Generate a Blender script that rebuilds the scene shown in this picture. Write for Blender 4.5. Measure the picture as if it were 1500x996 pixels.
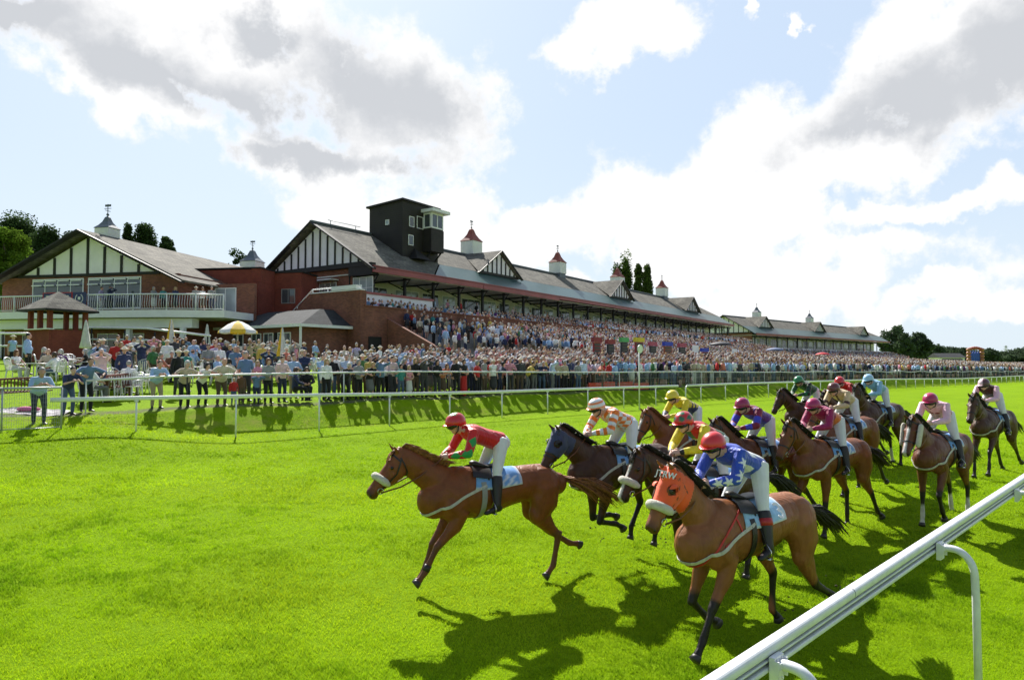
import bpy, bmesh, math, random
import numpy as np
from mathutils import Vector, Matrix, Euler, noise
R = math.radians
random.seed(7); np.random.seed(7)
for o in list(bpy.data.objects): bpy.data.objects.remove(o)
scene = bpy.context.scene
col = scene.collection
# ---------------------------------------------------------------- camera
CAMZ = 3.0; TILT = R(2.0); FPX = 1000.0
cam = bpy.data.objects.new('camera', bpy.data.cameras.new('camera')); col.objects.link(cam)
cam.location = (0, 0, CAMZ); cam.rotation_euler = (R(90) + TILT, 0, 0)
cam.data.lens = 24; cam.data.sensor_width = 36; cam.data.clip_start = 0.05; cam.data.clip_end = 6000
scene.camera = cam
# ---------------------------------------------------------------- light
SUN_AZ, SUN_EL = R(-20.5), R(42)                 # azimuth from +Y towards +X
EXPO = 1.0
sun = bpy.data.objects.new('sun', bpy.data.lights.new('sun', 'SUN')); col.objects.link(sun)
sd = Vector((math.sin(SUN_AZ)*math.cos(SUN_EL), math.cos(SUN_AZ)*math.cos(SUN_EL), math.sin(SUN_EL)))
sun.rotation_euler = sd.to_track_quat('Z', 'Y').to_euler()
sun.data.energy = 4.8; sun.data.angle = R(0.53); sun.data.color = (1.0, 0.955, 0.88)
scene.view_settings.view_transform = 'Standard'; scene.view_settings.look = 'None'
scene.view_settings.exposure = EXPO; scene.view_settings.gamma = 1
scene.view_settings.use_curve_mapping = False
scene.render.engine = 'CYCLES'; scene.render.resolution_x, scene.render.resolution_y = 1024, 680
scene.cycles.use_denoising = True
scene.cycles.max_bounces = 6; scene.cycles.transparent_max_bounces = 8
scene.cycles.diffuse_bounces = 3; scene.cycles.glossy_bounces = 2; scene.cycles.transmission_bounces = 3
scene.cycles.caustics_reflective = False; scene.cycles.caustics_refractive = False
scene.cycles.sample_clamp_indirect = 6

# ---- node helper
class NT:
    def __init__(s, nt): s.nt = nt; s.n = nt.nodes; s.l = nt.links
    def add(s, t, **kw):
        n = s.n.new(t)
        for k, v in kw.items():
            if k == 'ins':
                for a, b in v.items():
                    if isinstance(b, bpy.types.NodeSocket): s.l.new(b, n.inputs[a])
                    else: n.inputs[a].default_value = b
            else: setattr(n, k, v)
        return n
    def math(s, op, a, b=0.0, c=0.0, clamp=False):
        n = s.n.new('ShaderNodeMath'); n.operation = op; n.use_clamp = clamp
        for i, v in enumerate((a, b, c)):
            if isinstance(v, bpy.types.NodeSocket): s.l.new(v, n.inputs[i])
            else: n.inputs[i].default_value = v
        return n.outputs[0]
    def mix(s, f, a, b, bl='MIX'):
        n = s.n.new('ShaderNodeMix'); n.data_type = 'RGBA'; n.blend_type = bl
        for i, v in ((0, f), (6, a), (7, b)):
            if isinstance(v, bpy.types.NodeSocket): s.l.new(v, n.inputs[i])
            else: n.inputs[i].default_value = v if i == 0 else (tuple(v) + (1,))[:4]
        return n.outputs[2]
    def noise(s, vec, scale, detail=4, rough=.55, dist=0.0, out=0):
        n = s.n.new('ShaderNodeTexNoise')
        if vec is not None: s.l.new(vec, n.inputs['Vector'])
        n.inputs['Scale'].default_value = scale; n.inputs['Detail'].default_value = detail
        n.inputs['Roughness'].default_value = rough; n.inputs['Distortion'].default_value = dist
        return n.outputs[out]
    def ramp(s, f, stops):
        n = s.n.new('ShaderNodeValToRGB'); s.l.new(f, n.inputs[0])
        e = n.color_ramp.elements
        while len(e) < len(stops): e.new(.5)
        for i, (p, c) in enumerate(stops): e[i].position = p; e[i].color = (tuple(c) + (1,))[:4]
        return n.outputs[0]

# ---- sky: Nishita plus cumulus clouds laid out by azimuth and elevation
world = bpy.data.worlds.new('World'); scene.world = world; world.use_nodes = True
W = NT(world.node_tree); W.n.clear()
sky = W.add('ShaderNodeTexSky', sky_type='NISHITA', sun_disc=False, sun_elevation=SUN_EL, sun_rotation=SUN_AZ,
            air_density=1.0, dust_density=1.2, ozone_density=1.0, altitude=50)
tc = W.add('ShaderNodeTexCoord').outputs['Generated']
sep = W.add('ShaderNodeSeparateXYZ', ins={0: tc}).outputs
az = W.math('ARCTAN2', sep[0], sep[1]); el = W.math('ARCSINE', sep[2])
wn = W.noise(tc, 6.5, 12, .64, out=1)
wsep = W.add('ShaderNodeSeparateColor', ins={0: wn}).outputs
wn2 = W.noise(tc, 3.2, 7, .6, out=1); wsep2 = W.add('ShaderNodeSeparateColor', ins={0: wn2}).outputs
az2 = W.math('ADD', az, W.math('MULTIPLY', W.math('SUBTRACT', wsep2[0], .5), .50))
el2 = W.math('ADD', el, W.math('MULTIPLY', W.math('SUBTRACT', wsep2[1], .5), .30))
ae = W.add('ShaderNodeCombineXYZ', ins={0: az2, 1: el2}).outputs[0]
def sky_ae(px, py):
    x = (px-750)/FPX; z0 = (498-py)/FPX
    y = math.cos(TILT) - math.sin(TILT)*z0; z = math.sin(TILT) + math.cos(TILT)*z0
    return math.atan2(x, y), math.atan2(z, math.hypot(x, y))
def blobs(lst):
    acc = None
    for (px, py, rx, ry, rot) in lst:
        a, e = sky_ae(px, py); k = math.cos(math.atan((px-750)/1000))**2
        m = W.add('ShaderNodeMapping', vector_type='TEXTURE',
                  ins={0: ae, 1: (a, e, 0), 2: (0, 0, R(rot)), 3: (rx/1000*k**.5*.95, ry/1000*k**.5, 1)}).outputs[0]
        d = W.add('ShaderNodeVectorMath', operation='LENGTH', ins={0: m}).outputs['Value']
        v = W.math('SUBTRACT', 1.0, d)
        v = W.math('MAXIMUM', v, -1.2)
        acc = v if acc is None else W.math('SMOOTH_MAX', acc, v, .25)
    return acc
white = [(330, 60, 380, 110, -8), (560, 160, 240, 130, -5), (250, 150, 150, 60, -32), (470, 245, 230, 50, -4), (60, 25, 170, 60, 12),
         (905, 82, 92, 46, 5), (1130, 250, 260, 105, 14), (1330, 120, 230, 150, 30), (1000, 330, 230, 85, 4), (1480, 30, 160, 190, 10),
         (1150, 410, 330, 48, 3), (1420, 440, 150, 34, 6), (1385, 320, 95, 26, 10), (760, 350, 300, 34, 2), (1250, 280, 190, 60, 20),
         (1460, 275, 80, 40, 10), (1320, 385, 120, 26, 4), (600, 300, 150, 50, 0), (1060, 30, 40, 16, 60), (1120, 60, 26, 14, 50), (860, 430, 330, 40, 0),
         (-500, 150, 400, 160, 10), (2100, 200, 300, 160, 0)]
grey = [(530, 142, 190, 92, -6), (610, 150, 90, 80, 0), (400, 165, 150, 60, -20), (240, 105, 130, 46, -25), (430, 238, 130, 24, 0), (40, 15, 170, 55, 10), (370, 40, 80, 24, 0),
        (1330, 150, 190, 72, 22), (1430, 70, 130, 80, 40), (1260, 215, 100, 40, 10)]
wm = blobs(white)
fine = W.math('MULTIPLY', W.math('SUBTRACT', wsep[0], .5), 3.0)
micro = W.math('MULTIPLY', W.math('SUBTRACT', W.noise(tc, 24, 6, .6), .5), .2)
cloud = W.math('ADD', W.math('ADD', wm, fine), micro)
cmask = W.add('ShaderNodeMapRange', interpolation_type='SMOOTHSTEP', ins={0: cloud, 1: -.05, 2: .42}).outputs[0]
# clouds elsewhere in the sky (behind the camera and overhead)
gen = W.add('ShaderNodeMapRange', interpolation_type='SMOOTHSTEP', ins={0: W.noise(tc, 2.6, 8, .6), 1: .5, 2: .62}).outputs[0]
back = W.add('ShaderNodeMapRange', ins={0: sep[1], 1: .55, 2: .3}).outputs[0]
cmask = W.math('MAXIMUM', cmask, W.math('MULTIPLY', gen, back))
gm = W.math('ADD', blobs(grey), W.math('MULTIPLY', W.math('SUBTRACT', wsep[1], .5), 1.7))
gmask = W.add('ShaderNodeMapRange', interpolation_type='SMOOTHSTEP', ins={0: gm, 1: -.3, 2: .6}).outputs[0]
gmask = W.math('MULTIPLY', gmask, W.add('ShaderNodeMapRange', ins={0: cloud, 1: .1, 2: .45}).outputs[0])
ccol = W.mix(gmask, (6.8, 6.8, 6.82), (4.15, 4.3, 4.55))
front = W.add('ShaderNodeMapRange', ins={0: sep[1], 1: .05, 2: .55}).outputs[0]
skyc = W.mix(W.math('MULTIPLY', front, .85), sky.outputs[0], (4.3, 5.2, 6.4))
hz = W.add('ShaderNodeMapRange', interpolation_type='SMOOTHSTEP', ins={0: sep[2], 1: .34, 2: .0}).outputs[0]
skyc = W.mix(W.math('MULTIPLY', W.math('MULTIPLY', hz, front), .6), skyc, (5.4, 6.05, 6.3))
ccol = W.mix(W.add('ShaderNodeMapRange', ins={0: sep[1], 1: .45, 2: .1}).outputs[0], ccol, (3.2, 3.4, 3.7))
bgc = W.mix(cmask, skyc, ccol)
bg = W.add('ShaderNodeBackground', ins={0: bgc, 1: .078})
W.l.new(bg.outputs[0], W.add('ShaderNodeOutputWorld').inputs[0])
world.cycles.sampling_method = 'MANUAL'; world.cycles.sample_map_resolution = 512

# ---------------------------------------------------------------- helpers
def at(px, py, Y):
    """point at depth Y seen at photo pixel (px, py)"""
    x = (px-750)/FPX; z0 = (498-py)/FPX
    y = math.cos(TILT) - math.sin(TILT)*z0; z = math.sin(TILT) + math.cos(TILT)*z0
    return Vector((x/y*Y, Y, CAMZ + z/y*Y))
U2 = Vector((.725, .689)); N2 = Vector((-.689, .725))   # along and across the course
def lerp_tab(tab, v):
    if v <= tab[0][0]: return tab[0][1]
    for (a, b), (c, d) in zip(tab, tab[1:]):
        if v <= c: return b + (d-b)*(v-a)/(c-a)
    return tab[-1][1]
def sm(x): x = max(0., min(1., x)); return x*x*(3-2*x)
BANK = [(-300, 0), (21.4, 0), (21.9, .05), (23.25, .74), (23.8, .79), (36.5, 1.85), (50, 2.45), (60, 2.7), (110, 2.9), (400, 2.9)]
def gz(X, Y):
    s = -.689*X + .725*Y; t = .725*X + .689*Y
    f = max(0., min(1., (s-2)/19.4))
    z = .72*f**1.4 + .46*sm((t-10)/8)*(1-f)
    wob = 1 + .07*math.sin(t*.9)*(1 if 21.5 < s < 24 else 0)
    z += lerp_tab(BANK, s)*wob
    return z - min(1.0, max(0., (t-60)*.0075))*min(1, .35+f)
def st(s, t): return (-.689*s + .725*t, .725*s + .689*t)
def gpt(px, Y):
    X = (px-750)/FPX*Y*1.0; return Vector((X, Y, gz(X, Y)))

class MB:
    """collects faces and links them as ONE mesh object"""
    def __init__(s, M=None): s.v = []; s.f = []; s.m = []; s.M = M; s.mi = 0; s.sm = []
    def pts(s, ps):
        b = len(s.v)
        for p in ps:
            p = Vector(p); s.v.append(s.M @ p if s.M is not None else p)
        return b
    def face(s, idx, smooth=False): s.f.append(tuple(idx)); s.m.append(s.mi); s.sm.append(smooth)
    def poly(s, ps, smooth=False):
        b = s.pts(ps); s.face(range(b, b+len(ps)), smooth)
    def box(s, x0, x1, y0, y1, z0, z1):
        b = s.pts([(x0,y0,z0),(x1,y0,z0),(x1,y1,z0),(x0,y1,z0),(x0,y0,z1),(x1,y0,z1),(x1,y1,z1),(x0,y1,z1)])
        for q in ((0,3,2,1),(4,5,6,7),(0,1,5,4),(1,2,6,5),(2,3,7,6),(3,0,4,7)): s.face([b+i for i in q])
    def cbox(s, c, d, rz=0):
        M = Matrix.Translation(Vector(c)) @ Matrix.Rotation(rz, 4, 'Z')
        hx, hy, hz_ = d[0]/2, d[1]/2, d[2]/2
        b = s.pts([M @ Vector((x*hx, y*hy, z*hz_)) for z in (-1,1) for x, y in ((-1,-1),(1,-1),(1,1),(-1,1))])
        for q in ((0,3,2,1),(4,5,6,7),(0,1,5,4),(1,2,6,5),(2,3,7,6),(3,0,4,7)): s.face([b+i for i in q])
    def prism(s, poly, off):
        """closed extrusion of polygon (list of 3d points) by vector off"""
        n = len(poly); off = Vector(off)
        b = s.pts(poly); c = s.pts([Vector(p)+off for p in poly])
        s.face([b+i for i in range(n)]); s.face([c+n-1-i for i in range(n)])
        for i in range(n):
            j = (i+1) % n; s.face((b+j, b+i, c+i, c+j))
    def bar(s, p, q, w, h=None, up=(0,0,1)):
        """rectangular bar from p to q"""
        h = h or w; p = Vector(p); q = Vector(q); d = (q-p).normalized(); u = Vector(up)
        if abs(d.dot(u)) > .97: u = Vector((1, 0, 0))
        a = d.cross(u).normalized()*w/2; c = a.cross(d).normalized()*h/2
        b = s.pts([p-a-c, p+a-c, p+a+c, p-a+c, q-a-c, q+a-c, q+a+c, q-a+c])
        for r in ((0,3,2,1),(4,5,6,7),(0,1,5,4),(1,2,6,5),(2,3,7,6),(3,0,4,7)): s.face([b+i for i in r])
    def loft(s, rings, caps=True, smooth=True, closed=True):
        n = len(rings[0]); bs = [s.pts(r) for r in rings]
        for a, b in zip(bs, bs[1:]):
            for i in range(n if closed else n-1):
                j = (i+1) % n; s.face((a+i, a+j, b+j, b+i), smooth)
        if caps and closed:
            s.face([bs[0]+n-1-i for i in range(n)], smooth); s.face([bs[-1]+i for i in range(n)], smooth)
    def tube(s, pts_, rad, n=8, side=None, caps=True):
        """rad: number or list of r or (r_side, r_up)"""
        P = [Vector(p) for p in pts_]; rings = []
        if not isinstance(rad, (list, tuple)): rad = [rad]*len(P)
        ref = Vector(side) if side is not None else None
        for i, p in enumerate(P):
            d = (P[min(i+1, len(P)-1)] - P[max(i-1, 0)]).normalized()
            if ref is None: ref = d.orthogonal()
            a = (ref - d*ref.dot(d))
            a = a.normalized() if a.length > 1e-5 else d.orthogonal().normalized()
            if side is None: ref = a
            b = d.cross(a)
            r = rad[i]; ra, rb = (r if isinstance(r, (tuple, list)) else (r, r))
            rings.append([p + a*ra*math.cos(2*math.pi*k/n) + b*rb*math.sin(2*math.pi*k/n) for k in range(n)])
        s.loft(rings, caps)
    def capsule(s, pts_, rad, n=12, side=None):
        """tube with rounded ends (for voxel unions)"""
        P = [Vector(p) for p in pts_]
        if not isinstance(rad, (list, tuple)): rad = [rad]*len(P)
        def rr(r, k): return (r[0]*k, r[1]*k) if isinstance(r, (tuple, list)) else r*k
        def mx(r): return max(r) if isinstance(r, (tuple, list)) else r
        d0 = (P[0]-P[1]).normalized(); d1 = (P[-1]-P[-2]).normalized()
        q = []; qr = []
        for a in (75, 50, 25): q.append(P[0] + d0*mx(rad[0])*math.sin(R(a))); qr.append(rr(rad[0], math.cos(R(a))))
        q += P; qr += list(rad)
        for a in (25, 50, 75): q.append(P[-1] + d1*mx(rad[-1])*math.sin(R(a))); qr.append(rr(rad[-1], math.cos(R(a))))
        s.tube(q, qr, n, side)
    def ball(s, c, r, n=12, M=None):
        c = Vector(c); r = r if isinstance(r, (tuple, list)) else (r, r, r)
        rings = []
        for i in range(1, n//2):
            th = math.pi*i/(n//2)
            rings.append([Vector((r[0]*math.sin(th)*math.cos(2*math.pi*k/n), r[1]*math.sin(th)*math.sin(2*math.pi*k/n), -r[2]*math.cos(th))) for k in range(n)])
        T = (M.to_3x3() if M is not None else Matrix.Identity(3))
        rings = [[c + T @ p for p in rg] for rg in rings]
        bs = [s.pts(rg) for rg in rings]
        for a, b in zip(bs, bs[1:]):
            for i in range(n): j = (i+1) % n; s.face((a+i, a+j, b+j, b+i), True)
        lo = s.pts([c + T @ Vector((0, 0, -r[2]))]); hi = s.pts([c + T @ Vector((0, 0, r[2]))])
        for i in range(n):
            j = (i+1) % n; s.face((lo, bs[0]+j, bs[0]+i), True); s.face((hi, bs[-1]+i, bs[-1]+j), True)
    def lathe(s, prof, c=(0,0,0), n=16, smooth=True, rot=0):
        c = Vector(c)
        rings = [[c + Vector((r*math.cos(2*math.pi*k/n+rot), r*math.sin(2*math.pi*k/n+rot), z)) for k in range(n)] for r, z in prof]
        s.loft(rings, True, smooth)
    def mesh(s, name, mats):
        me = bpy.data.meshes.new(name)
        me.from_pydata([tuple(v) for v in s.v], [], s.f)
        mats = mats if isinstance(mats, (list, tuple)) else [mats]
        for m in mats: me.materials.append(m)
        me.polygons.foreach_set('material_index', s.m); me.polygons.foreach_set('use_smooth', s.sm)
        add_uv(me); me.update(); return me
    def build(s, name, mats, parent=None):
        me = s.mesh(name, mats)
        return link(name, me, parent)
def add_uv(me):
    nl = len(me.loops)
    if not nl: return
    uv = me.uv_layers.new(name='UVMap')
    co = np.empty(len(me.vertices)*3, 'f'); me.vertices.foreach_get('co', co); co = co.reshape(-1, 3)
    vi = np.empty(nl, 'i'); me.loops.foreach_get('vertex_index', vi)
    nrm = np.empty(len(me.polygons)*3, 'f'); me.polygons.foreach_get('normal', nrm); nrm = nrm.reshape(-1, 3)
    lt = np.empty(len(me.polygons), 'i'); me.polygons.foreach_get('loop_total', lt)
    N = np.repeat(nrm, lt, axis=0); P = co[vi]
    h = np.stack([-N[:, 1], N[:, 0], np.zeros(nl)], 1); L = np.linalg.norm(h, axis=1, keepdims=True)
    h = np.where(L > .05, h/np.maximum(L, 1e-6), np.array([[1., 0, 0]])); v = np.cross(N, h)
    uvs = np.stack([(P*h).sum(1), (P*v).sum(1)], 1).astype('f')
    uv.data.foreach_set('uv', uvs.ravel())
def link(name, data, parent=None, M=None):
    o = bpy.data.objects.new(name, data); col.objects.link(o)
    if parent is not None: o.parent = parent
    if M is not None: o.matrix_basis = M
    return o
def tag(o, label=None, cat=None, group=None, kind=None):
    for k, v in (('label', label), ('category', cat), ('group', group), ('kind', kind)):
        if v: o[k] = v
    return o
def thing(name, label, cat, M=None, group=None):
    o = bpy.data.objects.new(name, None); col.objects.link(o); o.empty_display_size = .2
    if M is not None: o.matrix_basis = M
    return tag(o, label, cat, group)
def copy_tree(o, parent=None):
    c = o.copy(); col.objects.link(c)
    if parent is not None: c.parent = parent
    for ch in o.children: copy_tree(ch, c)
    return c
TM = Matrix.Translation
def RZ(a): return Matrix.Rotation(a, 4, 'Z')
def voxel_union(mb, name, vox, smooth=2, mats=()):
    """voxel-remesh overlapping shells into one continuous surface"""
    me = bpy.data.meshes.new(name+'_t'); me.from_pydata([tuple(v) for v in mb.v], [], mb.f)
    o = bpy.data.objects.new(name+'_t', me); col.objects.link(o)
    r = o.modifiers.new('r', 'REMESH'); r.mode = 'VOXEL'; r.voxel_size = vox; r.use_smooth_shade = True
    if smooth:
        k = o.modifiers.new('s', 'SMOOTH'); k.factor = .5; k.iterations = smooth
    dg = bpy.context.evaluated_depsgraph_get(); dg.update()
    out = bpy.data.meshes.new_from_object(o.evaluated_get(dg)); out.name = name
    bpy.data.objects.remove(o); bpy.data.meshes.remove(me)
    out.materials.clear()
    for m in mats: out.materials.append(m)
    out.polygons.foreach_set('use_smooth', [True]*len(out.polygons))
    return out
def mesh_co(me):
    co = np.empty(len(me.vertices)*3, 'f'); me.vertices.foreach_get('co', co); return co.reshape(-1, 3)
def vcol(me, cols, name='Col'):
    a = me.color_attributes.new(name, 'FLOAT_COLOR', 'POINT')
    c = np.ones((len(me.vertices), 4), 'f'); c[:, :3] = cols; a.data.foreach_set('color', c.ravel())

# ---------------------------------------------------------------- materials
MATS = {}
def mat(name, c, rough=.6, var=.12, scale=6, metal=0, bump=0, bscale=40, spec=.5, c2=None, coat=0, sheen=0):
    if name in MATS: return MATS[name]
    m = bpy.data.materials.new(name); m.use_nodes = True; T = NT(m.node_tree); b = T.n['Principled BSDF']
    tcn = T.add('ShaderNodeTexCoord').outputs['Object']
    n = T.noise(tcn, scale, 5, .6)
    d = c2 or tuple(x*(1-var*2) for x in c)
    T.l.new(T.mix(T.ramp(n, [(.3, (0,)*3), (.7, (1,)*3)]), d, c), b.inputs['Base Color'])
    b.inputs['Roughness'].default_value = rough; b.inputs['Metallic'].default_value = metal
    b.inputs['Specular IOR Level'].default_value = spec
    if coat: b.inputs['Coat Weight'].default_value = coat
    if sheen: b.inputs['Sheen Weight'].default_value = sheen
    if bump:
        bp = T.add('ShaderNodeBump', ins={'Height': T.noise(tcn, bscale, 3), 'Strength': bump, 'Distance': .02})
        T.l.new(bp.outputs[0], b.inputs['Normal'])
    MATS[name] = m; return m
def attr_mat(name, rough=.6, spec=.4, bdist=.01, coat=0, var=.15, scale=20, bump=.0, sheen=0, bscale=60, attr='Col'):
    if name in MATS: return MATS[name]
    m = bpy.data.materials.new(name); m.use_nodes = True; T = NT(m.node_tree); b = T.n['Principled BSDF']
    a = T.add('ShaderNodeAttribute', attribute_name=attr).outputs[0]
    tcn = T.add('ShaderNodeTexCoord').outputs['Object']
    n = T.noise(tcn, scale, 4)
    dk = T.mix(1.0, a, (1-2*var,)*3, 'MULTIPLY')
    T.l.new(T.mix(T.ramp(n, [(.3, (0,)*3), (.7, (1,)*3)]), dk, a), b.inputs['Base Color'])
    b.inputs['Roughness'].default_value = rough; b.inputs['Specular IOR Level'].default_value = spec
    b.inputs['Coat Weight'].default_value = coat; b.inputs['Coat Roughness'].default_value = .35
    b.inputs['Sheen Weight'].default_value = sheen
    if bump:
        hv = T.noise(T.add('ShaderNodeMapping', ins={0: tcn, 3: (1, 1, .6)}).outputs[0], bscale, 3, .5, 1.5)
        bp = T.add('ShaderNodeBump', ins={'Height': hv, 'Strength': bump, 'Distance': bdist})
        T.l.new(bp.outputs[0], b.inputs['Normal'])
    MATS[name] = m; return m
def brick_mat(name, c1, c2, mortar, scale=1.0, rough=.85, w=.225, h=.075, ms=.01, off=.5, var=.35, bump=.3):
    m = bpy.data.materials.new(name); m.use_nodes = True; T = NT(m.node_tree); b = T.n['Principled BSDF']
    uv = T.add('ShaderNodeTexCoord').outputs['UV']
    br = T.add('ShaderNodeTexBrick', offset=off, ins={'Vector': uv, 'Color1': c1+(1,), 'Color2': c2+(1,), 'Mortar': mortar+(1,), 'Scale': scale,
               'Mortar Size': ms, 'Brick Width': w, 'Row Height': h, 'Bias': 0.0})
    n = T.noise(T.add('ShaderNodeTexCoord').outputs['Object'], .55, 5, .65)
    n2 = T.noise(uv, 7, 3, .6)
    c = T.mix(T.ramp(n, [(.35, (0,)*3), (.7, (1,)*3)]), T.mix(1., br.outputs[0], (1-var,)*3, 'MULTIPLY'), br.outputs[0])
    c = T.mix(T.math('MULTIPLY', n2, .35), c, T.mix(1., c, (.6, .6, .6), 'MULTIPLY'))
    T.l.new(c, b.inputs['Base Color']); b.inputs['Roughness'].default_value = rough; b.inputs['Specular IOR Level'].default_value = .25
    bp = T.add('ShaderNodeBump', ins={'Height': br.outputs['Fac'], 'Strength': bump, 'Distance': .01}); bp.invert = True
    T.l.new(bp.outputs[0], b.inputs['Normal'])
    MATS[name] = m; return m
def glass_mat(name, c=(.03, .035, .04), rough=.05):
    m = bpy.data.materials.new(name); m.use_nodes = True; T = NT(m.node_tree); b = T.n['Principled BSDF']
    n = T.noise(T.add('ShaderNodeTexCoord').outputs['Object'], .8, 3)
    T.l.new(T.mix(n, c, tuple(x*3+.02 for x in c)), b.inputs['Base Color'])
    b.inputs['Roughness'].default_value = rough; b.inputs['Specular IOR Level'].default_value = .8
    MATS[name] = m; return m
brick = brick_mat('red_brick', (.36, .125, .075), (.22, .075, .05), (.22, .16, .13), ms=.008)
brickp = brick_mat('painted_brick', (.31, .080, .052), (.25, .065, .045), (.2, .05, .035), ms=.006, bump=.5)
slate = brick_mat('slate_roof', (.27, .25, .205), (.15, .14, .12), (.08, .075, .07), w=.45, h=.26, ms=.014, var=.45, rough=.95)
slated = brick_mat('dark_slate', (.075, .08, .085), (.055, .058, .063), (.03, .03, .03), w=.4, h=.24, ms=.012, var=.3, rough=.95)
white_p = mat('white_paint', (.80, .80, .80), .5, .06, 2)
render_w = mat('white_render', (.86, .81, .88), .8, .06, 1.2)
timber = mat('black_timber', (.022, .02, .02), .6, .1, 3, spec=.3)
clad = brick_mat('dark_cladding', (.040, .034, .030), (.036, .031, .028), (.02, .018, .016), w=6, h=.2, ms=.012, rough=.6)
redp = mat('red_fascia', (.34, .075, .075), .5, .15, .6)
greens = brick_mat('green_metal_roof', (.07, .13, .125), (.06, .12, .11), (.16, .22, .21), w=.5, h=60, ms=.035, rough=.35, off=0, var=.2)
lead = mat('lead_grey', (.12, .14, .17), .5, .15, 1.5)
redt = mat('red_tile', (.30, .07, .05), .7, .2, 3)
glass = glass_mat('window_glass'); glass_l = glass_mat('pale_glass', (.16, .18, .19), .08)
conc = mat('concrete', (.33, .32, .30), .9, .15, 2)
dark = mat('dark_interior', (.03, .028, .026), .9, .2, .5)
cream_i = mat('interior_cream', (.68, .66, .60), .8, .15, .6)
railw = mat('rail_white', (.80, .81, .82), .38, .09, 9, coat=.2)
galv = mat('galvanised', (.42, .45, .46), .45, .12, 5, metal=.3)
plw = mat('white_plastic', (.78, .78, .78), .4, .04, 3)
# ---------------------------------------------------------------- ground
_gz0 = gz
def gz(X, Y):
    s = -.689*X + .725*Y; t = .725*X + .689*Y
    z = _gz0(X, Y)
    if t < 9 and s > 17: z += .5*sm((8.6-t)/4.5)*sm((s-17.5)/4)*(1-sm((s-21.6)/1.8))
    return z
def turf_material():
    m = bpy.data.materials.new('turf'); m.use_nodes = True; T = NT(m.node_tree); b = T.n['Principled BSDF']
    co = T.add('ShaderNodeTexCoord').outputs['Object']
    rot = T.add('ShaderNodeMapping', ins={0: co, 2: (0, 0, -math.atan2(.689, .725)), 3: (1, 1, 1)}).outputs[0]
    sx = T.add('ShaderNodeSeparateXYZ', ins={0: rot}).outputs
    n1 = T.noise(co, .22, 5, .6); n2 = T.noise(co, 1.6, 6, .7); n3 = T.noise(co, 14, 5, .75)
    st_ = T.noise(T.add('ShaderNodeMapping', ins={0: rot, 3: (.12, 1.1, 1)}).outputs[0], 1.0, 4, .6)
    c = T.mix(T.ramp(n1, [(.3, (0,)*3), (.7, (1,)*3)]), (.155, .285, .004), (.205, .335, .005))
    c = T.mix(T.math('MULTIPLY', T.ramp(n2, [(.35, (0,)*3), (.75, (1,)*3)]), .5), c, (.24, .35, .008))
    c = T.mix(T.math('MULTIPLY', T.ramp(st_, [(.4, (0,)*3), (.7, (1,)*3)]), .35), c, (.115, .215, .004))
    c = T.mix(T.math('MULTIPLY', T.ramp(n3, [(.38, (1,)*3), (.52, (0,)*3)]), .45), c, (.09, .165, .003))
    # worn, dry patches on the bank between the running rail and the public rail
    bank = T.math('MULTIPLY', T.add('ShaderNodeMapRange', ins={0: sx[1], 1: 21.3, 2: 21.8}).outputs[0],
                  T.add('ShaderNodeMapRange', ins={0: sx[1], 1: 24.6, 2: 24.0}).outputs[0])
    dry = T.ramp(T.noise(co, 1.3, 6, .7), [(.5, (0,)*3), (.68, (1,)*3)])
    c = T.mix(T.math('MULTIPLY', T.math('MULTIPLY', bank, dry), .55), c, (.30, .27, .07))
    # worn earth strip under the public rail
    edge = T.math('MULTIPLY', T.add('ShaderNodeMapRange', ins={0: sx[1], 1: 23.45, 2: 23.7}).outputs[0],
                  T.add('ShaderNodeMapRange', ins={0: sx[1], 1: 24.5, 2: 24.1}).outputs[0])
    c = T.mix(T.math('MULTIPLY', edge, T.ramp(T.noise(co, 3, 4), [(.35, (.3,)*3), (.6, (1,)*3)])), c, (.13, .12, .09))
    T.l.new(c, b.inputs['Base Color']); b.inputs['Roughness'].default_value = .8; b.inputs['Specular IOR Level'].default_value = .02
    h = T.math('ADD', T.math('MULTIPLY', n3, .6), T.noise(co, 55, 3, .7))
    bp = T.add('ShaderNodeBump', ins={'Height': h, 'Strength': .9, 'Distance': .035})
    T.l.new(bp.outputs[0], b.inputs['Normal']); MATS['turf'] = m; return m
turf = turf_material()
def build_ground():
    S = [-900, -300, -100, -40, -15, -5, 0, 1.9] + [2+.5*i for i in range(39)] + [21.4, 21.9, 22.2, 22.5, 22.8, 23.1, 23.25, 23.5, 23.8,
         26, 29, 33, 36.5, 40, 45, 50, 60, 80, 110, 160, 250, 400, 800, 1800]
    T_ = [-600, -200, -100, -60] + [x*.5 - 40 for x in range(0, 260)] + list(range(90, 140, 4)) + list(range(140, 300, 10)) + [330, 400, 500, 700, 1000, 1600, 3000]
    v = []; f = []
    for s in S:
        for t in T_:
            x, y = st(s, t); v.append((x, y, gz(x, y)))
    n = len(T_)
    for i in range(len(S)-1):
        for j in range(n-1): f.append((i*n+j, i*n+j+1, (i+1)*n+j+1, (i+1)*n+j))
    me = bpy.data.meshes.new('ground'); me.from_pydata(v, [], f); me.materials.append(turf)
    me.polygons.foreach_set('use_smooth', [True]*len(f)); me.flip_normals() if me.polygons[0].normal.z < 0 else None
    tag(link('ground', me), 'bright green turf of the racecourse and the lawns', None, None, 'structure')
build_ground()

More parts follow.
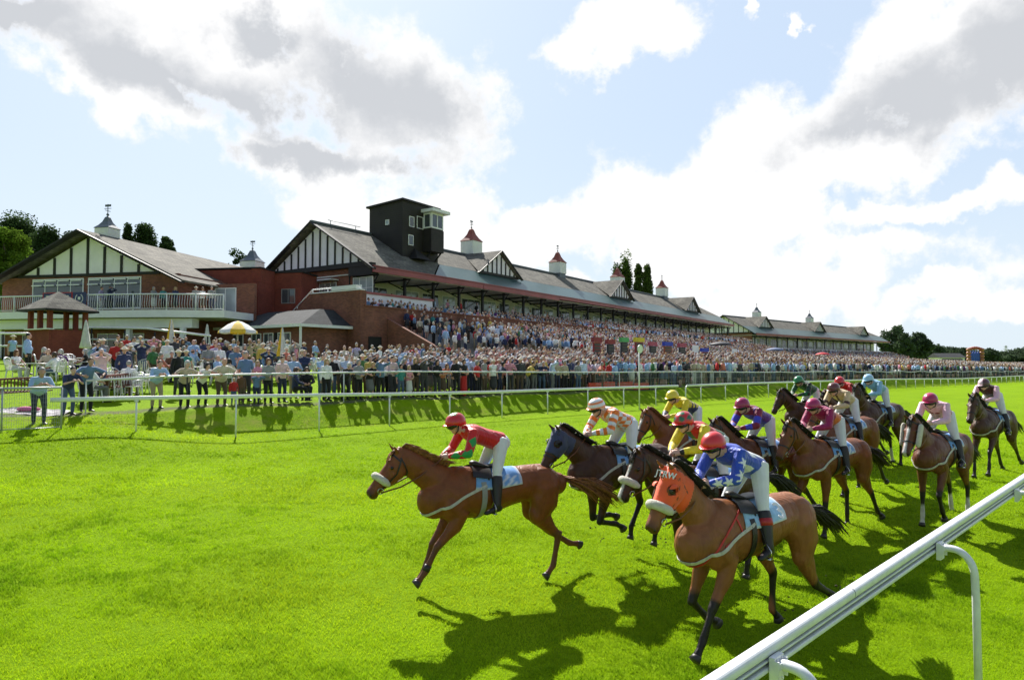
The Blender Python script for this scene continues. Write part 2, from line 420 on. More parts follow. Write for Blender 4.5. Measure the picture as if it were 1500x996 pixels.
def blade_mat():
    m = bpy.data.materials.new('grass_blade'); m.use_nodes = True; T = NT(m.node_tree); T.n.clear()
    a = T.add('ShaderNodeAttribute', attribute_name='Col').outputs[0]
    d = T.add('ShaderNodeBsdfDiffuse', ins={0: a}).outputs[0]
    tr = T.add('ShaderNodeBsdfTranslucent', ins={0: T.mix(1., a, (1.0, 1.0, .6), 'MULTIPLY')}).outputs[0]
    gl = T.add('ShaderNodeBsdfGlossy', ins={0: (.6, .6, .5, 1), 'Roughness': .45}).outputs[0]
    s1 = T.add('ShaderNodeMixShader', ins={0: .5, 1: d, 2: tr}).outputs[0]
    s2 = T.add('ShaderNodeMixShader', ins={0: .015, 1: s1, 2: gl}).outputs[0]
    T.l.new(s2, T.add('ShaderNodeOutputMaterial').inputs[0]); return m
def vnoise(x, y, sc, seed):
    """cheap smooth value noise for arrays"""
    rs = np.random.RandomState(seed); G = rs.rand(256, 256)
    u = x*sc; v = y*sc; i = np.floor(u).astype(int); j = np.floor(v).astype(int); a = u-i; b = v-j
    a = a*a*(3-2*a); b = b*b*(3-2*b); g = lambda p, q: G[p % 256, q % 256]
    return (g(i, j)*(1-a)+g(i+1, j)*a)*(1-b) + (g(i, j+1)*(1-a)+g(i+1, j+1)*a)*b
def build_grass(N):
    rs = np.random.RandomState(3)
    Y = 5.0*np.exp(rs.rand(N)*math.log(34/5.0)); X = (rs.rand(N)*2-1)*.86*Y
    s = -.689*X + .725*Y; t = .725*X + .689*Y; f = np.clip((s-2)/19.4, 0, 1)
    keep = (s < 23.4)
    X, Y, s, t, f = [q[keep] for q in (X, Y, s, t, f)]; n = len(X)
    smv = lambda q: (lambda c: c*c*(3-2*c))(np.clip(q, 0, 1))
    z = .72*f**1.4 + .46*smv((t-10)/8)*(1-f) + np.interp(s, [p[0] for p in BANK], [p[1] for p in BANK])
    z += np.where((t < 9) & (s > 17), .5*smv((8.6-t)/4.5)*smv((s-17.5)/4)*(1-smv((s-21.6)/1.8)), 0) - .004
    patch = .34*vnoise(X, Y, 1.1, 1) + .33*vnoise(X*.7, Y, 4.2, 2) + .33*vnoise(X, Y, 11, 9); big = vnoise(X, Y, .35, 5)
    k = np.maximum(Y/7, .8)
    h = (.018 + .075*np.clip(patch-.2, 0, 1)**1.4)*(.55+.75*rs.rand(n))*(1+.03*(Y-5))
    fade = np.clip((33-Y)/16, .0, 1); h *= .25+.75*fade; w = .0032*k*(.7+.6*rs.rand(n))*(.4+.6*fade)
    ang = rs.rand(n)*2*math.pi; lean = h*(.25+.75*rs.rand(n)); la = rs.rand(n)*2*math.pi
    dx, dy = np.cos(ang)*w, np.sin(ang)*w
    V = np.empty((n, 3, 3), 'f')
    V[:, 0] = np.stack([X-dx, Y-dy, z], 1); V[:, 1] = np.stack([X+dx, Y+dy, z], 1)
    V[:, 2] = np.stack([X+np.cos(la)*lean, Y+np.sin(la)*lean, z+h], 1)
    me = bpy.data.meshes.new('grass'); me.vertices.add(n*3); me.loops.add(n*3); me.polygons.add(n)
    me.vertices.foreach_set('co', V.ravel()); me.loops.foreach_set('vertex_index', np.arange(n*3, dtype='i'))
    me.polygons.foreach_set('loop_start', np.arange(0, n*3, 3, dtype='i')); me.update()
    c = np.empty((n, 3)); r = rs.rand(n)
    base = np.array([.355, .555, .007]); yel = np.array([.56, .68, .03]); dk = np.array([.115, .275, .006])
    m1 = np.clip(3.2*(patch-.46) + .7*(r-.5), 0, 1)[:, None]; m2 = np.clip(1.0*(big-.35) + .8*(r-.6), 0, 1)[:, None]
    c = base*(1-m1*.8) + dk*m1*.8; c = c*(1-m2) + yel*m2
    band = .5+.5*np.sin(s*2*math.pi/5.2+.6*np.sin(t*.13)); c *= (.93+.11*(band > .5))[:, None]*(.86+.30*vnoise(X, Y, .8, 12))[:, None]
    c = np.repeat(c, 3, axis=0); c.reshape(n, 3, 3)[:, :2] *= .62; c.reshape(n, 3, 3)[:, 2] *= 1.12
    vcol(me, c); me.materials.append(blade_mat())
    tag(link('grass', me), 'short mown racecourse grass, bright green', None, None, 'stuff')
build_grass(820000)

# ---------------------------------------------------------------- rails and fences
def st_at(px, s):
    r = (px-750)/FPX; Y = s/(.725-.689*r); return Y*r, Y, .725*Y*r + .689*Y
def px_top(tab, s):
    """(px, py) marks of a rail top on the line s -> table t -> z"""
    out = []
    for px, py in tab:
        X, Y, t = st_at(px, s); out.append((t, at(px, py, Y).z))
    return out
def rail(name, label, s, t0, t1, top, step=2.8, tp=None, group='white running rails'):
    x, y = st(s, t0); O = Vector((x, y, gz(x, y))); root = thing(name, label, 'rail', TM(O), group)
    ts = [t0 + i*1.4 for i in range(int((t1-t0)/1.4)+1)] + [t1]
    ztop = lambda t: max(lerp_tab(top, t), gz(*st(s, t))+.8)
    pts = []
    for t in ts:
        x, y = st(s, t); pts.append(Vector((x, y, ztop(t)-.06)) - O)
    mb = MB(); mb.tube(pts, [(.035, .062)]*len(pts), 10, side=(N2.x, N2.y, 0)); mb.build('top_rail', railw, root)
    t = tp if tp is not None else t0+.05; i = 0
    proto = None
    while t < t1 and i < 100:
        x, y = st(s, t); g = gz(x, y); zt = ztop(t)-.1
        mb = MB(TM(Vector((x, y, g-.03)) - O)); mb.tube([(0, 0, 0), (0, 0, zt-g)], [(.026, .026)]*2, 8)
        mb.cbox((0, 0, zt-g-.005), (.09, .075, .05), math.atan2(.689, .725))
        mb.build('post', railw, root); t += step; i += 1
    return root
RT = px_top([(95, 582), (200, 580), (350, 578), (470, 576), (570, 575), (728, 572), (794, 569.5), (901, 566), (1000, 563.5), (1062, 561), (1300, 554.5), (1408, 554)], 21.4)
RT.append((300, RT[-1][1]-.35))
tgap = st_at(1000, 21.4)[2]
rail('running_rail', 'long white running rail between the track and the grass bank, left of its gap', 21.4, 3.6, tgap-.5, RT, 2.82, 5.65)
r2 = rail('running_rail', 'white running rail continuing behind the last horses towards the far trees', 21.4, tgap+.4, 260, RT, 2.82, tgap+1.9)
x, y = st(21.4, tgap+.4); mb = MB(); zz = lerp_tab(RT, tgap)-.06; g = gz(x, y)
q = Vector((x, y, 0)); uu = Vector((U2.x, U2.y, 0))
mb.tube([q+uu*.12+Vector((0, 0, zz-g)), q-uu*.02+Vector((0, 0, zz-g-.03)), q-uu*.12+Vector((0, 0, zz-g-.14)), q-uu*.14+Vector((0, 0, -.03))], .035, 8)
for i, v in enumerate(mb.v): mb.v[i] = v - q
mb.build('end_post', railw, r2)

FT = px_top([(95, 558), (200, 551.5), (350, 547), (500, 544.5), (600, 543), (750, 544), (900, 544.5), (1000, 543.5), (1100, 544.5), (1300, 546), (1450, 549)], 23.8)
FT.append((320, FT[-1][1]-.3))
def mesh_panel(mb, p, q, z0p, z1p, z0q, z1q, step=.05, hstep=.1, w=.004):
    L = (q-p).length; n = int(L/step)
    for i in range(n+1):
        k = i/n; a = p.lerp(q, k); zb = z0p+(z0q-z0p)*k; zt = z1p+(z1q-z1p)*k
        mb.bar((a.x, a.y, zb), (a.x, a.y, zt), w)
    m = max(1, int((z1p-z0p)/hstep))
    for i in range(m+1):
        k = i/m; mb.bar((p.x, p.y, z0p+(z1p-z0p)*k), (q.x, q.y, z0q+(z1q-z0q)*k), w)
def public_rail():
    s, t0, t1 = 23.8, 4.9, 230
    x, y = st(s, t0); O = Vector((x, y, gz(x, y)))
    root = thing('crowd_rail', 'long white handrail on dark posts that the front row leans on', 'rail', TM(O))
    ts = [t0+i*2 for i in range(int((t1-t0)/2))]
    ztop = lambda t: max(lerp_tab(FT, t), gz(*st(23.8, t))+.85)
    mb = MB(); pts = []
    for t in ts: x, y = st(s, t); pts.append(Vector((x, y, ztop(t)-.03))-O)
    mb.tube(pts, .034, 8); mb.build('top_rail', railw, root)
    black = mat('black_metal', (.02, .02, .02), .5)
    t = t0; i = 0
    while t < 150 and i < 60:
        x, y = st(s+.02, t); g = gz(x, y); mb = MB(TM(Vector((x, y, g-.05))-O)); mb.tube([(0, 0, 0), (0, 0, ztop(t)-g)], .022, 6)
        mb.build('post', black if i % 3 else railw, root); t += 2.9; i += 1
    # welded mesh behind the rail on the right-hand stretch
    mb = MB()
    for k in range(40):
        a = st(s+.06, 29+k*2.9); b = st(s+.06, 29+(k+1)*2.9); pa, pb = Vector(a), Vector(b)
        stp = .12 if k < 10 else .3
        mesh_panel(mb, pa, pb, gz(*a)+.05, ztop(29+k*2.9)-.1, gz(*b)+.05, ztop(31.9+k*2.9)-.1, stp, .25, .008)
    for i, v in enumerate(mb.v): mb.v[i] = v - O
    mb.build('mesh_panel', galv, root)
public_rail()
def gate_fence():
    s = 22.3; P = [Vector((-13.4, 0)), ]
    xs = []
    for px in (92, 60-55, -75, -160):
        Y = 18.4 if px == 92 else 17.6 if px > 0 else 17.0 if px > -100 else 16.4
        xs.append(Vector(((px-750)/FPX*Y, Y)))
    O = Vector((xs[0].x, xs[0].y, gz(*xs[0])))
    root = thing('mesh_fence', 'low grey mesh fence panels in front of the man in the pale blue polo', 'fence', TM(O))
    H = 1.12; mb = MB(TM(-O)); ms = MB(TM(-O))
    for i, p in enumerate(xs):
        g = gz(p.x, p.y); q = MB(TM(-O)); q.tube([(p.x, p.y, g-.05), (p.x, p.y, g+H)], .024, 8); q.build('post', galv, root)
        if i < len(xs)-1:
            n = xs[i+1]; g2 = gz(n.x, n.y)
            mb.tube([(p.x, p.y, g+H), (n.x, n.y, g2+H)], .03, 8)
            mb.tube([(p.x, p.y, g+.06), (n.x, n.y, g2+.06)], .012, 6)
            mesh_panel(ms, p, n, g+.08, g+H-.06, g2+.08, g2+H-.06, .05, .1, .004)
    mb.build('top_rail', galv, root); ms.build('mesh_panel', galv, root)
gate_fence()

# near inside rail: hollow aluminium rail on swan-neck posts
def near_rail():
    s0 = 2.0; A = Vector((1.63, 4.3, 0)); u3 = Vector((U2.x, U2.y, 0)); n3 = Vector((N2.x, N2.y, 0))
    root = thing('running_rail', 'nearest white running rail crossing the bottom right corner on swan-neck posts', 'rail', TM((A.x, A.y, 0)), 'white running rails')
    zc = 1.24; t0, t1 = -5, 40; out = -1   # -n = towards the camera side
    def P(t, n, z): return u3*t + n3*n + Vector((0, 0, z + .022*t))
    def prof(name, pts, m):
        pts = [(n*.82, zc + (z-zc)*.84) for n, z in pts]
        mb = MB(); a = [P(t0, n, z) for n, z in pts]; b = [P(t1, n, z) for n, z in pts]
        mb.loft([a, b], True, False); mb.build(name, m, root)
    def rr(n0, n1, z0, z1, r=.02, k=4):
        o = []
        for cx, cz, a0 in ((n1-r, z1-r, 0), (n0+r, z1-r, 90), (n0+r, z0+r, 180), (n1-r, z0+r, 270)):
            for i in range(k+1): a = R(a0+90*i/k); o.append((cx+r*math.cos(a), cz+r*math.sin(a)))
        return o
    prof('top_rail', rr(-.055, .055, zc+.0, zc+.085, .034), railw)
    prof('web', rr(-.026, .026, zc-.075, zc+.004, .002, 1), mat('rail_groove', (.25, .25, .25), .6))
    prof('lip', rr(-.05, -.022, zc-.028, zc-.012, .006, 2), railw)
    prof('lip', rr(-.054, .04, zc-.1, zc-.06, .014, 3), railw)
    for k in range(-1, 6):
        a, b = P(1.2+k*6.72, 0, 0), P(1.215+k*6.72, 0, 0); mb = MB(); pr = [(n*.84, zc+(z-zc)*.86) for n, z in rr(-.055, .055, zc, zc+.085, .034)]
        mb.loft([[P(1.2+k*6.72, n, z) for n, z in pr], [P(1.206+k*6.72, n, z) for n, z in pr]], True, False); mb.build('joint', mat('rail_joint', (.12, .12, .12), .6), root)
    for k in range(-1, 9):
        t = k*3.36-.12
        mb = MB(); c = P(t, -.05, zc-.02)
        M = Matrix.Translation(c) @ RZ(math.atan2(U2.y, U2.x)); mb.M = M
        mb.box(-.06, .06, -.035, .0, -.12, .035)
        mb.box(-.06, -.05, -.06, -.034, -.09, .02); mb.box(.05, .06, -.06, -.034, -.09, .02)
        mb.box(-.05, .05, -.065, -.034, -.03, .01)
        for bx in (-.03, .03): mb.ball((bx, -.037, -.1), .009, 6); mb.ball((bx, -.037, .02), .009, 6)
        mb.M = None; mb.build('clamp', railw, root)
        mb = MB(); pp = []; cz = zc-.04; x, y = (A + u3*t - n3*.5).xy; g = gz(x, y)
        pp.append(P(t, -.055, cz)); pp.append(P(t, -.13, cz+.012))
        for i in range(0, 10):
            a = R(90 - 10*i); pp.append(P(t, -.17-.17*math.cos(a), cz+.012-.22+.22*math.sin(a)))
        pp.append(P(t, -.345, .8)); pp.append(P(t, -.35, g-.05-.022*t))
        mb.tube(pp, .033, 12, side=(U2.x, U2.y, 0)); mb.build('post', railw, root)
near_rail()
# ---------------------------------------------------------------- buildings
def frame(O, b):
    b = Vector(b).normalized(); return Matrix(((b.x, -b.y, 0, O[0]), (b.y, b.x, 0, O[1]), (0, 0, 1, 0), (0, 0, 0, 1)))
def a_of(px, w, O, b):
    r = (px-750)/FPX; b = Vector(b).normalized(); wx, wy = -b.y, b.x
    return (r*(O[1]+w*wy) - O[0] - w*wx)/(b.x - r*b.y)
def part(name, m, parent, fn):
    mb = MB(); fn(mb); return mb.build(name, m, parent)
def window(parent, plane, pos, a0, a1, z0, z1, nx=2, nz=1, d=.06, fr=.06, name='window', g=None, fm=None, out=-1):
    """window on a wall; plane 'w' (front, facing -w at w=pos) or 'a' (end wall facing -a at a=pos)"""
    mb = MB(); gl = MB()
    def bx(m_, h0, h1, za, zb, q0, q1):
        if plane == 'w': m_.box(h0, h1, min(q0, q1), max(q0, q1), za, zb)
        else: m_.box(min(q0, q1), max(q0, q1), h0, h1, za, zb)
    p0, p1 = pos + out*d, pos + out*.004
    bx(mb, a0, a0+fr, z0, z1, p0, p1); bx(mb, a1-fr, a1, z0, z1, p0, p1)
    bx(mb, a0+fr, a1-fr, z0, z0+fr, p0, p1); bx(mb, a0+fr, a1-fr, z1-fr, z1, p0, p1)
    for i in range(1, nx):
        c = a0+(a1-a0)*i/nx; bx(mb, c-fr*.4, c+fr*.4, z0+fr, z1-fr, p0+.004, p1)
    for i in range(1, nz):
        c = z0+(z1-z0)*i/nz; bx(mb, a0+fr, a1-fr, c-fr*.4, c+fr*.4, p0+.008, p1)
    o = mb.build(name, fm or white_p, parent)
    bx(gl, a0+fr*.9, a1-fr*.9, z0+fr*.9, z1-fr*.9, pos+out*.03, pos+out*.008)
    gl.build('pane', g or glass, o); return o
def cupola(root, a, w, zb, wd=1.7, roofm=redt, h=1.7, rh=1.6, base=lead):
    mb = MB(); mb.box(a-wd/2*.92, a+wd/2*.92, w-wd/2*.92, w+wd/2*.92, zb-1.6, zb+.15)
    c = mb.build('cupola', base, root)
    mb = MB(); mb.box(a-wd/2, a+wd/2, w-wd/2, w+wd/2, zb+.15, zb+h)
    for i in range(8):
        z = zb+.3+i*(h-.35)/8; mb.box(a-wd/2-.03, a+wd/2+.03, w-wd/2-.03, w+wd/2+.03, z, z+.04)
    mb.build('louvre', white_p, c)
    n = 4; prof = [(wd*.78, 0), (wd*.76, .05), (wd*.5, rh*.28), (wd*.3, rh*.55), (wd*.16, rh*.9), (.05, rh)]
    mb = MB(); mb.lathe([(r, z+zb+h) for r, z in prof], (a, w, 0), 4, False, math.pi/4); mb.build('cupola_roof', roofm, c)
    mb = MB(); mb.tube([(a, w, zb+h+rh-.05), (a, w, zb+h+rh+.95)], .03, 6); mb.ball((a, w, zb+h+rh+.12), .11, 8)
    mb.bar((a-.3, w, zb+h+rh+.6), (a+.3, w, zb+h+rh+.6), .04); mb.bar((a, w-.25, zb+h+rh+.42), (a, w+.25, zb+h+rh+.42), .04)
    mb.box(a-.25, a+.28, w-.015, w+.015, zb+h+rh+.75, zb+h+rh+.92); mb.build('finial', lead, c)
def half_timber_gable(root, plane, pos, c, half, zb, zt, n, out=-1, infill=None):
    """triangular gable: white render with black studs and barge boards"""
    def P(h, z, q): return (h, q, z) if plane == 'w' else (q, h, z)
    mb = MB(); q0 = pos + out*.02
    off = P(0, 0, out*.08) if plane == 'w' else (out*.08, 0, 0)
    tri = [P(c-half, zb, pos), P(c+half, zb, pos), P(c, zt, pos)]
    off = Vector((0, out*.08, 0)) if plane == 'w' else Vector((out*.08, 0, 0))
    mb.prism(tri, off); g = mb.build('gable', infill or render_w, root)
    mb = MB(); w = .16
    for i in range(1, n):
        h = c-half+2*half*i/n; k = 1-abs(h-c)/half; z1 = zb + (zt-zb)*k-.1
        if z1 < zb+.35: continue
        mb.bar(P(h, zb+.15, pos+out*.12), P(h, z1, pos+out*.12), w, .09, up=(0, 1, 0) if plane == 'w' else (1, 0, 0))
    mb.bar(P(c-half, zb+.1, pos+out*.13), P(c+half, zb+.1, pos+out*.13), .12, .26)
    mb.build('stud', timber, g)
    return g
def barge(root, plane, pos, c, half, ze, zt, out=-1, w=.34):
    def P(h, z, q): return (h, q, z) if plane == 'w' else (q, h, z)
    mb = MB()
    for sg in (-1, 1): mb.bar(P(c+sg*half, ze, pos+out*.5), P(c, zt+.02, pos+out*.5), .12, w, up=(0, 1, 0) if plane == 'w' else (1, 0, 0))
    mb.build('barge_board', timber, root)
def roof_quad(mb, p, th=.14):
    n = (Vector(p[1])-Vector(p[0])).cross(Vector(p[2])-Vector(p[0])).normalized()
    if n.z < 0: n = -n
    mb.prism(p, -n*th)

def grandstand(name, label, O, b, L, zg, wr, zr, dormers, cups, first, cup_roof, seg=15.5):
    M = frame(O, b); root = thing(name, label, 'grandstand', M)
    wb = wr*2; F = .8; wk, zk = wr*.37, zg+(zr-zg)*.40
    def roof(mb):
        roof_quad(mb, [(-F, wk, zk), (L+F, wk, zk), (L-3, wr, zr), (-F, wr, zr)])
        roof_quad(mb, [(-F, wr, zr), (L-3, wr, zr), (L+F, wb, zg+.3), (-F, wb, zg+.3)])
        roof_quad(mb, [(L+F, 0, zg), (L+F, wb, zg+.3), (L-3, wr, zr)])
        if first: roof_quad(mb, [(-F, -.35, zg-.12), (7.2, -.35, zg-.12), (11.5, wk, zk-.002), (-F, wk, zk-.002)])
    rf = part('roof', slate, root, roof)
    def skirt(mb):
        if first: roof_quad(mb, [(7.4, -.35, zg-.14), (L+F, -.35, zg-.14), (L+F, wk, zk-.01), (11.7, wk, zk-.01)], .1)
        else: roof_quad(mb, [(-F, -.35, zg-.14), (L+F, -.35, zg-.14), (L+F, wk, zk-.01), (-F, wk, zk-.01)], .1)
    part('skirt_roof', greens, root, skirt)
    # ridge tiles
    part('ridge', lead, rf, lambda mb: mb.bar((-F, wr, zr+.06), (L-3, wr, zr+.06), .3, .16))
    # red fascia in slightly stepped lengths
    a = -.6; i = 0
    while a < L:
        e = min(L+.7, a+seg); dz = -.02*(i % 2)
        def fa(mb): mb.box(a, e-.05, -.5, -.38, zg-(.55 if a < 20 else .42)+dz, zg-.1+dz); mb.box(a, e-.05, -.56, -.34, zg-.08+dz, zg+.02+dz)
        part('fascia', redp, root, fa); a = e; i += 1
    # soffit and back wall
    part('soffit', cream_i, root, lambda mb: mb.box(-.2, L, .0, wr*1.0, zg-.55, zg-.45))
    wbk = 4.6
    part('back_wall', cream_i, root, lambda mb: mb.box(0, L, wbk, wbk+.3, 2.5, zg-.56))
    part('side_wall', brick, root, lambda mb: mb.box(L-.3, L, wbk+.3, wb-.4, 2.5, zg-.1))
    part('rear_wall', brick, root, lambda mb: mb.box(0, L-.31, wb-.5, wb-.2, 2.5, zg-.1))
    zf = zg-3.6
    part('balcony_floor', conc, root, lambda mb: mb.box(0, L, -.3, wbk-.01, zf-.3, zf))
    # glazed fronts and doors set into the back wall
    a = .8; k = 0
    while a < L-3 and k < 40:
        wd = (2.6, 2.2, 3.4)[k % 3]
        window(root, 'w', wbk, a, a+wd, zf+.1 if k % 2 else zf+.9, zg-1.0, 3 if wd > 2.5 else 2, 2, g=glass if k % 2 else glass_l)
        a += wd + (.6, 1.1, .5)[k % 3]; k += 1
    # columns with brackets
    a = .15; k = 0
    while a < L and k < 60:
        def cl(mb): mb.box(a-.11, a+.11, .2, .42, zf, zg-.56); mb.bar((a, .3, zg-1.5), (a, -.3, zg-.7), .07); mb.bar((a, -.4, zg-.72), (a, 4.4, zg-.72), .1, .14); mb.bar((a, .3, zg-1.7), (a, 2.4, zg-.75), .08)
        part('column', timber, root, cl); a += 3.9 if first else 6.2; k += 1
    for i, ac in enumerate(dormers):
        hw = 4.0; wf = wk-.25; zb = zk-.05
        dr = part('dormer', slate, root, lambda mb: (roof_quad(mb, [(ac-hw-.3, wf-.5, zb-.1), (ac, wf-.5, zr+.02), (ac, wr+.2, zr+.02)]), roof_quad(mb, [(ac+hw+.3, wf-.5, zb-.1), (ac, wf-.5, zr+.02), (ac, wr+.2, zr+.02)])))
        half_timber_gable(dr, 'w', wf, ac, hw-.1, zb-.1, zr-.25, 9)
        barge(dr, 'w', wf+.05, ac, hw+.3, zb-.18, zr-.08, w=.3)
    for ac in cups: cupola(root, ac, wr, zr, 1.8, cup_roof)
    return root, M
O1 = (-11.6, 57.3); B1 = (.558, .83)
st1, M1 = grandstand('grandstand', 'long main grandstand with black and white gables, slate roof and red fascia', O1, B1, 103, 11.2, 7.2, 15.7,
                     [21.6, 53.7, 85.5], [22.9, 43.2, 63.1, 82.9], True, redt)
O2 = (61.8, 173.0)
st2, M2 = grandstand('grandstand', 'second, farther grandstand with grey cupolas beyond the main stand', O2, (.725, .689), 97, 10.8, 8.7, 15.7,
                     [11, 46, 82], [18, 53], False, lead)
# the near end of the main stand
half_timber_gable(st1, 'a', 0, 7.2, 6.4, 11.5, 15.35, 13)
barge(st1, 'a', -.2, 7.2, 7.9, 10.9, 15.65, w=.42)
def endwall(mb): mb.box(-.02, .35, 2.6, 14, 2.5, 11.5)
part('end_wall', brick, st1, endwall)
part('end_wall', timber, st1, lambda mb: (mb.box(-.5, .3, -.2, 2.6, 10.5, 11.3), mb.box(-.55, -.03, -.2, 14.6, 11.25, 11.5)))
window(st1, 'a', -.02, 4.6, 6.8, 8.2, 10.2, 3, 2, name='window'); part('awning', white_p, st1, lambda mb: mb.bar((-.5, 4.3, 10.35), (-.5, 7.1, 10.35), .9, .1))
window(st1, 'a', -.02, 10.2, 10.9, 7.6, 9.3, 2, 2); window(st1, 'a', -.02, 8.6, 9.3, 7.5, 9.2, 2, 2)
window(st1, 'a', -.02, .1, 2.5, 8.5, 10.4, 3, 2, g=glass_l)
part('downpipe', timber, st1, lambda mb: mb.tube([(-.1, 2.9, 11.2), (-.1, 2.9, 8.4)], .06, 6))
# stair wing in plain brick with a sloping handrail
def wing(mb):
    mb.prism([(-6.3, -5, 2.5), (-6.3, -5, 8.35), (-6.3, .4, 8.35), (-6.3, 6.2, 4.5), (-6.3, 6.2, 2.5)], (.35, 0, 0))
    mb.box(-5.95, -5.7, -4.99, -1.6, 7.31, 8.35); mb.box(-5.95, -.02, -4.68, .6, 6.9, 7.1)
part('stair_wall', brick, st1, wing)
def hrail(mb):
    for z in (.35,):
        mb.tube([(-6.12, -4.9, 8.35+z), (-6.12, .4, 8.35+z), (-6.12, 6.2, 4.5+z)], .05, 8)
    for w, z in ((-4.9, 8.35), (-3.1, 8.35), (-1.3, 8.35), (.4, 8.35), (2.2, 7.15), (4.2, 5.83), (6.1, 4.57)): mb.tube([(-6.12, w, z-.1), (-6.12, w, z+.36)], .035, 6)
    mb.box(-6.36, -5.9, -5.05, .4, 8.35, 8.43)
part('handrail', white_p, st1, hrail)
part('planter', white_p, st1, lambda mb: mb.box(-6.4, -5.9, -4.6, -2.0, 8.45, 8.75))
# low porch against the stair wing
def porch(mb): mb.box(-10.3, -6.32, -3.6, 5.2, 2.5, 5.6)
part('porch_wall', brick, st1, porch)
def prf(mb):
    e = [(-10.9, -4.2, 5.7), (-10.9, 5.8, 5.7), (-6.33, 5.8, 5.7), (-6.33, -4.2, 5.7)]; r = [(-6.33, -2.2, 7.0), (-6.33, 3.8, 7.0), (-7.6, 3.8, 7.0), (-7.6, -2.2, 7.0)]
    b = mb.pts(e + r)
    for q in ((0, 1, 6, 7), (0, 7, 4, 3), (1, 2, 5, 6), (7, 6, 5, 4), (3, 4, 5, 2), (0, 3, 2, 1)): mb.face([b+i for i in q])
part('porch_roof', slated, st1, prf)
part('porch_fascia', white_p, st1, lambda mb: (mb.box(-10.98, -10.88, -4.25, 5.85, 5.52, 5.72), mb.box(-10.88, -6.33, -4.27, -4.17, 5.52, 5.72), mb.box(-10.88, -10.76, -4.1, -3.98, 2.8, 5.55)))
for w0, w1, z0 in ((3.0, 4.6, 3.4), (.9, 2.0, 2.7), (-.5, .6, 2.7), (-2.4, -1.0, 2.7)):
    window(st1, 'a', -10.3, w0, w1, z0, 5.2, 2, 2)
part('door', timber, st1, lambda mb: mb.box(-10.36, -10.31, -.9, -.6, 2.7, 5.2))
# front of the near block: white parapet, brick wall and the small dark door
part('parapet', render_w, st1, lambda mb: mb.box(-5.9, 5.4, -1.8, -1.6, 7.2, 8.55))
part('coping', redp, st1, lambda mb: mb.box(-5.92, 5.5, -1.88, -1.52, 8.56, 8.74))
part('parapet', render_w, st1, lambda mb: mb.box(5.8, 60, -1.1, -.95, 7.2, 7.9))
def frontb(mb):
    mb.box(-5.94, 40, -5.0, -4.7, 2.5, 7.2); mb.box(-5.94, 40, -5.08, -4.62, 7.21, 7.3)
part('terrace_wall', brick, st1, frontb)
part('terrace_wall', brick, st1, lambda mb: mb.prism([(-3.6, -5.05, 2.5), (-3.6, -5.05, 6.4), (-3.6, -11, 3.7), (-3.6, -11, 2.5)], (.3, 0, 0)))
window(st1, 'w', -5.0, -5.5, -4.2, 2.6, 5.0, 1, 1, g=dark, fm=timber, name='door')
def upper(mb):
    for i in range(7): mb.box(-5.9, 102, -4.6+i*.62, -1.9, 6.0+i*.22, 6.22+i*.22) if i < 4 else None
    for i in range(3): mb.box(6, 102, -1.88+i*.5, -.3, 6.7+i*.2, 6.9+i*.2)
part('seating_step', conc, st1, upper)
def lower(mb):
    for i in range(12): mb.box(-3.28, 102, -5.1-(12-i)*.75, -5.1, 2.4+i*.25, 2.65+i*.25)
part('terrace_step', conc, st1, lower)
def lrails(mb):
    for a0 in (13, 21, 33, 45, 57, 70, 84):
        mb.tube([(a0, -6, 5.9), (a0, -13, 4.0)], .04, 6)
        mb.tube([(a0, -6, 5.4), (a0, -13, 3.5)], .03, 6)
        for i in range(6): w = -6-i*1.4; z = 5.9-i*.38; mb.tube([(a0, w, z), (a0, w, z-1.1)], .03, 6)
part('stair_rail', white_p, st1, lrails)
# commentary tower on the roof
def tower():
    t = part('tower', clad, st1, lambda mb: mb.prism([(6.6, 3, 11.5), (6.6, 3, 18.55), (6.6, 7.4, 18.3), (6.6, 7.4, 11.5)], (5.2, 0, 0)))
    part('tower_roof', timber, t, lambda mb: mb.prism([(6.4, 2.8, 18.56), (6.4, 2.8, 18.74), (6.4, 7.7, 18.48), (6.4, 7.7, 18.3)], (5.6, 0, 0)))
    part('bay', clad, t, lambda mb: (mb.box(9.5, 11.4, 1.9, 2.99, 14.0, 16.2), mb.box(9.55, 11.35, 1.95, 2.99, 16.2, 16.3)))
    part('bay_roof', white_p, t, lambda mb: mb.box(9.2, 11.8, 1.4, 3.4, 17.85, 18.15))
    window(t, 'w', 1.98, 9.55, 11.35, 16.3, 17.8, 2, 1, fr=.14); window(t, 'a', 9.6, 2.0, 2.95, 16.3, 17.8, 1, 1, fr=.14)
    part('bay_bracket', timber, t, lambda mb: [mb.bar((a, 2.9, 13.2), (a, 2.1, 14.0), .12) for a in (9.7, 11.2)])
    window(t, 'w', 3, 8.6, 9.5, 16.2, 17.4, 1, 1, g=dark); window(t, 'w', 3, 7.5, 8.2, 16.2, 17.2, 1, 1); window(t, 'w', 3, 7.4, 8.1, 14.4, 15.4, 1, 1)
    window(t, 'a', 6.6, 4.7, 5.2, 16.4, 16.9, 1, 1, g=glass_l); window(t, 'a', 6.6, 6.4, 6.75, 14.6, 14.9, 1, 1, g=glass_l)
    def hood(mb):
        b = mb.pts([(7.3, 1.7, 13.0), (9.3, 1.7, 13.0), (9.3, 2.99, 13.0), (7.3, 2.99, 13.0), (8.3, 2.99, 14.2)])
        for q in ((0, 1, 4), (1, 2, 4), (3, 0, 4), (0, 3, 2, 1)): mb.face([b+i for i in q])
        mb.box(7.6, 9.0, 1.9, 2.99, 11.6, 12.4)
    part('hood', timber, t, hood)
tower()
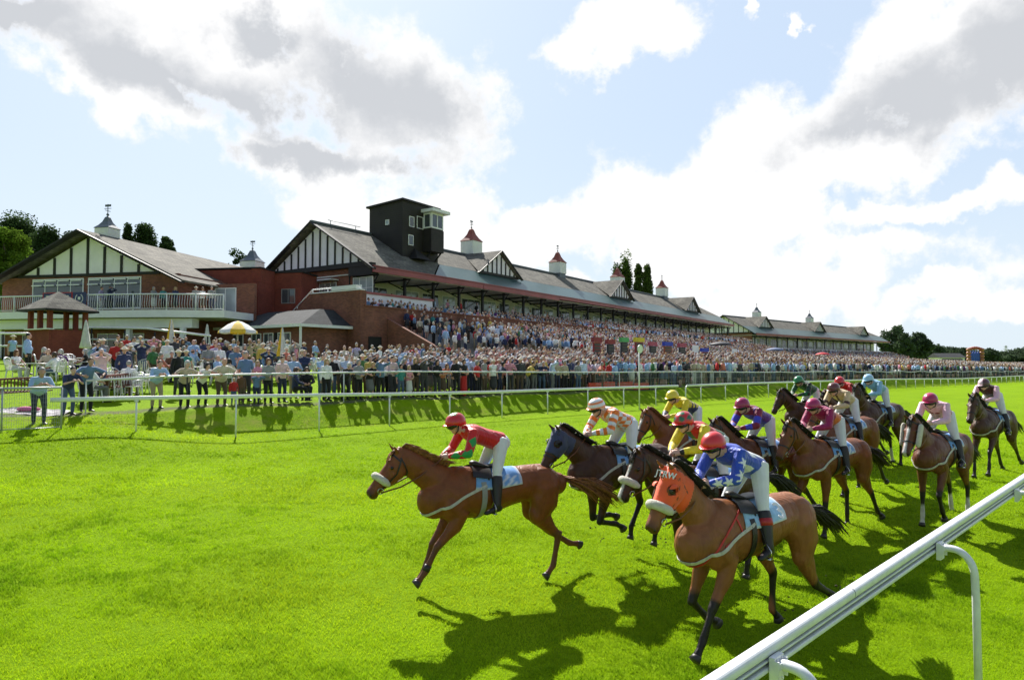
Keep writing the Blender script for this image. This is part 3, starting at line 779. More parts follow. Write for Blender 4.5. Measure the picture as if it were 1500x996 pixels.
part('antenna', galv, st1, lambda mb: (mb.tube([(1.5, 7.2, 15.8), (1.5, 7.2, 16.2)], .04, 6), mb.tube([(4.6, 7.2, 15.8), (4.6, 7.2, 16.2)], .04, 6), mb.tube([(1.2, 7.2, 16.2), (5.2, 7.2, 16.2)], .03, 6)))
# glazed end of the far stand
half_timber_gable(st2, 'a', 0, 8.7, 8.2, 10.9, 15.4, 12); barge(st2, 'a', -.2, 8.7, 9.2, 10.4, 15.7)
part('end_wall', brick, st2, lambda mb: mb.box(-.02, .3, 1, 17, 2.5, 10.9))
part('parapet', render_w, st2, lambda mb: mb.box(0, 96, -1.2, -1.0, 5.6, 7.2))
def low2(mb):
    for i in range(12): mb.box(0, 96, -1.3-(12-i)*1.0, -1.3, 1.8+i*.3, 2.1+i*.3)
part('terrace_step', conc, st2, low2)

# ---- clubhouse on the left
O3 = (-31.2, 50.0); F3 = (.978, -.208)     # local x runs right along the facade, y runs back
def clubhouse():
    M = frame(O3, F3)
    root = thing('clubhouse', 'brick clubhouse with wide black and white gable above a white balcony', 'building', M)
    H = 7.6; ze, zt = 9.3, 12.75; LB = 34
    def rf(mb):
        roof_quad(mb, [(-H-.3, -.8, ze-.15), (0, -.8, zt), (0, LB, zt), (-H-.3, LB, ze-.15)])
        roof_quad(mb, [(H+1.0, -.8, ze-.45), (0, -.8, zt), (0, LB, zt), (H+1.0, LB, ze-.45)])
    part('roof', slate, root, rf)
    part('wall', brick, root, lambda mb: (mb.box(-7.6, 7.6, 0, .3, 2.5, 9.45), mb.box(-7.6, -7.3, .31, LB, 2.5, 9.4), mb.box(7.3, 7.6, .31, LB, 2.5, 9.4)))
    g = MB(); g.prism([(-5.9, -.0, 9.5), (5.9, 0, 9.5), (0, 0, 12.3)], (0, .3, 0)); gg = g.build('gable', render_w, root)
    def studs(mb):
        for i in range(-3, 4):
            x = i*1.45; z1 = 12.3-abs(x)*2.8/5.9-.05
            if z1 > 9.9: mb.box(x-.1, x+.1, -.06, -.005, 9.6, z1)
        mb.box(-6.1, 6.1, -.09, -.004, 9.42, 9.62)
    part('stud', timber, gg, studs)
    mb = MB()
    for sg, e in ((-1, H+.3), (1, H+1.0)): mb.bar((sg*e, -.85, ze-.3 if sg < 0 else ze-.62), (0, -.85, zt-.1), .12, .5, up=(0, 1, 0))
    mb.build('barge_board', timber, root)
    for x0 in (-4.8, .1):
        window(root, 'w', -.0, x0, x0+4.5, 7.0, 9.3, 4, 1, fr=.08)
        for k in range(4): part('top_light', white_p, root, lambda mb: (mb.box(x0+.15+k*1.1, x0+1.05+k*1.1, -.3, -.24, 8.75, 8.83), mb.box(x0+.15+k*1.1, x0+1.05+k*1.1, -.14, -.08, 9.1, 9.18)))
    part('return_wall', brick, root, lambda mb: mb.box(7.61, 11.6, 3.2, 3.5, 2.5, 9.0))
    window(root, 'w', 3.2, 8.3, 10.1, 6.8, 8.7, 2, 1, g=glass_l)
    # balcony slab, soffit beam, posts
    part('balcony', white_p, root, lambda mb: (mb.prism([(-8.6, .0, 6.2), (-8.6, -1.6, 6.2), (-7.2, -2.3, 6.2), (3, -2.3, 6.2), (8, -1.7, 6.2), (11.6, -.4, 6.2), (11.6, 3.1, 6.2), (7.7, 3.1, 6.2), (7.7, 0, 6.2)], (0, 0, .5)),))
    part('soffit_beam', white_p, root, lambda mb: mb.prism([(-8.2, -.4, 5.5), (-7, -1.7, 5.5), (4, -1.7, 5.5), (9.4, -.8, 5.5), (9.4, -.1, 5.5), (-8, -.1, 5.5)], (0, 0, .66)))
    line = [(-8.5, -.1), (-8.5, -1.55), (-7.1, -2.22), (-4, -2.22), (-1, -2.22), (1.2, -2.22), (3, -2.22), (5.6, -1.93), (8, -1.62), (9.8, -1.0), (11.5, -.35)]
    br = MB(); br.tube([(x, y, 7.8) for x, y in line], .05, 8); br.tube([(x, y, 6.8) for x, y in line], .03, 6)
    for (x, y) in line: br.tube([(x, y, 6.7), (x, y, 7.85)], .05, 6)
    for (x0, y0), (x1, y1) in zip(line, line[1:]):
        n = int(math.hypot(x1-x0, y1-y0)/.17)
        for i in range(1, n):
            k = i/n; x, y = x0+(x1-x0)*k, y0+(y1-y0)*k; br.tube([(x, y, 6.8), (x, y-.07, 7.1), (x, y, 7.8)], .014, 4)
    br.build('balustrade', railw, root)
    for x in (-6.2, 4.7, 9.0): part('post', white_p, root, lambda mb: mb.box(x-.15, x+.15, -1.35, -1.05, 2.6, 5.49))
    # ground floor
    for x0 in (-5.6, -2.9, 1.0, 3.2): window(root, 'w', -.0, x0, x0+1.7, 3.0, 5.2, 2, 2, g=glass)
    part('door', white_p, root, lambda mb: mb.box(-.6, .6, -.05, -.004, 2.9, 5.2))
    cupola(root, -.6, 2.4, 12.25, 1.2, lead, 1.15, 1.0, lead)
    cupola(root, 0, 20.8, 12.3, 1.7, lead, 1.2, 1.3, lead)
    part('dormer', timber, root, lambda mb: mb.prism([(7.0, 6, 8.9), (9.2, 6, 8.9), (8.1, 6, 9.9)], (0, 2, 0)))
    return root, M
club, M3 = clubhouse()
# brick link block between clubhouse and grandstand
def link_block():
    root = thing('link_building', 'plain dark red brick block with a flat roof between the clubhouse and the main grandstand', 'building', frame((-25.4, 54.5), (.985, -.17)))
    part('wall', brickp, root, lambda mb: (mb.box(0, 4.9, 0, 5, 7.0, 10.45), mb.box(4.9, 5.7, -.35, 5, 2.6, 9.4), mb.box(4.91, 5.7, -.002, 5, 9.41, 10.5), mb.box(5.71, 8.0, 2.2, 5, 2.6, 10.4)))
    part('coping', timber, root, lambda mb: (mb.box(-.08, 5.75, -.08, 5.05, 10.52, 10.62), mb.box(5.72, 8.1, 2.12, 5.05, 10.42, 10.52)))
    part('beam', white_p, root, lambda mb: mb.box(-1.0, 4.88, -.12, .4, 6.55, 6.98))
    window(root, 'w', 2.2, 6.3, 7.5, 7.9, 9.1, 2, 1, fm=conc)
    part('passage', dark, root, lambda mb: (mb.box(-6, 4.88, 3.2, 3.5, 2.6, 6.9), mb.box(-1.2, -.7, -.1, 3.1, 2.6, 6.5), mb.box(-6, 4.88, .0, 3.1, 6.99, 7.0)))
    part('ledge', timber, root, lambda mb: mb.box(2.4, 3.0, -.06, -.003, 7.1, 9.2))
    lm = bpy.data.materials.new('warm_lamp'); lm.use_nodes = True; b = lm.node_tree.nodes['Principled BSDF']
    b.inputs['Emission Color'].default_value = (1, .7, .25, 1); b.inputs['Emission Strength'].default_value = 3
    part('ceiling_lamp', lm, root, lambda mb: mb.ball((2.6, .9, 6.8), (.3, .3, .1), 10))
link_block()
# pavilion kiosk
def kiosk():
    P = at(84, 530, 41); root = thing('kiosk', 'small brick pavilion kiosk with a slate pyramid roof and open hatches', 'kiosk', TM((P.x, P.y, 3.0)) @ RZ(R(-28)) @ Matrix.Diagonal((.72, .72, 1, 1)))
    part('wall', brickp, root, lambda mb: (mb.box(-1.5, 1.5, -1.5, -1.3, 0, 2.0), mb.box(-1.5, 1.5, 1.3, 1.5, 0, 2.0), mb.box(-1.5, -1.3, -1.29, 1.29, 0, 2.0), mb.box(1.3, 1.5, -1.29, 1.29, 0, 2.0)))
    for x, y in ((-1.4, -1.4), (1.4, -1.4), (-1.4, 1.4), (1.4, 1.4), (0, -1.4), (0, 1.4)): part('pillar', brickp, root, lambda mb: mb.box(x-.16, x+.16, y-.16, y+.16, 2.01 if x else 2.0, 3.2))
    part('counter', white_p, root, lambda mb: mb.box(-1.7, 1.7, -1.75, -1.2, 2.0, 2.06))
    def rf(mb):
        b = mb.pts([(-2.1, -2.1, 3.2), (2.1, -2.1, 3.2), (2.1, 2.1, 3.2), (-2.1, 2.1, 3.2), (0, 0, 4.35)])
        for q in ((0, 1, 4), (1, 2, 4), (2, 3, 4), (3, 0, 4), (3, 2, 1, 0)): mb.face([b+i for i in q])
    part('roof', slate, root, rf)
    part('eave', timber, root, lambda mb: [mb.box(*q, 3.08, 3.2) for q in ((-2.12, 2.12, -2.14, -2.02), (-2.12, 2.12, 2.02, 2.14), (-2.14, -2.02, -2.01, 2.01), (2.02, 2.14, -2.01, 2.01))])
kiosk()
# lettering helper
def text(body, name, size, M, m, parent, ext=.004, align='CENTER'):
    cu = bpy.data.curves.new(name, 'FONT'); cu.body = body; cu.size = size; cu.extrude = ext; cu.align_x = align; cu.align_y = 'CENTER'; cu.offset = size*.012
    o = bpy.data.objects.new(name, cu); col.objects.link(o); o.parent = parent; o.matrix_basis = M; cu.materials.append(m)
    dg = bpy.context.evaluated_depsgraph_get(); dg.update(); me = bpy.data.meshes.new_from_object(o.evaluated_get(dg)); bpy.data.objects.remove(o)
    return link(name, me, parent, M)
def banner():
    M = M3 @ TM((-1.9+1.6, -2.36, 6.75)); root = thing('banner', 'red and blue advertising banner tied to the clubhouse balcony', 'banner', M)
    red = mat('banner_red', (.42, .02, .035), .6); blue = mat('banner_blue', (.025, .035, .14), .6); wt = mat('banner_white', (.75, .75, .75), .6)
    part('cloth', red, root, lambda mb: mb.box(-1.1, 1.4, -.03, 0, .0, 1.25)); part('cloth', blue, root, lambda mb: (mb.box(1.41, 2.5, -.03, 0, .02, 1.23), mb.box(-1.0, 1.3, -.05, -.032, .5, 1.18)))
    S = lambda x, z: TM((x, -.055, z)) @ Matrix.Rotation(R(90), 4, 'X')
    text('HOLD YOUR', 'lettering', .3, S(.15, .33), wt, root); text('NEXT EVENT', 'lettering', .26, S(.15, .1), wt, root)
    part('lettering', wt, root, lambda mb: [mb.box(-.8, 1.1, -.06, -.051, z, z+.06) for z in (.68, .82, .96)])
    part('emblem', wt, root, lambda mb: ([mb.box(1.95+.3*math.cos(R(a))-.03, 1.95+.3*math.cos(R(a))+.03, -.045, -.031, .78+.3*math.sin(R(a))-.04, .78+.3*math.sin(R(a))+.04) for a in range(-230, 60, 18)], mb.box(1.85, 2.05, -.045, -.031, .7, .9), mb.box(1.6, 2.3, -.045, -.031, .2, .25), mb.box(1.6, 2.3, -.045, -.031, .1, .15)))
banner()
# white ramp rails on the clubhouse terrace
def ramp_rail(name, label, pts, posts):
    root = thing(name, label, 'railing', TM(pts[0]))
    O = Vector(pts[0]); P = [Vector(p)-O for p in pts]
    part('top_rail', railw, root, lambda mb: (mb.tube(P, .07, 8),))
    part('mid_rail', railw, root, lambda mb: (mb.tube([p-Vector((0, 0, .75)) for p in P], .06, 8),))
    for k in posts:
        a = P[0].lerp(P[-1], k); part('post', timber, root, lambda mb: mb.tube([a+Vector((0, 0, -1.6)), a], .05, 6))
ramp_rail('terrace_railing', 'white double terrace rail left of the brick kiosk', [at(-60, 488, 42), at(72, 489, 40.5)], (.1, .5, .9))
ramp_rail('terrace_railing', 'white ramp handrail sloping down in front of the clubhouse ground floor', [at(131, 480, 44), at(215, 481, 43.5), at(308, 492, 42.5)], (.02, .3, .55, .98))
# ---------------------------------------------------------------- trees
leafm = {}
def leaf_mat(name, c, tr=.35):
    m = bpy.data.materials.new(name); m.use_nodes = True; T = NT(m.node_tree); T.n.clear()
    a = T.add('ShaderNodeAttribute', attribute_name='Col').outputs[0]
    c_ = T.mix(1., a, c, 'MULTIPLY')
    s = T.add('ShaderNodeMixShader', ins={0: tr, 1: T.add('ShaderNodeBsdfDiffuse', ins={0: c_}).outputs[0], 2: T.add('ShaderNodeBsdfTranslucent', ins={0: c_}).outputs[0]}).outputs[0]
    T.l.new(s, T.add('ShaderNodeOutputMaterial').inputs[0]); return m
LG = leaf_mat('leaf_green', (.10, .17, .02)); LD = leaf_mat('leaf_dark', (.045, .075, .028)); LP = leaf_mat('leaf_poplar', (.075, .11, .03)); LF = leaf_mat('leaf_far', (.075, .105, .06), .25)
barkm = mat('bark', (.08, .06, .045), .9)
def tree(P, h, wd, shape, m, n, leaf, label, group, seed, name='tree'):
    rs = np.random.RandomState(seed); root = thing(name, label, 'tree', TM(P), group)
    zb = h*(.22 if shape == 'round' else .08)
    mb = MB(); mb.tube([(0, 0, -.5), (rs.uniform(-.2, .2), 0, h*.4), (rs.uniform(-.4, .4), 0, h*.85)], [h*.022, h*.014, h*.004], 7)
    nl = 9; cl = []
    for i in range(nl):
        z = zb+(h-zb)*rs.rand()*.75; a = rs.rand()*6.28; r = wd/2*.7
        e = (r*math.cos(a), r*math.sin(a), z+h*.12); mb.tube([(0, 0, z), (e[0]*.5, e[1]*.5, z+h*.05), e], [h*.008, h*.005, h*.002], 5)
    mb.build('trunk', barkm, root)
    K = int({'round': 70, 'cone': 110, 'poplar': 90, 'wide': 130}[shape])
    for i in range(K):
        u = rs.rand(); a = rs.rand()*6.28; q = math.sqrt(rs.rand())
        z = zb + (h-zb)*u
        if shape == 'round': R_ = wd/2*math.sin(math.pi*(.12+.83*u))**.7
        elif shape == 'cone': R_ = wd/2*(1-u)**.8+.02*wd
        elif shape == 'poplar': R_ = wd/2*math.sin(math.pi*min(1, .15+.85*u))**.5*(1-.5*u)
        else: R_ = wd/2*(1-u**3)
        rad = wd*{'round': .15, 'wide': .13, 'cone': .17, 'poplar': .22}[shape]*(.6+.8*rs.rand())*(1 if shape != 'cone' else .5+.8*(1-u))
        cl.append((R_*q*math.cos(a), R_*q*math.sin(a), z, rad, .72+.55*rs.rand()))
    per = n//K; V = []; C = []
    for (x, y, z, r, br) in cl:
        d = rs.randn(per, 3); d /= np.linalg.norm(d, axis=1, keepdims=True); rad = r*rs.rand(per)**.4
        c = np.array([x, y, z]) + d*rad[:, None]*np.array([1, 1, {'poplar': 2.4, 'cone': 1.5}.get(shape, .85)])
        a = rs.randn(per, 3); a /= np.linalg.norm(a, axis=1, keepdims=True); b = np.cross(a, rs.randn(per, 3)); b /= np.linalg.norm(b, axis=1, keepdims=True)
        s = leaf*(.6+.8*rs.rand(per))[:, None]
        V.append(np.stack([c-a*s, c+b*s*.6, c+a*s, c-b*s*.6], 1))
        C.append(np.repeat((br*(.75+.5*rs.rand(per)))[:, None], 4, 0).reshape(-1))
    V = np.concatenate(V).reshape(-1, 3); C = np.concatenate(C); k = len(V)//4
    me = bpy.data.meshes.new('crown'); me.vertices.add(len(V)); me.loops.add(len(V)); me.polygons.add(k)
    me.vertices.foreach_set('co', V.astype('f').ravel()); me.loops.foreach_set('vertex_index', np.arange(len(V), dtype='i'))
    me.polygons.foreach_set('loop_start', np.arange(0, len(V), 4, dtype='i')); me.update()
    vcol(me, np.stack([C, C, C], 1)); me.materials.append(m); link('crown', me, root)
    return root
def tree_px(px, pytop, Y, wpx, shape, m, n, label, group, seed, name='tree', leaf=None):
    b = gpt(px, Y); top = at(px, pytop, Y).z; h = top-b.z
    tree(b, h, wpx*Y/1000, shape, m, n, leaf or max(.12, Y*.0017), label, group, seed, name)
tree_px(2, 342, 62, 95, 'round', LG, 26000, 'light green broadleaf tree at the left edge beside the clubhouse', 'trees behind the buildings', 11)
tree_px(22, 326, 95, 140, 'wide', LD, 36000, 'dark dense tree behind the clubhouse gable, tallest at the far left', 'trees behind the buildings', 12)
tree_px(64, 334, 92, 90, 'wide', LD, 26000, 'dark conifer rising left of the clubhouse gable peak', 'trees behind the buildings', 13, 'pine_tree')
tree_px(-40, 326, 98, 120, 'wide', LD, 20000, 'dark tree behind the light green tree, cut by the frame', 'trees behind the buildings', 18)
tree_px(100, 346, 98, 90, 'wide', LD, 20000, 'dark conifer half hidden behind the clubhouse gable', 'trees behind the buildings', 23, 'pine_tree')
tree_px(208, 336, 105, 84, 'wide', LD, 20000, 'dark pine behind the clubhouse roof right of its cupola', 'trees behind the buildings', 14, 'pine_tree')
tree_px(184, 334, 104, 52, 'cone', LD, 12000, 'narrow dark pine touching the clubhouse cupola', 'trees behind the buildings', 24, 'pine_tree')
tree_px(241, 350, 105, 40, 'round', LD, 9000, 'small dark round tree top above the middle of the clubhouse roof', 'trees behind the buildings', 15)
tree_px(347, 370, 105, 44, 'round', LD, 9000, 'dark tree top just left of the second clubhouse cupola', 'trees behind the buildings', 16)
for i, (px, top, w, lb) in enumerate([(917, 386, 34, 'tallest poplar behind the grandstand ridge'), (904, 396, 24, 'thin poplar rising beside the ridge chimney of the grandstand'), (936, 393, 20, 'slim middle poplar standing apart behind the stand'), (949, 396, 20, 'slim right-hand poplar of the four behind the stand')]):
    tree_px(px, top, 190, w, 'poplar', LP, 12000, lb, 'poplars behind the grandstand', 30+i, 'poplar_tree', .3)
rs = random.Random(5)
FT_ = [(1310, 480, 420, 40, 'bushy dark tree at the end of the far stand'), (1325, 492, 400, 24, 'small dark tree against the end of the far stand'), (1345, 490, 430, 34, 'tall dark tree standing clear right of the far stand'),
       (1368, 508, 450, 30, 'low round tree right of the tall dark tree'), (1392, 512, 480, 40, 'far round tree above the long low white building'), (1412, 513, 480, 30, 'far tree left of the inflatable castle'),
       (1428, 516, 520, 26, 'far tree right behind the inflatable castle'), (1447, 513, 480, 28, 'bushy far tree just right of the inflatable castle'), (1470, 519, 520, 40, 'far round tree below the pylon'), (1497, 514, 520, 40, 'far tree at the right edge of the skyline'), (1530, 510, 500, 50, 'far tree just outside the right edge')]
for i, (px, top, Y, w, lb) in enumerate(FT_):
    tree_px(px, top, Y, w, 'round', LF, 7000, lb, 'far trees on the skyline', 50+i, leaf=.75)
def treeline():
    rs = np.random.RandomState(8); V = []; C = []
    for k in range(150):
        px = 1190 + k*3.6; Y = 520+rs.rand()*80; x = (px-750)/1000*Y; h = 9+6*rs.rand()
        n = 260; d = rs.randn(n, 3); d /= np.linalg.norm(d, axis=1, keepdims=True); c = np.array([x, Y, -1+h*.5]) + d*np.array([7, 7, h*.55])*rs.rand(n, 1)**.4
        a = rs.randn(n, 3); a /= np.linalg.norm(a, axis=1, keepdims=True); b = np.cross(a, rs.randn(n, 3)); b /= np.linalg.norm(b, axis=1, keepdims=True); s = .9
        V.append(np.stack([c-a*s, c+b*s*.6, c+a*s, c-b*s*.6], 1)); C.append(np.full(n*4, .7+.5*rs.rand()))
    V = np.concatenate(V).reshape(-1, 3); C = np.concatenate(C); k = len(V)//4
    me = bpy.data.meshes.new('treeline'); me.from_pydata(V.tolist(), [], [(4*i, 4*i+1, 4*i+2, 4*i+3) for i in range(k)])
    vcol(me, np.stack([C]*3, 1)); me.materials.append(LF); tag(link('treeline', me), 'far belt of woodland along the horizon', None, None, 'stuff')
treeline()
# ---------------------------------------------------------------- people
from mathutils.bvhtree import BVHTree
def ik2(a, b, l1, l2, pole):
    a, b, pole = Vector(a), Vector(b), Vector(pole); d = b-a; L = min(d.length, (l1+l2)*.995); dn = d.normalized()
    x = (l1*l1 - l2*l2 + L*L)/(2*L); h = math.sqrt(max(0, l1*l1-x*x)); p = pole - dn*pole.dot(dn)
    return a + dn*x + p.normalized()*h, a + dn*L
def seg_dist(co, a, b):
    a = np.array(a); b = np.array(b); ab = b-a; t = np.clip(((co-a)@ab)/(ab@ab), 0, 1); return np.linalg.norm(co-(a+t[:, None]*ab), axis=1), t
def add_hand(mb, wr, el, palm_n, curl=.5, sc=1.0, side=1, fwd=None):
    """palm with four unequal curled fingers and a thumb"""
    d = (Vector(fwd) if fwd is not None else (wr-el)).normalized(); n = Vector(palm_n); n = (n - d*n.dot(d)).normalized(); s = d.cross(n)*side
    mb.capsule([wr, wr+d*.045*sc, wr+d*.085*sc], [(.026*sc, .019*sc), (.040*sc, .017*sc), (.041*sc, .015*sc)], 8, side=s)
    for i, (o, L) in enumerate(((-.030, .062), (-.010, .074), (.010, .070), (.029, .055))):
        b = wr + d*.088*sc + s*o*sc; pts = [b]; a = 0
        for k in range(3):
            a += curl*1.05; L1 = L*sc*(.45, .32, .25)[k]; b = b + (d*math.cos(a) + n*math.sin(a))*L1; pts.append(b)
        mb.tube(pts, [.0095*sc, .009*sc, .008*sc, .0055*sc], 6)
    b = wr + d*.03*sc - s*.033*sc; c = b + (d*.6 - s*.55 + n*.35).normalized()*.036*sc; e = c + (d*.8 + n*.7*curl + s*.15).normalized()*.03*sc
    mb.tube([b, c, e], [.0125*sc, .0105*sc, .007*sc], 6)
def head_shapes(mb, H, f, u, sc=1.0):
    """skull, jaw, nose, brow, lips, ears; f = facing direction, u = up"""
    f = f.normalized(); s = u.cross(f).normalized(); u = f.cross(s).normalized()
    M = Matrix((f, s, u)).transposed(); P = lambda x, y, z: H + f*x*sc + s*y*sc + u*z*sc
    mb.ball(P(-.01, 0, .025), (.096*sc, .077*sc, .10*sc), 14, M); mb.ball(P(.022, 0, -.045), (.062*sc, .058*sc, .075*sc), 12, M)
    mb.ball(P(.048, 0, -.092), (.03*sc, .032*sc, .026*sc), 8, M)
    mb.capsule([P(.078, 0, .02), P(.098, 0, -.012), P(.108, 0, -.028)], [.011*sc, .014*sc, .017*sc], 8)
    mb.capsule([P(.074, -.032, .032), P(.086, 0, .036), P(.074, .032, .032)], [.012*sc]*3, 6)
    mb.capsule([P(.076, -.02, -.062), P(.087, 0, -.06), P(.076, .02, -.062)], [.008*sc, .011*sc, .008*sc], 6)
    for q in (-1, 1): mb.ball(P(-.008, q*.08, -.005), (.024*sc, .013*sc, .034*sc), 8, M); mb.ball(P(.045, q*.038, -.03), (.03*sc, .024*sc, .03*sc), 8, M)
    return P, M
def human(name, J, vox=.014, female=False, sleeve=1.0, skirt=0, glove=False, sc=1.0, girth=1.0, curl=.5, noleg=False, palm=None, shin=.96):
    """J: pelvis, chest, head, face, up, handL/R, footL/R, poles. Returns meshes: body, shirt, trousers, shoes (lists of union builders)"""
    V = Vector; P, C, H = V(J['pelvis']), V(J['chest']), V(J['head']); f = V(J.get('face', (1, 0, 0))); up = V(J.get('up', (0, 0, 1)))
    ax = (C-P).normalized(); side = V((0, 1, 0)) if 'side' not in J else V(J['side']); fr = side.cross(ax).normalized()
    sw = (.165 if female else .185)*sc; hw = .095*sc
    body, shirt, trou, shoes = MB(), MB(), MB(), MB(); out = {'J': {}}
    g = girth
    mid = P.lerp(C, .45)
    tw = [(P, .155, .115), (mid, .135 if female else .15, .105), (P.lerp(C, .8), .165*(.92 if female else 1), .115), (C+ax*.0, .15, .085), (C+ax*.05, .08, .06)]
    def torso(mb, e, ge=1.0, lo=0):
        mb.capsule([t[0] for t in tw[lo:]], [(t[1]*sc*(g if i < 2 else 1)+e, t[2]*sc*(g if i < 2 else 1)+e) for i, t in enumerate(tw)][lo:], 14, side=side)
        if female: [mb.ball(P.lerp(C, .74)+fr*.075*sc+side*q*.07*sc, .062*sc+e, 10) for q in (-1, 1)]
        elif g > 1.05: mb.ball(P.lerp(C, .3)+fr*.06*sc, (.12*sc*g+e,)*3, 10)
    torso(body, -.008)
    nb = C+ax*.03*sc; body.capsule([nb, H - f*.015*sc - up*.08*sc], [.058*sc, .05*sc], 10)
    Pf, HM = head_shapes(body, H, f, up, sc); out['Pf'] = Pf; out['HM'] = HM
    shirt.tube([t[0]-(ax*.03*sc if i == 0 else ax*0) for i, t in enumerate(tw)], [(t[1]*sc*(g if i < 2 else 1)*(1.06 if i == 0 else 1)+.014, t[2]*sc*(g if i < 2 else 1)*(1.06 if i == 0 else 1)+.014) for i, t in enumerate(tw)], 14, side=side)
    if female: [shirt.ball(P.lerp(C, .74)+fr*.075*sc+side*q*.07*sc, .074*sc, 10) for q in (-1, 1)]
    elif g > 1.05: shirt.ball(P.lerp(C, .3)+fr*.06*sc, (.13*sc*g,)*3, 10)
    shirt.capsule([C+ax*.02*sc, C+ax*.065*sc], [.07*sc, .064*sc], 10)
    for q, k in ((1, 'L'), (-1, 'R')):
        S = C + side*q*sw - ax*.02*sc; hd = V(J['hand'+k]); el, wr = ik2(S, hd, .285*sc, .255*sc, J.get('elb'+k, (-.6, q*.5, -.5)))
        out['J']['sh'+k], out['J']['el'+k], out['J']['wr'+k] = S, el, wr
        body.capsule([C+side*q*.08*sc-ax*.02*sc, S, S.lerp(el, .5), el], [.06*sc, .056*sc, .048*sc, .038*sc], 10)
        body.capsule([el, el.lerp(wr, .3), wr], [.038*sc, .038*sc, .024*sc], 10)
        se = S.lerp(el, min(1, sleeve*2)); e = .013
        shirt.capsule([C+side*q*.08*sc-ax*.02*sc, S, S.lerp(se, .5), se], [.066*sc+e, .062*sc+e, .054*sc+e, .046*sc+e], 10)
        if sleeve > .55: shirt.capsule([el, el.lerp(wr, .4), el.lerp(wr, .95)], [.046*sc+e, .043*sc+e, .030*sc+e*.7], 10)
        if noleg: continue
        hp = P + side*q*hw; ft = V(J['foot'+k]); kn, an = ik2(hp, ft, .425*sc, .42*sc, J.get('knee'+k, (1, q*.1, 0)))
        out['J']['hp'+k], out['J']['kn'+k], out['J']['an'+k] = hp, kn, an
        td = V(J.get('toe'+k, (1, q*.25, 0))).normalized()
        body.capsule([hp, hp.lerp(kn, .5), kn], [.085*sc, .075*sc, .052*sc], 10); body.capsule([kn, kn.lerp(an, .3), an], [.052*sc, .055*sc, .034*sc], 10)
        body.capsule([an - td*.02*sc - V((0, 0, .045*sc)), an + td*.14*sc - V((0, 0, .055*sc))], [.034*sc, .026*sc], 8)
        shoes.capsule([an - td*.035*sc - V((0, 0, .045*sc)), an + td*.05*sc-V((0, 0, .045*sc)), an + td*.16*sc - V((0, 0, .062*sc))], [(.04*sc, .042*sc), (.046*sc, .038*sc), (.040*sc, .024*sc)], 8, side=td.cross(V((0, 0, 1))))
        if skirt == 0:
            trou.capsule([P+side*q*.03*sc, hp, hp.lerp(kn, .45), kn], [.11*sc, .108*sc*(1+.3*(g-1)), .088*sc, .066*sc], 12)
            trou.capsule([kn, kn.lerp(an, min(.35, shin*.7)), kn.lerp(an, shin)], [.064*sc, .064*sc, .052*sc if shin > .5 else .06*sc], 12)
    if skirt and not noleg:
        k0 = (out['J']['knL']+out['J']['knR'])/2; a0 = (out['J']['anL']+out['J']['anR'])/2; hem = k0.lerp(a0, skirt-1 if skirt > 1 else 0) if skirt > 1 else P.lerp(k0, skirt)
        trou.capsule([P+ax*.05*sc, P, P.lerp(hem, .5), hem], [(.15*sc, .11*sc), (.175*sc, .14*sc), (.185*sc, .15*sc), (.20*sc, .15*sc)], 16, side=side)
    elif not noleg: trou.capsule([P-ax*.02*sc, P+ax*.1*sc], [(.158*sc*g, .12*sc*g), (.15*sc*g, .118*sc*g)], 14, side=side)
    out['body'] = voxel_union(body, 'person', vox, 1)
    hb = MB()
    for q, k in ((1, 'L'), (-1, 'R')):
        pn = (palm or {}).get(k, (0, -q, 0)); wr, el = out['J']['wr'+k], out['J']['el'+k]
        add_hand(hb, wr - (wr-el).normalized()*.005, el, pn, curl, sc*1.02, side=q, fwd=J.get('hdir'+k))
    out['hand_mb'] = hb; out['shirt'] = shirt; out['trousers'] = trou; out['shoes'] = shoes
    return out
def join_mesh(me, mb, smooth=True, midx=0, cols=None):
    """append MB geometry to a mesh"""
    bm = bmesh.new(); bm.from_mesh(me); vs = [bm.verts.new(v) for v in mb.v]
    for f in mb.f:
        try: F = bm.faces.new([vs[i] for i in f]); F.smooth = True; F.material_index = midx
        except ValueError: pass
    bm.to_mesh(me); bm.free(); return me
skins = [mat('skin_fair', (.60, .36, .27), .55, .08, 8, sheen=.1), mat('skin_tan', (.48, .27, .19), .55, .08, 8), mat('skin_rosy', (.62, .33, .25), .55, .1, 8)]
hairs = {k: mat('hair_'+k, c, .6, .3, 60) for k, c in dict(grey=(.36, .35, .34), white=(.62, .6, .57), blond=(.50, .34, .15), brown=(.09, .05, .03), black=(.015, .013, .012), auburn=(.22, .08, .03)).items()}
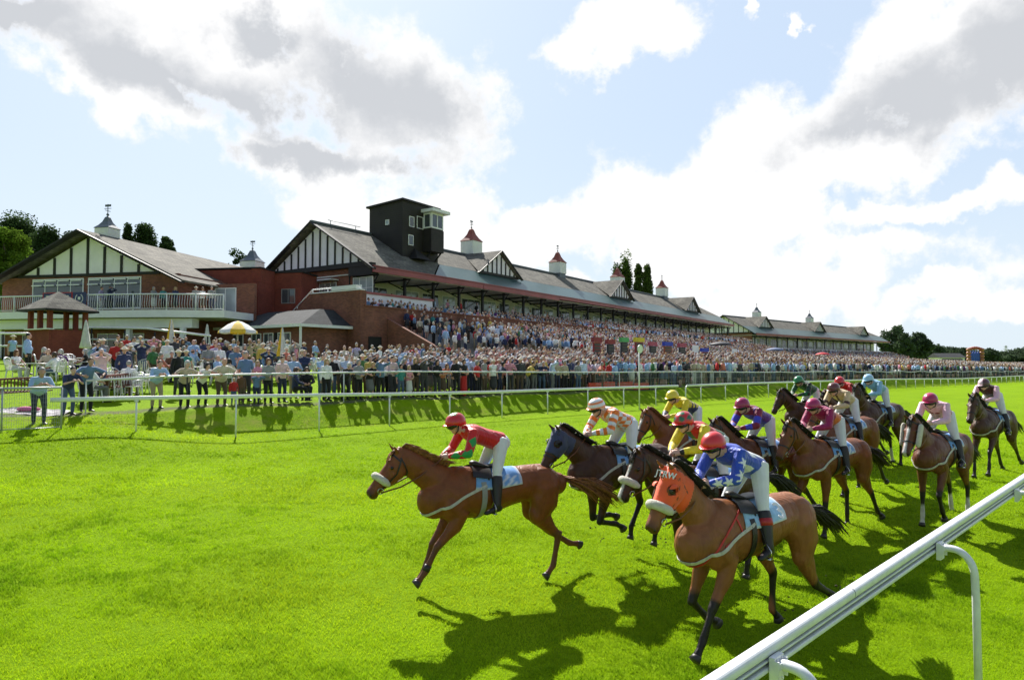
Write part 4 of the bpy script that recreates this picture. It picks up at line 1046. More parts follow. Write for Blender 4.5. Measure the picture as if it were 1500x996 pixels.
def hair_mesh(o, kind, sc=1.0, vox=.013):
    Pf, M = o['Pf'], o['HM']; mb = MB()
    if kind == 'short':
        mb.ball(Pf(-.022, 0, .042), (.098*sc, .086*sc, .098*sc), 14, M)
    elif kind == 'bald':
        for q in (-1, 1): mb.ball(Pf(-.04, q*.055, .0), (.05*sc, .03*sc, .042*sc), 10, M)
        mb.ball(Pf(-.075, 0, -.01), (.03*sc, .06*sc, .045*sc), 10, M)
    elif kind == 'bob':
        mb.ball(Pf(-.02, 0, .045), (.106*sc, .094*sc, .1*sc), 14, M)
        for q in (-1, 1): mb.capsule([Pf(-.01, q*.082, .03), Pf(.0, q*.088, -.08)], [.035*sc, .026*sc], 8)
        mb.capsule([Pf(-.08, -.03, .02), Pf(-.08, 0, -.09), Pf(-.08, .03, .0)], [.05*sc]*3, 8)
    elif kind == 'long':
        mb.ball(Pf(-.02, 0, .045), (.104*sc, .092*sc, .1*sc), 14, M)
        for q in (-1, 1): mb.capsule([Pf(-.015, q*.085, .03), Pf(-.01, q*.09, -.08), Pf(.0, q*.095, -.2)], [.035*sc, .032*sc, .02*sc], 8)
        mb.capsule([Pf(-.085, 0, .0), Pf(-.085, 0, -.1), Pf(-.09, 0, -.24)], [(.07*sc, .045*sc), (.075*sc, .04*sc), (.06*sc, .03*sc)], 10, side=M @ Vector((0, 1, 0)))
    elif kind == 'hat':
        f = M @ Vector((1, 0, 0)); mb.ball(Pf(-.01, 0, .06), (.1*sc, .09*sc, .085*sc), 12, M); mb.ball(Pf(-.005, 0, .05), (.17*sc, .16*sc, .018*sc), 16, M)
    elif kind == 'cap':
        mb.ball(Pf(-.015, 0, .05), (.1*sc, .088*sc, .082*sc), 12, M); mb.ball(Pf(.09, 0, .045), (.07*sc, .07*sc, .013*sc), 10, M)
    return voxel_union(mb, 'hair', vox, 1)
FEET = dict(footL=(0.03, .11, .085), footR=(-.02, -.10, .085))
def std(**k):
    d = dict(pelvis=(0, 0, .93), chest=(.01, 0, 1.40), head=(.045, 0, 1.615), handL=(.03, .27, .86), handR=(.05, -.27, .86), **FEET); d.update(k); return d
POSES = {
 'stand': std(),
 'clasp': std(handL=(.24, .05, 1.03), handR=(.25, -.04, 1.05), elbL=(-.3, 1, -.4), elbR=(-.3, -1, -.4)),
 'crossed': std(handL=(.17, -.12, 1.18), handR=(.20, .13, 1.15), elbL=(.1, 1, -.6), elbR=(.1, -1, -.6)),
 'drink': std(handL=(.24, .12, 1.18), handR=(.06, -.25, .87), elbL=(-.2, .8, -.8)),
 'camera': std(handL=(.19, .06, 1.60), handR=(.19, -.06, 1.60), elbL=(.1, 1, -.7), elbR=(.1, -1, -.7), head=(.04, 0, 1.61)),
 'lean': std(pelvis=(-.20, 0, .90), chest=(.10, 0, 1.27), head=(.22, 0, 1.45), handL=(.42, .12, 1.10), handR=(.42, -.10, 1.10), footL=(-.12, .12, .085), footR=(-.22, -.1, .085), elbL=(-.3, .6, -.6), elbR=(-.3, -.6, -.6), knee=(1, 0, 0)),
 'lean2': std(pelvis=(-.12, 0, .91), chest=(.08, 0, 1.33), head=(.16, .02, 1.53), handL=(.34, .3, 1.10), handR=(.36, -.25, 1.10), footL=(-.05, .12, .085), footR=(-.14, -.1, .085), elbL=(-.5, 1, .1), elbR=(-.5, -1, .1)),
 'sit': dict(pelvis=(0, 0, .50), chest=(.0, 0, .97), head=(.04, 0, 1.18), handL=(.36, .14, .66), handR=(.34, -.14, .66), footL=(.46, .13, .085), footR=(.42, -.13, .085), kneeL=(.2, .2, 1), kneeR=(.2, -.2, 1), elbL=(-.3, .8, -.4), elbR=(-.3, -.8, -.4)),
 'point': std(handL=(.25, .62, 1.36), handR=(.25, -.10, 1.10), pelvis=(-.12, 0, .91), elbL=(-.2, .2, -1), elbR=(-.5, -1, 0)),
 'child': std(handL=(.2, .1, 1.5), handR=(.22, -.08, 1.5), elbL=(0, 1, -.3), elbR=(0, -1, -.3)),
}
TPL = {}
def template(key):
    """key = (pose, female, skirt, sleeve, girth, hair, scale)"""
    if key in TPL: return TPL[key]
    pose, fem, skirt, sleeve, girth, hair, sc = key
    J = {k: (tuple(x*sc for x in v) if k[:4] in ('pelv', 'ches', 'head', 'hand', 'foot') else v) for k, v in POSES[pose].items()}
    o = human('person', J, .018 if sc > .8 else .014, fem, sleeve, skirt, sc=sc, girth=girth, curl=.6)
    me = join_mesh(o['body'], o['hand_mb'])
    add = {}
    add['shirt'] = voxel_union(o['shirt'], 'shirt', .018, 1)
    add['trousers' if not skirt else 'skirt'] = voxel_union(o['trousers'], 'trousers', .018, 1)
    add['shoes'] = voxel_union(o['shoes'], 'shoes', .016, 1)
    add['hair' if hair not in ('hat', 'cap') else 'hat'] = hair_mesh(o, hair, sc)
    dummy = skins[0]
    me.materials.clear(); me.materials.append(dummy)
    for m in add.values(): m.materials.clear(); m.materials.append(dummy)
    TPL[key] = (me, add); return TPL[key]
def set_mat(o, m):
    o.material_slots[0].link = 'OBJECT'; o.material_slots[0].material = m
def cloth(c, name=None):
    n = name or 'cloth_%02x%02x%02x' % tuple(int(x*255) for x in c)
    return mat(n, c, .85, .1, 5, sheen=.2, spec=.2, bump=.35, bscale=9)
SHOE = mat('shoe_black', (.02, .018, .016), .5)
def person(label, key, P, face, top, bot, hairm, skin=0, group=None, acc=None):
    me, add = template(key); o = link('person', me); tag(o, label, 'person', group)
    o.location = P; o.rotation_euler = (0, 0, face); set_mat(o, skins[skin])
    for nm, m in add.items():
        c = link(nm, m, o); set_mat(c, {'shirt': top, 'trousers': bot, 'skirt': bot, 'shoes': SHOE}.get(nm, hairm))
    return o
# ---------------------------------------------------------------- horses
TORSO = [(-1.10, 1.27, .07, .07), (-1.04, 1.27, .16, .14), (-.92, 1.27, .23, .215), (-.75, 1.30, .265, .26), (-.52, 1.325, .235, .25), (-.28, 1.30, .25, .265), (0, 1.265, .29, .275),
         (.22, 1.265, .32, .265), (.42, 1.285, .335, .24), (.60, 1.265, .30, .22), (.76, 1.22, .24, .19), (.86, 1.20, .15, .13)]
def torso_at(x):
    for a, b in zip(TORSO, TORSO[1:]):
        if x <= b[0]: k = (x-a[0])/(b[0]-a[0]); return [a[i]+(b[i]-a[i])*k for i in range(1, 4)]
    return TORSO[-1][1:]
def pol(a, L): a = R(a); return Vector((math.sin(a)*L, 0, -math.cos(a)*L))
HEADP = [(.0, .10, .085), (.14, .135, .098), (.30, .145, .102), (.46, .122, .092), (.62, .096, .076), (.78, .080, .066), (.90, .076, .066), (.97, .060, .054)]
def horse_geo(pose, vox=.018):
    """pose: dict FL, FR, HL, HR angle lists, neck (angle above horizontal), head (angle below horizontal), yaw"""
    mb = MB(); Yv = Vector((0, 1, 0)); G = {}
    P = [(x, 0, z) for x, z, h, w in TORSO]; rr_ = [(w, h) for x, z, h, w in TORSO]
    mb.capsule(P[1:-1], rr_[1:-1], 24, side=Yv)
    mb.capsule([(.34, 0, 1.50), (.52, 0, 1.53)], [(.05, .10), (.06, .1)], 10, side=Yv)            # withers
    na, nl = R(pose.get('neck', 28)), pose.get('nl', .80); base = Vector((.60, 0, 1.36)); nd = Vector((math.cos(na), 0, math.sin(na)))
    yaw = R(pose.get('yaw', 0)); nd = RZ(yaw*.5) @ nd
    poll = base + nd*nl
    mb.tube([base-nd*.18, base+nd*.02, base+nd*nl*.35, base+nd*nl*.68, poll-nd*.05, poll+nd*.05],
            [(.18, .28), (.145, .25), (.10, .19), (.082, .155), (.074, .135), (.06, .10)], 18, side=RZ(yaw*.5) @ Yv)
    ha = R(pose.get('head', 52)); hd = RZ(yaw) @ Vector((math.cos(ha), 0, -math.sin(ha))); hs = RZ(yaw) @ Yv; hu = hd.cross(hs)   # forehead side
    if hu.x*math.cos(yaw)+hu.y*math.sin(yaw) < 0 and hu.z < 0: hu = -hu
    hu = (RZ(yaw) @ Vector((math.sin(ha), 0, math.cos(ha))))
    HL_ = .63; top0 = poll + hu*.06 - hd*.03
    hp = lambda t, y=0, d=0: top0 + hd*(t*HL_) + hs*y - hu*d
    mb.tube([hp(t, 0, h) for t, h, w in HEADP], [(w, h) for t, h, w in HEADP], 16, side=hs)
    mb.ball(hp(.25, 0, .19), (.1, .075, .1), 10, Matrix((hd, hs, hu)).transposed())
    for q in (-1, 1):
        mb.ball(hp(.31, q*.078, .062), (.04, .03, .026), 8); mb.ball(hp(.92, q*.042, .055), (.032, .024, .03), 8)
        mb.ball(hp(.28, q*.06, .17), (.095, .04, .085), 10)
        e0 = hp(.01, q*.052, .03); e1 = e0 + hu*.075 - hd*pose.get('ear', .02) + hs*q*.015; e2 = e1 + hu*.07 - hd*.02 - hs*q*.004
        mb.tube([e0, e0.lerp(e1, .6), e1, e2], [(.03, .022), (.036, .018), (.028, .014), (.006, .005)], 8, side=hs)
    mb.ball(hp(.93, 0, .13), (.045, .035, .03), 8); mb.capsule([hp(.55, 0, .15), hp(.88, 0, .125)], [.035, .028], 8)
    G['hp'], G['hd'], G['hs'], G['hu'], G['poll'], G['nd'], G['base'], G['nl'] = hp, hd, hs, hu, poll, nd, base, nl
    legs = {}
    for k in ('FL', 'FR', 'HL', 'HR'):
        q = 1 if k[1] == 'L' else -1; A = pose[k]
        if k[0] == 'F':
            sh = Vector((.60, q*.155, 1.16)); e = Vector((.40+.003*A[0]*.5, q*.165, .99)); kn = e + pol(A[0], .455); ft = kn + pol(A[1], .325); co = ft + pol(A[2], .125); ho = co + pol(A[2]*.9, .06)
            mb.ball((.50, q*.15, 1.22), (.19, .10, .27), 14, Matrix.Rotation(R(-20), 3, 'Y').to_4x4()); mb.ball((.60, q*.12, 1.10), (.13, .11, .15), 12)
            mb.capsule([sh, e + Vector((.02, 0, .04)), e.lerp(kn, .30), e.lerp(kn, .62), kn], [(.10, .13), (.088, .125), (.072, .10), (.052, .066), (.046, .05)], 14, side=Yv)
            mb.capsule([kn.lerp(e, .1), kn, kn.lerp(ft, .16), kn.lerp(ft, .5), ft], [(.044, .05), (.048, .054), (.037, .042), (.030, .038), (.040, .045)], 12, side=Yv)
            mid = kn
        else:
            hpj = Vector((-.72, q*.15, 1.24)); stf = hpj + pol(A[0]+22, .34) + Vector((0, q*.02, 0)); kn = stf + pol(A[1], .46); ft = kn + pol(A[2], .40); co = ft + pol(A[3], .13); ho = co + pol(A[3]*.9, .06)
            mb.ball((-.74, q*.13, 1.27), (.27, .15, .27), 16)
            mb.capsule([hpj + Vector((-.04, 0, .02)), hpj.lerp(stf, .55)+Vector((-.07, 0, 0)), stf+Vector((-.03, 0, 0))], [(.14, .23), (.13, .215), (.10, .14)], 14, side=Yv)
            mb.capsule([stf+Vector((-.02, 0, .03)), stf.lerp(kn, .35)+pol(A[1]-90, .015), stf.lerp(kn, .7), kn], [(.09, .14), (.076, .12), (.05, .072), (.044, .056)], 14, side=Yv)
            mb.capsule([kn + (kn-ft).normalized()*.03 - Vector((.02, 0, 0)), kn, kn.lerp(ft, .2), kn.lerp(ft, .55), ft], [(.03, .038), (.044, .058), (.036, .048), (.032, .040), (.041, .046)], 12, side=Yv)
            mid = kn
        mb.capsule([ft, ft.lerp(co, .55), co], [(.041, .046), (.034, .037), (.042, .047)], 10, side=Yv)
        legs[k] = dict(mid=mid, ft=ft, co=co, ho=ho)
    G['legs'] = legs
    me = voxel_union(mb, 'body', vox, 3); G['me'] = me
    zmin = min(min(l['ho'].z-.02, l['ft'].z-.05, l['mid'].z-.06) for l in legs.values()); G['zmin'] = zmin
    G['bvh'] = BVHTree.FromPolygons([tuple(v.co) for v in me.vertices], [tuple(p.vertices) for p in me.polygons])
    return G
def wrap(G, pts, off, closed=False, n=6):
    """project a polyline on to the horse's skin, off metres proud of it"""
    P = [Vector(p) for p in pts]; out = []
    for a, b in zip(P, P[1:]+([P[0]] if closed else [])):
        for i in range(n): out.append(a.lerp(b, i/n))
    if not closed: out.append(P[-1])
    res = []
    for p in out:
        h = G['bvh'].find_nearest(p); res.append(h[0]+h[1]*off if h[0] is not None else p)
    return res
def strap(G, name, m, root, pts, w=.02, th=.005, off=.004, closed=False, n=6):
    mb = MB(); q = wrap(G, pts, off, closed, n)
    if closed: q.append(q[0])
    P = q; L = []
    for i, p in enumerate(P):
        d = (P[min(i+1, len(P)-1)]-P[max(i-1, 0)]).normalized(); h = G['bvh'].find_nearest(p); nn = h[1]; s = d.cross(nn).normalized()
        L.append([p-s*w/2, p-s*w/2+nn*th, p+s*w/2+nn*th, p+s*w/2])
    mb.loft(L, not closed, False); return mb.build(name, m, root)
coat = attr_mat('coat', .46, .3, coat=.04, var=.14, scale=9, bump=.15, bscale=120)
def _muscle():
    T = NT(coat.node_tree); b = T.n['Principled BSDF']; co = T.add('ShaderNodeTexCoord').outputs['Object']
    h = T.noise(T.add('ShaderNodeMapping', ins={0: co, 3: (1, 1, .55)}).outputs[0], 5.5, 3, .5, .8)
    old = b.inputs['Normal'].links[0].from_socket
    T.l.new(T.add('ShaderNodeBump', ins={'Height': h, 'Strength': .7, 'Distance': .055, 'Normal': old}).outputs[0], b.inputs['Normal'])
_muscle()
leather = mat('leather_brown', (.16, .05, .02), .5); black_l = mat('leather_black', (.018, .015, .014), .45)
strapw = mat('girth_webbing', (.55, .53, .48), .8, .15, 20); fleece = mat('sheepskin', (.72, .68, .57), 1.0, .1, 30, bump=1.0, bscale=90)
hoofm = mat('hoof', (.035, .03, .028), .5); steel = mat('bit_steel', (.6, .6, .6), .25, metal=1)
eyem = mat('eye', (.008, .006, .005), .06)
clothb = attr_mat('saddle_cloth', .8, .2, var=.08); whitec = mat('cloth_white', (.78, .78, .80), .85, .05)
def horse(label, M, pose, c, points=(.02, .015, .012), blaze=0, socks=(), mane=(.02, .015, .012), hood=None, fleece_on=True, cheek=False, number=None,
          cloth_c=(.18, .36, .68), breast=strapw, girth=black_l, vox=.018, tail_dir=(-1, .0, -.25), boots=None, group='racehorses galloping past the stands', lift=0, mane_fly=0, rein=leather, red_x=False, tail_len=.8):
    G = horse_geo(pose, vox); dz = -G['zmin'] + lift; M = M @ TM((0, 0, dz)); G['M'] = M; G['dz'] = dz
    root = thing('racehorse', label, 'horse', M, group); me = G['me']; co = mesh_co(me).astype(float); n = len(co)
    c = np.array(c); colr = np.tile(c, (n, 1)).astype(float)
    # darker points, lighter belly tone and muzzle as on a real coat
    def blend(mask, k): nonlocal colr; mask = np.clip(mask, 0, 1)[:, None]; colr = colr*(1-mask) + np.array(k)*mask
    pts = np.array(points)
    if pts is not None:
        for k, l in G['legs'].items():
            up = l['mid'] + (l['mid']-l['ft']).normalized()*.10
            d, t = seg_dist(co, up, l['ho']); blend((.13-d)/.03*np.clip(t*5, 0, 1), pts)
            if k in socks: d, t = seg_dist(co, l['ft'].lerp(l['mid'], .35), l['ho']); blend((.09-d)/.02*np.clip(t*6+.4, 0, 1), (.62, .58, .52))
    hp = G['hp']; hdv, huv, hsv = [np.array(v) for v in (G['hd'], G['hu'], G['hs'])]; r0 = np.array(hp(0))
    tH = ((co-r0)@hdv)/.63; yH = (co-r0)@hsv; dH = -((co-r0)@huv); inh = (tH > -.1) & (tH < 1.2) & (np.abs(yH) < .16) & (dH < .36)
    blend(inh*np.clip((tH-.80)/.12, 0, 1)*.85, c*.25+.008)
    if blaze: blend(inh*np.clip((blaze*(.5+.35*np.abs(tH-.45)) - np.abs(yH))/.008, 0, 1)*(dH < .10)*(tH > .1), (.70, .66, .62))
    vcol(me, colr); me.materials.append(coat); link('body', me, root)
    # hooves
    for k, l in G['legs'].items():
        d = (l['ho']-l['co']).normalized(); s = Vector((0, 1, 0)); mb = MB(); f = s.cross(d); f = -f if f.x < 0 else f
        mb.tube([l['co'], l['co']+d*.02, l['ho']+f*.012], [(.040, .044), (.045, .05), (.056, .064)], 14, side=s); mb.build('hoof', hoofm, root)
        if boots and k in boots:
            mb = MB(); a, b = l['ft'].lerp(l['mid'], .05), l['ft'].lerp(l['mid'], .28); mb.tube([a, a.lerp(b, .5), b], [(.046, .05), (.04, .047), (.042, .048)], 14, side=s); mb.build('boot', black_l, root)
    for q in (-1, 1):
        mb = MB(); mb.ball(hp(.315, q*.087, .066), .023, 12); mb.build('eye', eyem, root)
        mb = MB(); mb.ball(hp(.945, q*.052, .062), (.016, .009, .02), 8); mb.build('nostril', eyem, root)
    # mane and tail: many fine tapered locks
    rs = random.Random(int(abs(M[0][3])*100)+3); mm = mat('mane_%02x%02x' % (int(mane[0]*999) % 256, int(mane[1]*999) % 256), mane, .6, .35, 30)
    mb = MB()
    for i in range(170):
        k = i/169; b = G['base'].lerp(G['poll'], k*1.02-.12 if k < .9 else k); h = G['bvh'].ray_cast(b + Vector((0, 0, .6)) + G['nd']*.1, Vector((0, 0, -1)))
        if h[0] is None: continue
        p = h[0] + Vector((0, 0, -.012)); L = rs.uniform(.10, .19)*(1-.25*k); sd = rs.choice((1, 1, -1)) if not mane_fly else rs.uniform(-.5, .8)
        fl = mane_fly; v = Vector((-.5-fl, sd*.5, .35+.5*fl)).normalized()
        q1 = p + v*L*.45 + Vector((0, 0, .02)); q2 = q1 + Vector((-.45-fl, sd*.55, -.55+.6*fl)).normalized()*L*.55
        mb.tube([p, q1, q2], [.011, .009, .002], 4)
    if not hood:
        for i in range(22):
            p = hp(rs.uniform(-.02, .08), rs.uniform(-.03, .03), -.005); mb.tube([p, p+G['hu']*.02+G['hd']*.05, p+G['hd']*rs.uniform(.1, .17)+G['hs']*rs.uniform(-.03, .03)], [.009, .008, .002], 4)
    mb.build('mane', mm, root)
    mb = MB(); td = Vector(tail_dir).normalized(); tb = Vector((-1.06, 0, 1.33))
    mb.tube([tb+Vector((.06, 0, 0)), tb+Vector((-.08, 0, .02)), tb+Vector((-.08, 0, .02))+td*.22], [.04, .035, .02], 8)
    for i in range(150):
        o = Vector((rs.uniform(-.03, .03), rs.uniform(-.035, .035), rs.uniform(-.03, .03))); k = rs.uniform(0, .2); L = rs.uniform(.6, .95)*tail_len
        p0 = tb + Vector((-.06, 0, .02)) + o*.5 + td*k; sp = Vector((rs.uniform(-.1, .1), rs.uniform(-.16, .16), rs.uniform(-.16, .12)))
        p1 = p0 + td*L*.4 + o + sp*.25; p2 = p1 + (td+Vector((0, 0, -.35))+sp).normalized()*L*.35; p3 = p2 + (td+Vector((0, 0, -.6))+sp*2).normalized()*L*.3
        mb.tube([p0, p1, p2, p3], [.011, .012, .009, .002], 4)
    mb.build('tail', mm, root)
    # tack
    def ring(t, e=.01, n=14, a0=0, a1=360):
        i = [k for k in range(len(HEADP)) if HEADP[k][0] <= t][-1]; a = HEADP[i]; b = HEADP[min(i+1, len(HEADP)-1)]; k = (t-a[0])/max(1e-6, b[0]-a[0]) if b is not a else 0
        h = a[1]+(b[1]-a[1])*k; w = a[2]+(b[2]-a[2])*k
        return [hp(t, (w+e)*math.sin(R(x)), h-(h+e)*math.cos(R(x))) for x in [a0+(a1-a0)*j/n for j in range(n+(0 if a1-a0 == 360 else 1))]]
    bl = leather if rein is leather else black_l
    strap(G, 'noseband', black_l, root, ring(.62), .022, closed=True, n=2)
    for q in (-1, 1): strap(G, 'cheek_strap', black_l, root, [hp(.08, q*.095, .10), hp(.35, q*.105, .16), hp(.66, q*.08, .14), hp(.76, q*.07, .12)], .018)
    strap(G, 'browband', black_l, root, [hp(.12, -.1, .10), hp(.10, -.05, 0), hp(.10, .05, 0), hp(.12, .1, .10)], .02)
    strap(G, 'throat_lash', black_l, root, [hp(.06, -.09, .08), hp(.18, -.08, .25), hp(.22, 0, .30), hp(.18, .08, .25), hp(.06, .09, .08)], .015)
    for q in (-1, 1):
        mb = MB(); c0 = hp(.78, q*.072, .125); mb.tube([c0 + (G['hd']*math.cos(a)+G['hu']*math.sin(a))*.035 for a in [k*math.pi/5 for k in range(11)]], .005, 6); mb.build('bit_ring', steel, root)
    if fleece_on:
        mb = MB(); P = ring(.60, .018, 12, -112, 112); mb.capsule(P, [.032]+[.045]*(len(P)-2)+[.032], 12)
        for i, v in enumerate(mb.v): mb.v[i] = v + Vector([.004*noise.noise(v*60+Vector((k*9, 0, 0))) for k in range(3)])
        mb.build('sheepskin_noseband', fleece, root)
    if cheek:
        for q in (-1, 1): mb = MB(); mb.capsule([hp(.18, q*.135, .10), hp(.60, q*.125, .14)], [(.035, .06)]*2, 12, side=G['hs']); mb.build('sheepskin_cheekpiece', fleece, root)
    if hood:
        hc = mat('hood_%d' % int(hood[0]*99), hood, .6, .08, 5, sheen=.2, bump=.3, bscale=14)
        src = me; sel = []
        keep = inh & (tH < .56) & (tH > -.02) & (dH > -.03)
        eyep = [np.array(hp(.315, q*.087, .066)) for q in (-1, 1)]
        dist = np.minimum(*[np.linalg.norm(co-e, axis=1) for e in eyep])
        keep &= (dist > .04) & (dH > -.012)
        nr = np.empty(n*3, 'f'); me.vertices.foreach_get('normal', nr); nr = nr.reshape(-1, 3)
        nv = co + nr*.009; idx = -np.ones(n, int); ids = np.nonzero(keep)[0]; idx[ids] = np.arange(len(ids))
        fs = [tuple(idx[v] for v in p.vertices) for p in me.polygons if all(keep[v] for v in p.vertices)]
        hm = bpy.data.meshes.new('hood'); hm.from_pydata([tuple(v) for v in nv[ids]], [], fs); hm.materials.append(hc); hm.polygons.foreach_set('use_smooth', [True]*len(fs))
        ho = link('hood', hm, root); md = ho.modifiers.new('s', 'SOLIDIFY'); md.thickness = .006
        for q in (-1, 1):
            mb = MB(); c0 = hp(.30, q*.098, .066)
            cup = [c0 + (G['hd']*math.cos(a)*.9 + G['hu']*math.sin(a)*.75)*.062 for a in [k*math.pi/9 for k in range(18)]]
            back = c0 - G['hd']*.035 + G['hs']*q*.055
            mb.loft([cup[4:15], [back.lerp(p, .75)+G['hs']*q*.028 for p in cup[4:15]], [back.lerp(p, .25)+G['hs']*q*.01 for p in cup[4:15]]], False, True, False)
            if q: mb.build('blinker_cup', hc if hood[0] > .3 else black_l, root)
            mb = MB(); mb.ball(hp(.315, q*.092, .066), (.036, .014, .045), 12, Matrix((G['hd'], G['hs'], G['hu'])).transposed()); mb.build('eye_mesh', black_l, root)
    # saddle cloth, saddle, girth, breast girth
    def surf(x, ang, e):
        z, h, w = torso_at(x); h = h + (.015 if x > .2 else 0); return Vector((x, (w+e)*math.sin(R(ang)), z+(h+e)*math.cos(R(ang))))
    mb = MB(); C = []
    nx, na = 14, 25; V = []
    for i in range(nx):
        x = -.36+.58*i/(nx-1)
        row = []
        for j in range(na):
            a = -78+156*j/(na-1); xx = x + .10*abs(a)/78*(i/(nx-1)) ; p = surf(xx, a, .03); h = G['bvh'].find_nearest(p)
            row.append(h[0]+h[1]*(.010+.004*math.sin(i*1.7+j)))
        V.append(row)
    mb.loft(V, False, True, False); cm = mb.mesh('saddle_cloth', clothb); cc = np.tile(np.array(cloth_c, float), (len(mb.v), 1)); ii, jj_ = np.divmod(np.arange(len(mb.v)), na); cc[(ii == 0) | (jj_ < 1) | (jj_ > na-2)] = (.74, .75, .78)
    if not number: cc[((jj_ < 6) | (jj_ > na-7)) & (ii < 7) & (ii > 1) & ((ii*3+jj_*5) % 7 < 3)] = (.74, .76, .80)
    vcol(cm, cc)
    cl = link('saddle_cloth', cm, root); md = cl.modifiers.new('s', 'SOLIDIFY'); md.thickness = .008; md.offset = 1
    if number:
        for q in (1, -1):
            p0 = surf(-.22, q*58, .0); h = G['bvh'].find_nearest(p0); nn = (h[1] + Vector((0, 0, .0))).normalized(); xx = Vector((-q, 0, 0)); xx = (xx - nn*xx.dot(nn)).normalized(); yy = nn.cross(xx)
            Mt = Matrix((xx, yy, nn)).transposed().to_4x4(); Mt.translation = h[0]+nn*.05
            text(number, 'number', .25, Mt, whitec, cl, .003)
    mb = MB(); mb.capsule([(-.10, 0, 1.595), (.05, 0, 1.585), (.22, 0, 1.63)], [(.10, .022), (.075, .02), (.07, .045)], 14, side=(0, 1, 0)); mb.build('saddle', black_l, root)
    for q in (-1, 1):
        mb = MB(); rows = []
        for i in range(6):
            x = .02+.26*i/5; rows.append([(lambda h: h[0]+h[1]*.03)(G['bvh'].find_nearest(surf(x + .06*j/5, q*(8+9*j), .03))) for j in range(6)])
        mb.loft(rows, False, True, False); mb.build('saddle_flap', black_l, root)
    strap(G, 'girth', girth, root, [surf(.20, a, .02) for a in range(60, 301, 20)], .07, .008, .006, n=3)
    if breast:
        z0 = 1.42
        pts = [(.16, .30, 1.40), (.45, .30, 1.28), (.68, .27, 1.16), (.84, .16, 1.10), (.9, 0, 1.09), (.84, -.16, 1.10), (.68, -.27, 1.16), (.45, -.30, 1.28), (.16, -.30, 1.40)]
        strap(G, 'breast_girth', breast, root, pts, .035, .006, .008, n=6)
    if red_x:
        rm = mat('red_strap', (.55, .03, .02), .6)
        strap(G, 'neck_strap', rm, root, [(.30, .2, 1.55), (.55, .25, 1.36), (.75, .2, 1.12), (.85, 0, 1.05), (.75, -.2, 1.12), (.55, -.25, 1.36), (.30, -.2, 1.55)], .018)
        for q in (-1, 1): strap(G, 'neck_strap', rm, root, [(.42, q*.28, 1.5), (.36, q*.28, 1.3), (.62, q*.28, 1.22)], .018)
    G['rein'] = (rein, bl); G['root'] = root
    return G

# ---- jockeys
silk_m = attr_mat('silks', .5, .35, coat=.05, var=.08, scale=5, bump=.9, bscale=8, sheen=.2, bdist=.03)
breech = mat('breeches', (.74, .74, .77), .7, .05, 8, bump=.6, bscale=10); gogg = mat('goggles', (.01, .01, .012), .12)
JP = dict(pelvis=(-.13, 0, 1.90), chest=(.31, 0, 2.08), head=(.485, 0, 2.15), face=(.96, 0, -.26), up=(.26, 0, .96),
          handL=(.62, .075, 1.80), handR=(.64, -.075, 1.78), footL=(.06, .335, 1.12), footR=(.06, -.335, 1.12),
          kneeL=(1, .35, .2), kneeR=(1, -.35, .2), toeL=(1, .1, -.1), toeR=(1, -.1, -.1), elbL=(-.3, .7, -.5), elbR=(-.3, -.7, -.5))
def star(u, v, r=.052):
    a = np.arctan2(v, u); rr_ = np.hypot(u, v); k = ((a/(2*math.pi)*5) % 1); k = np.abs(k-.5)*2; return rr_ < r*(.42+.58*k**1.6)
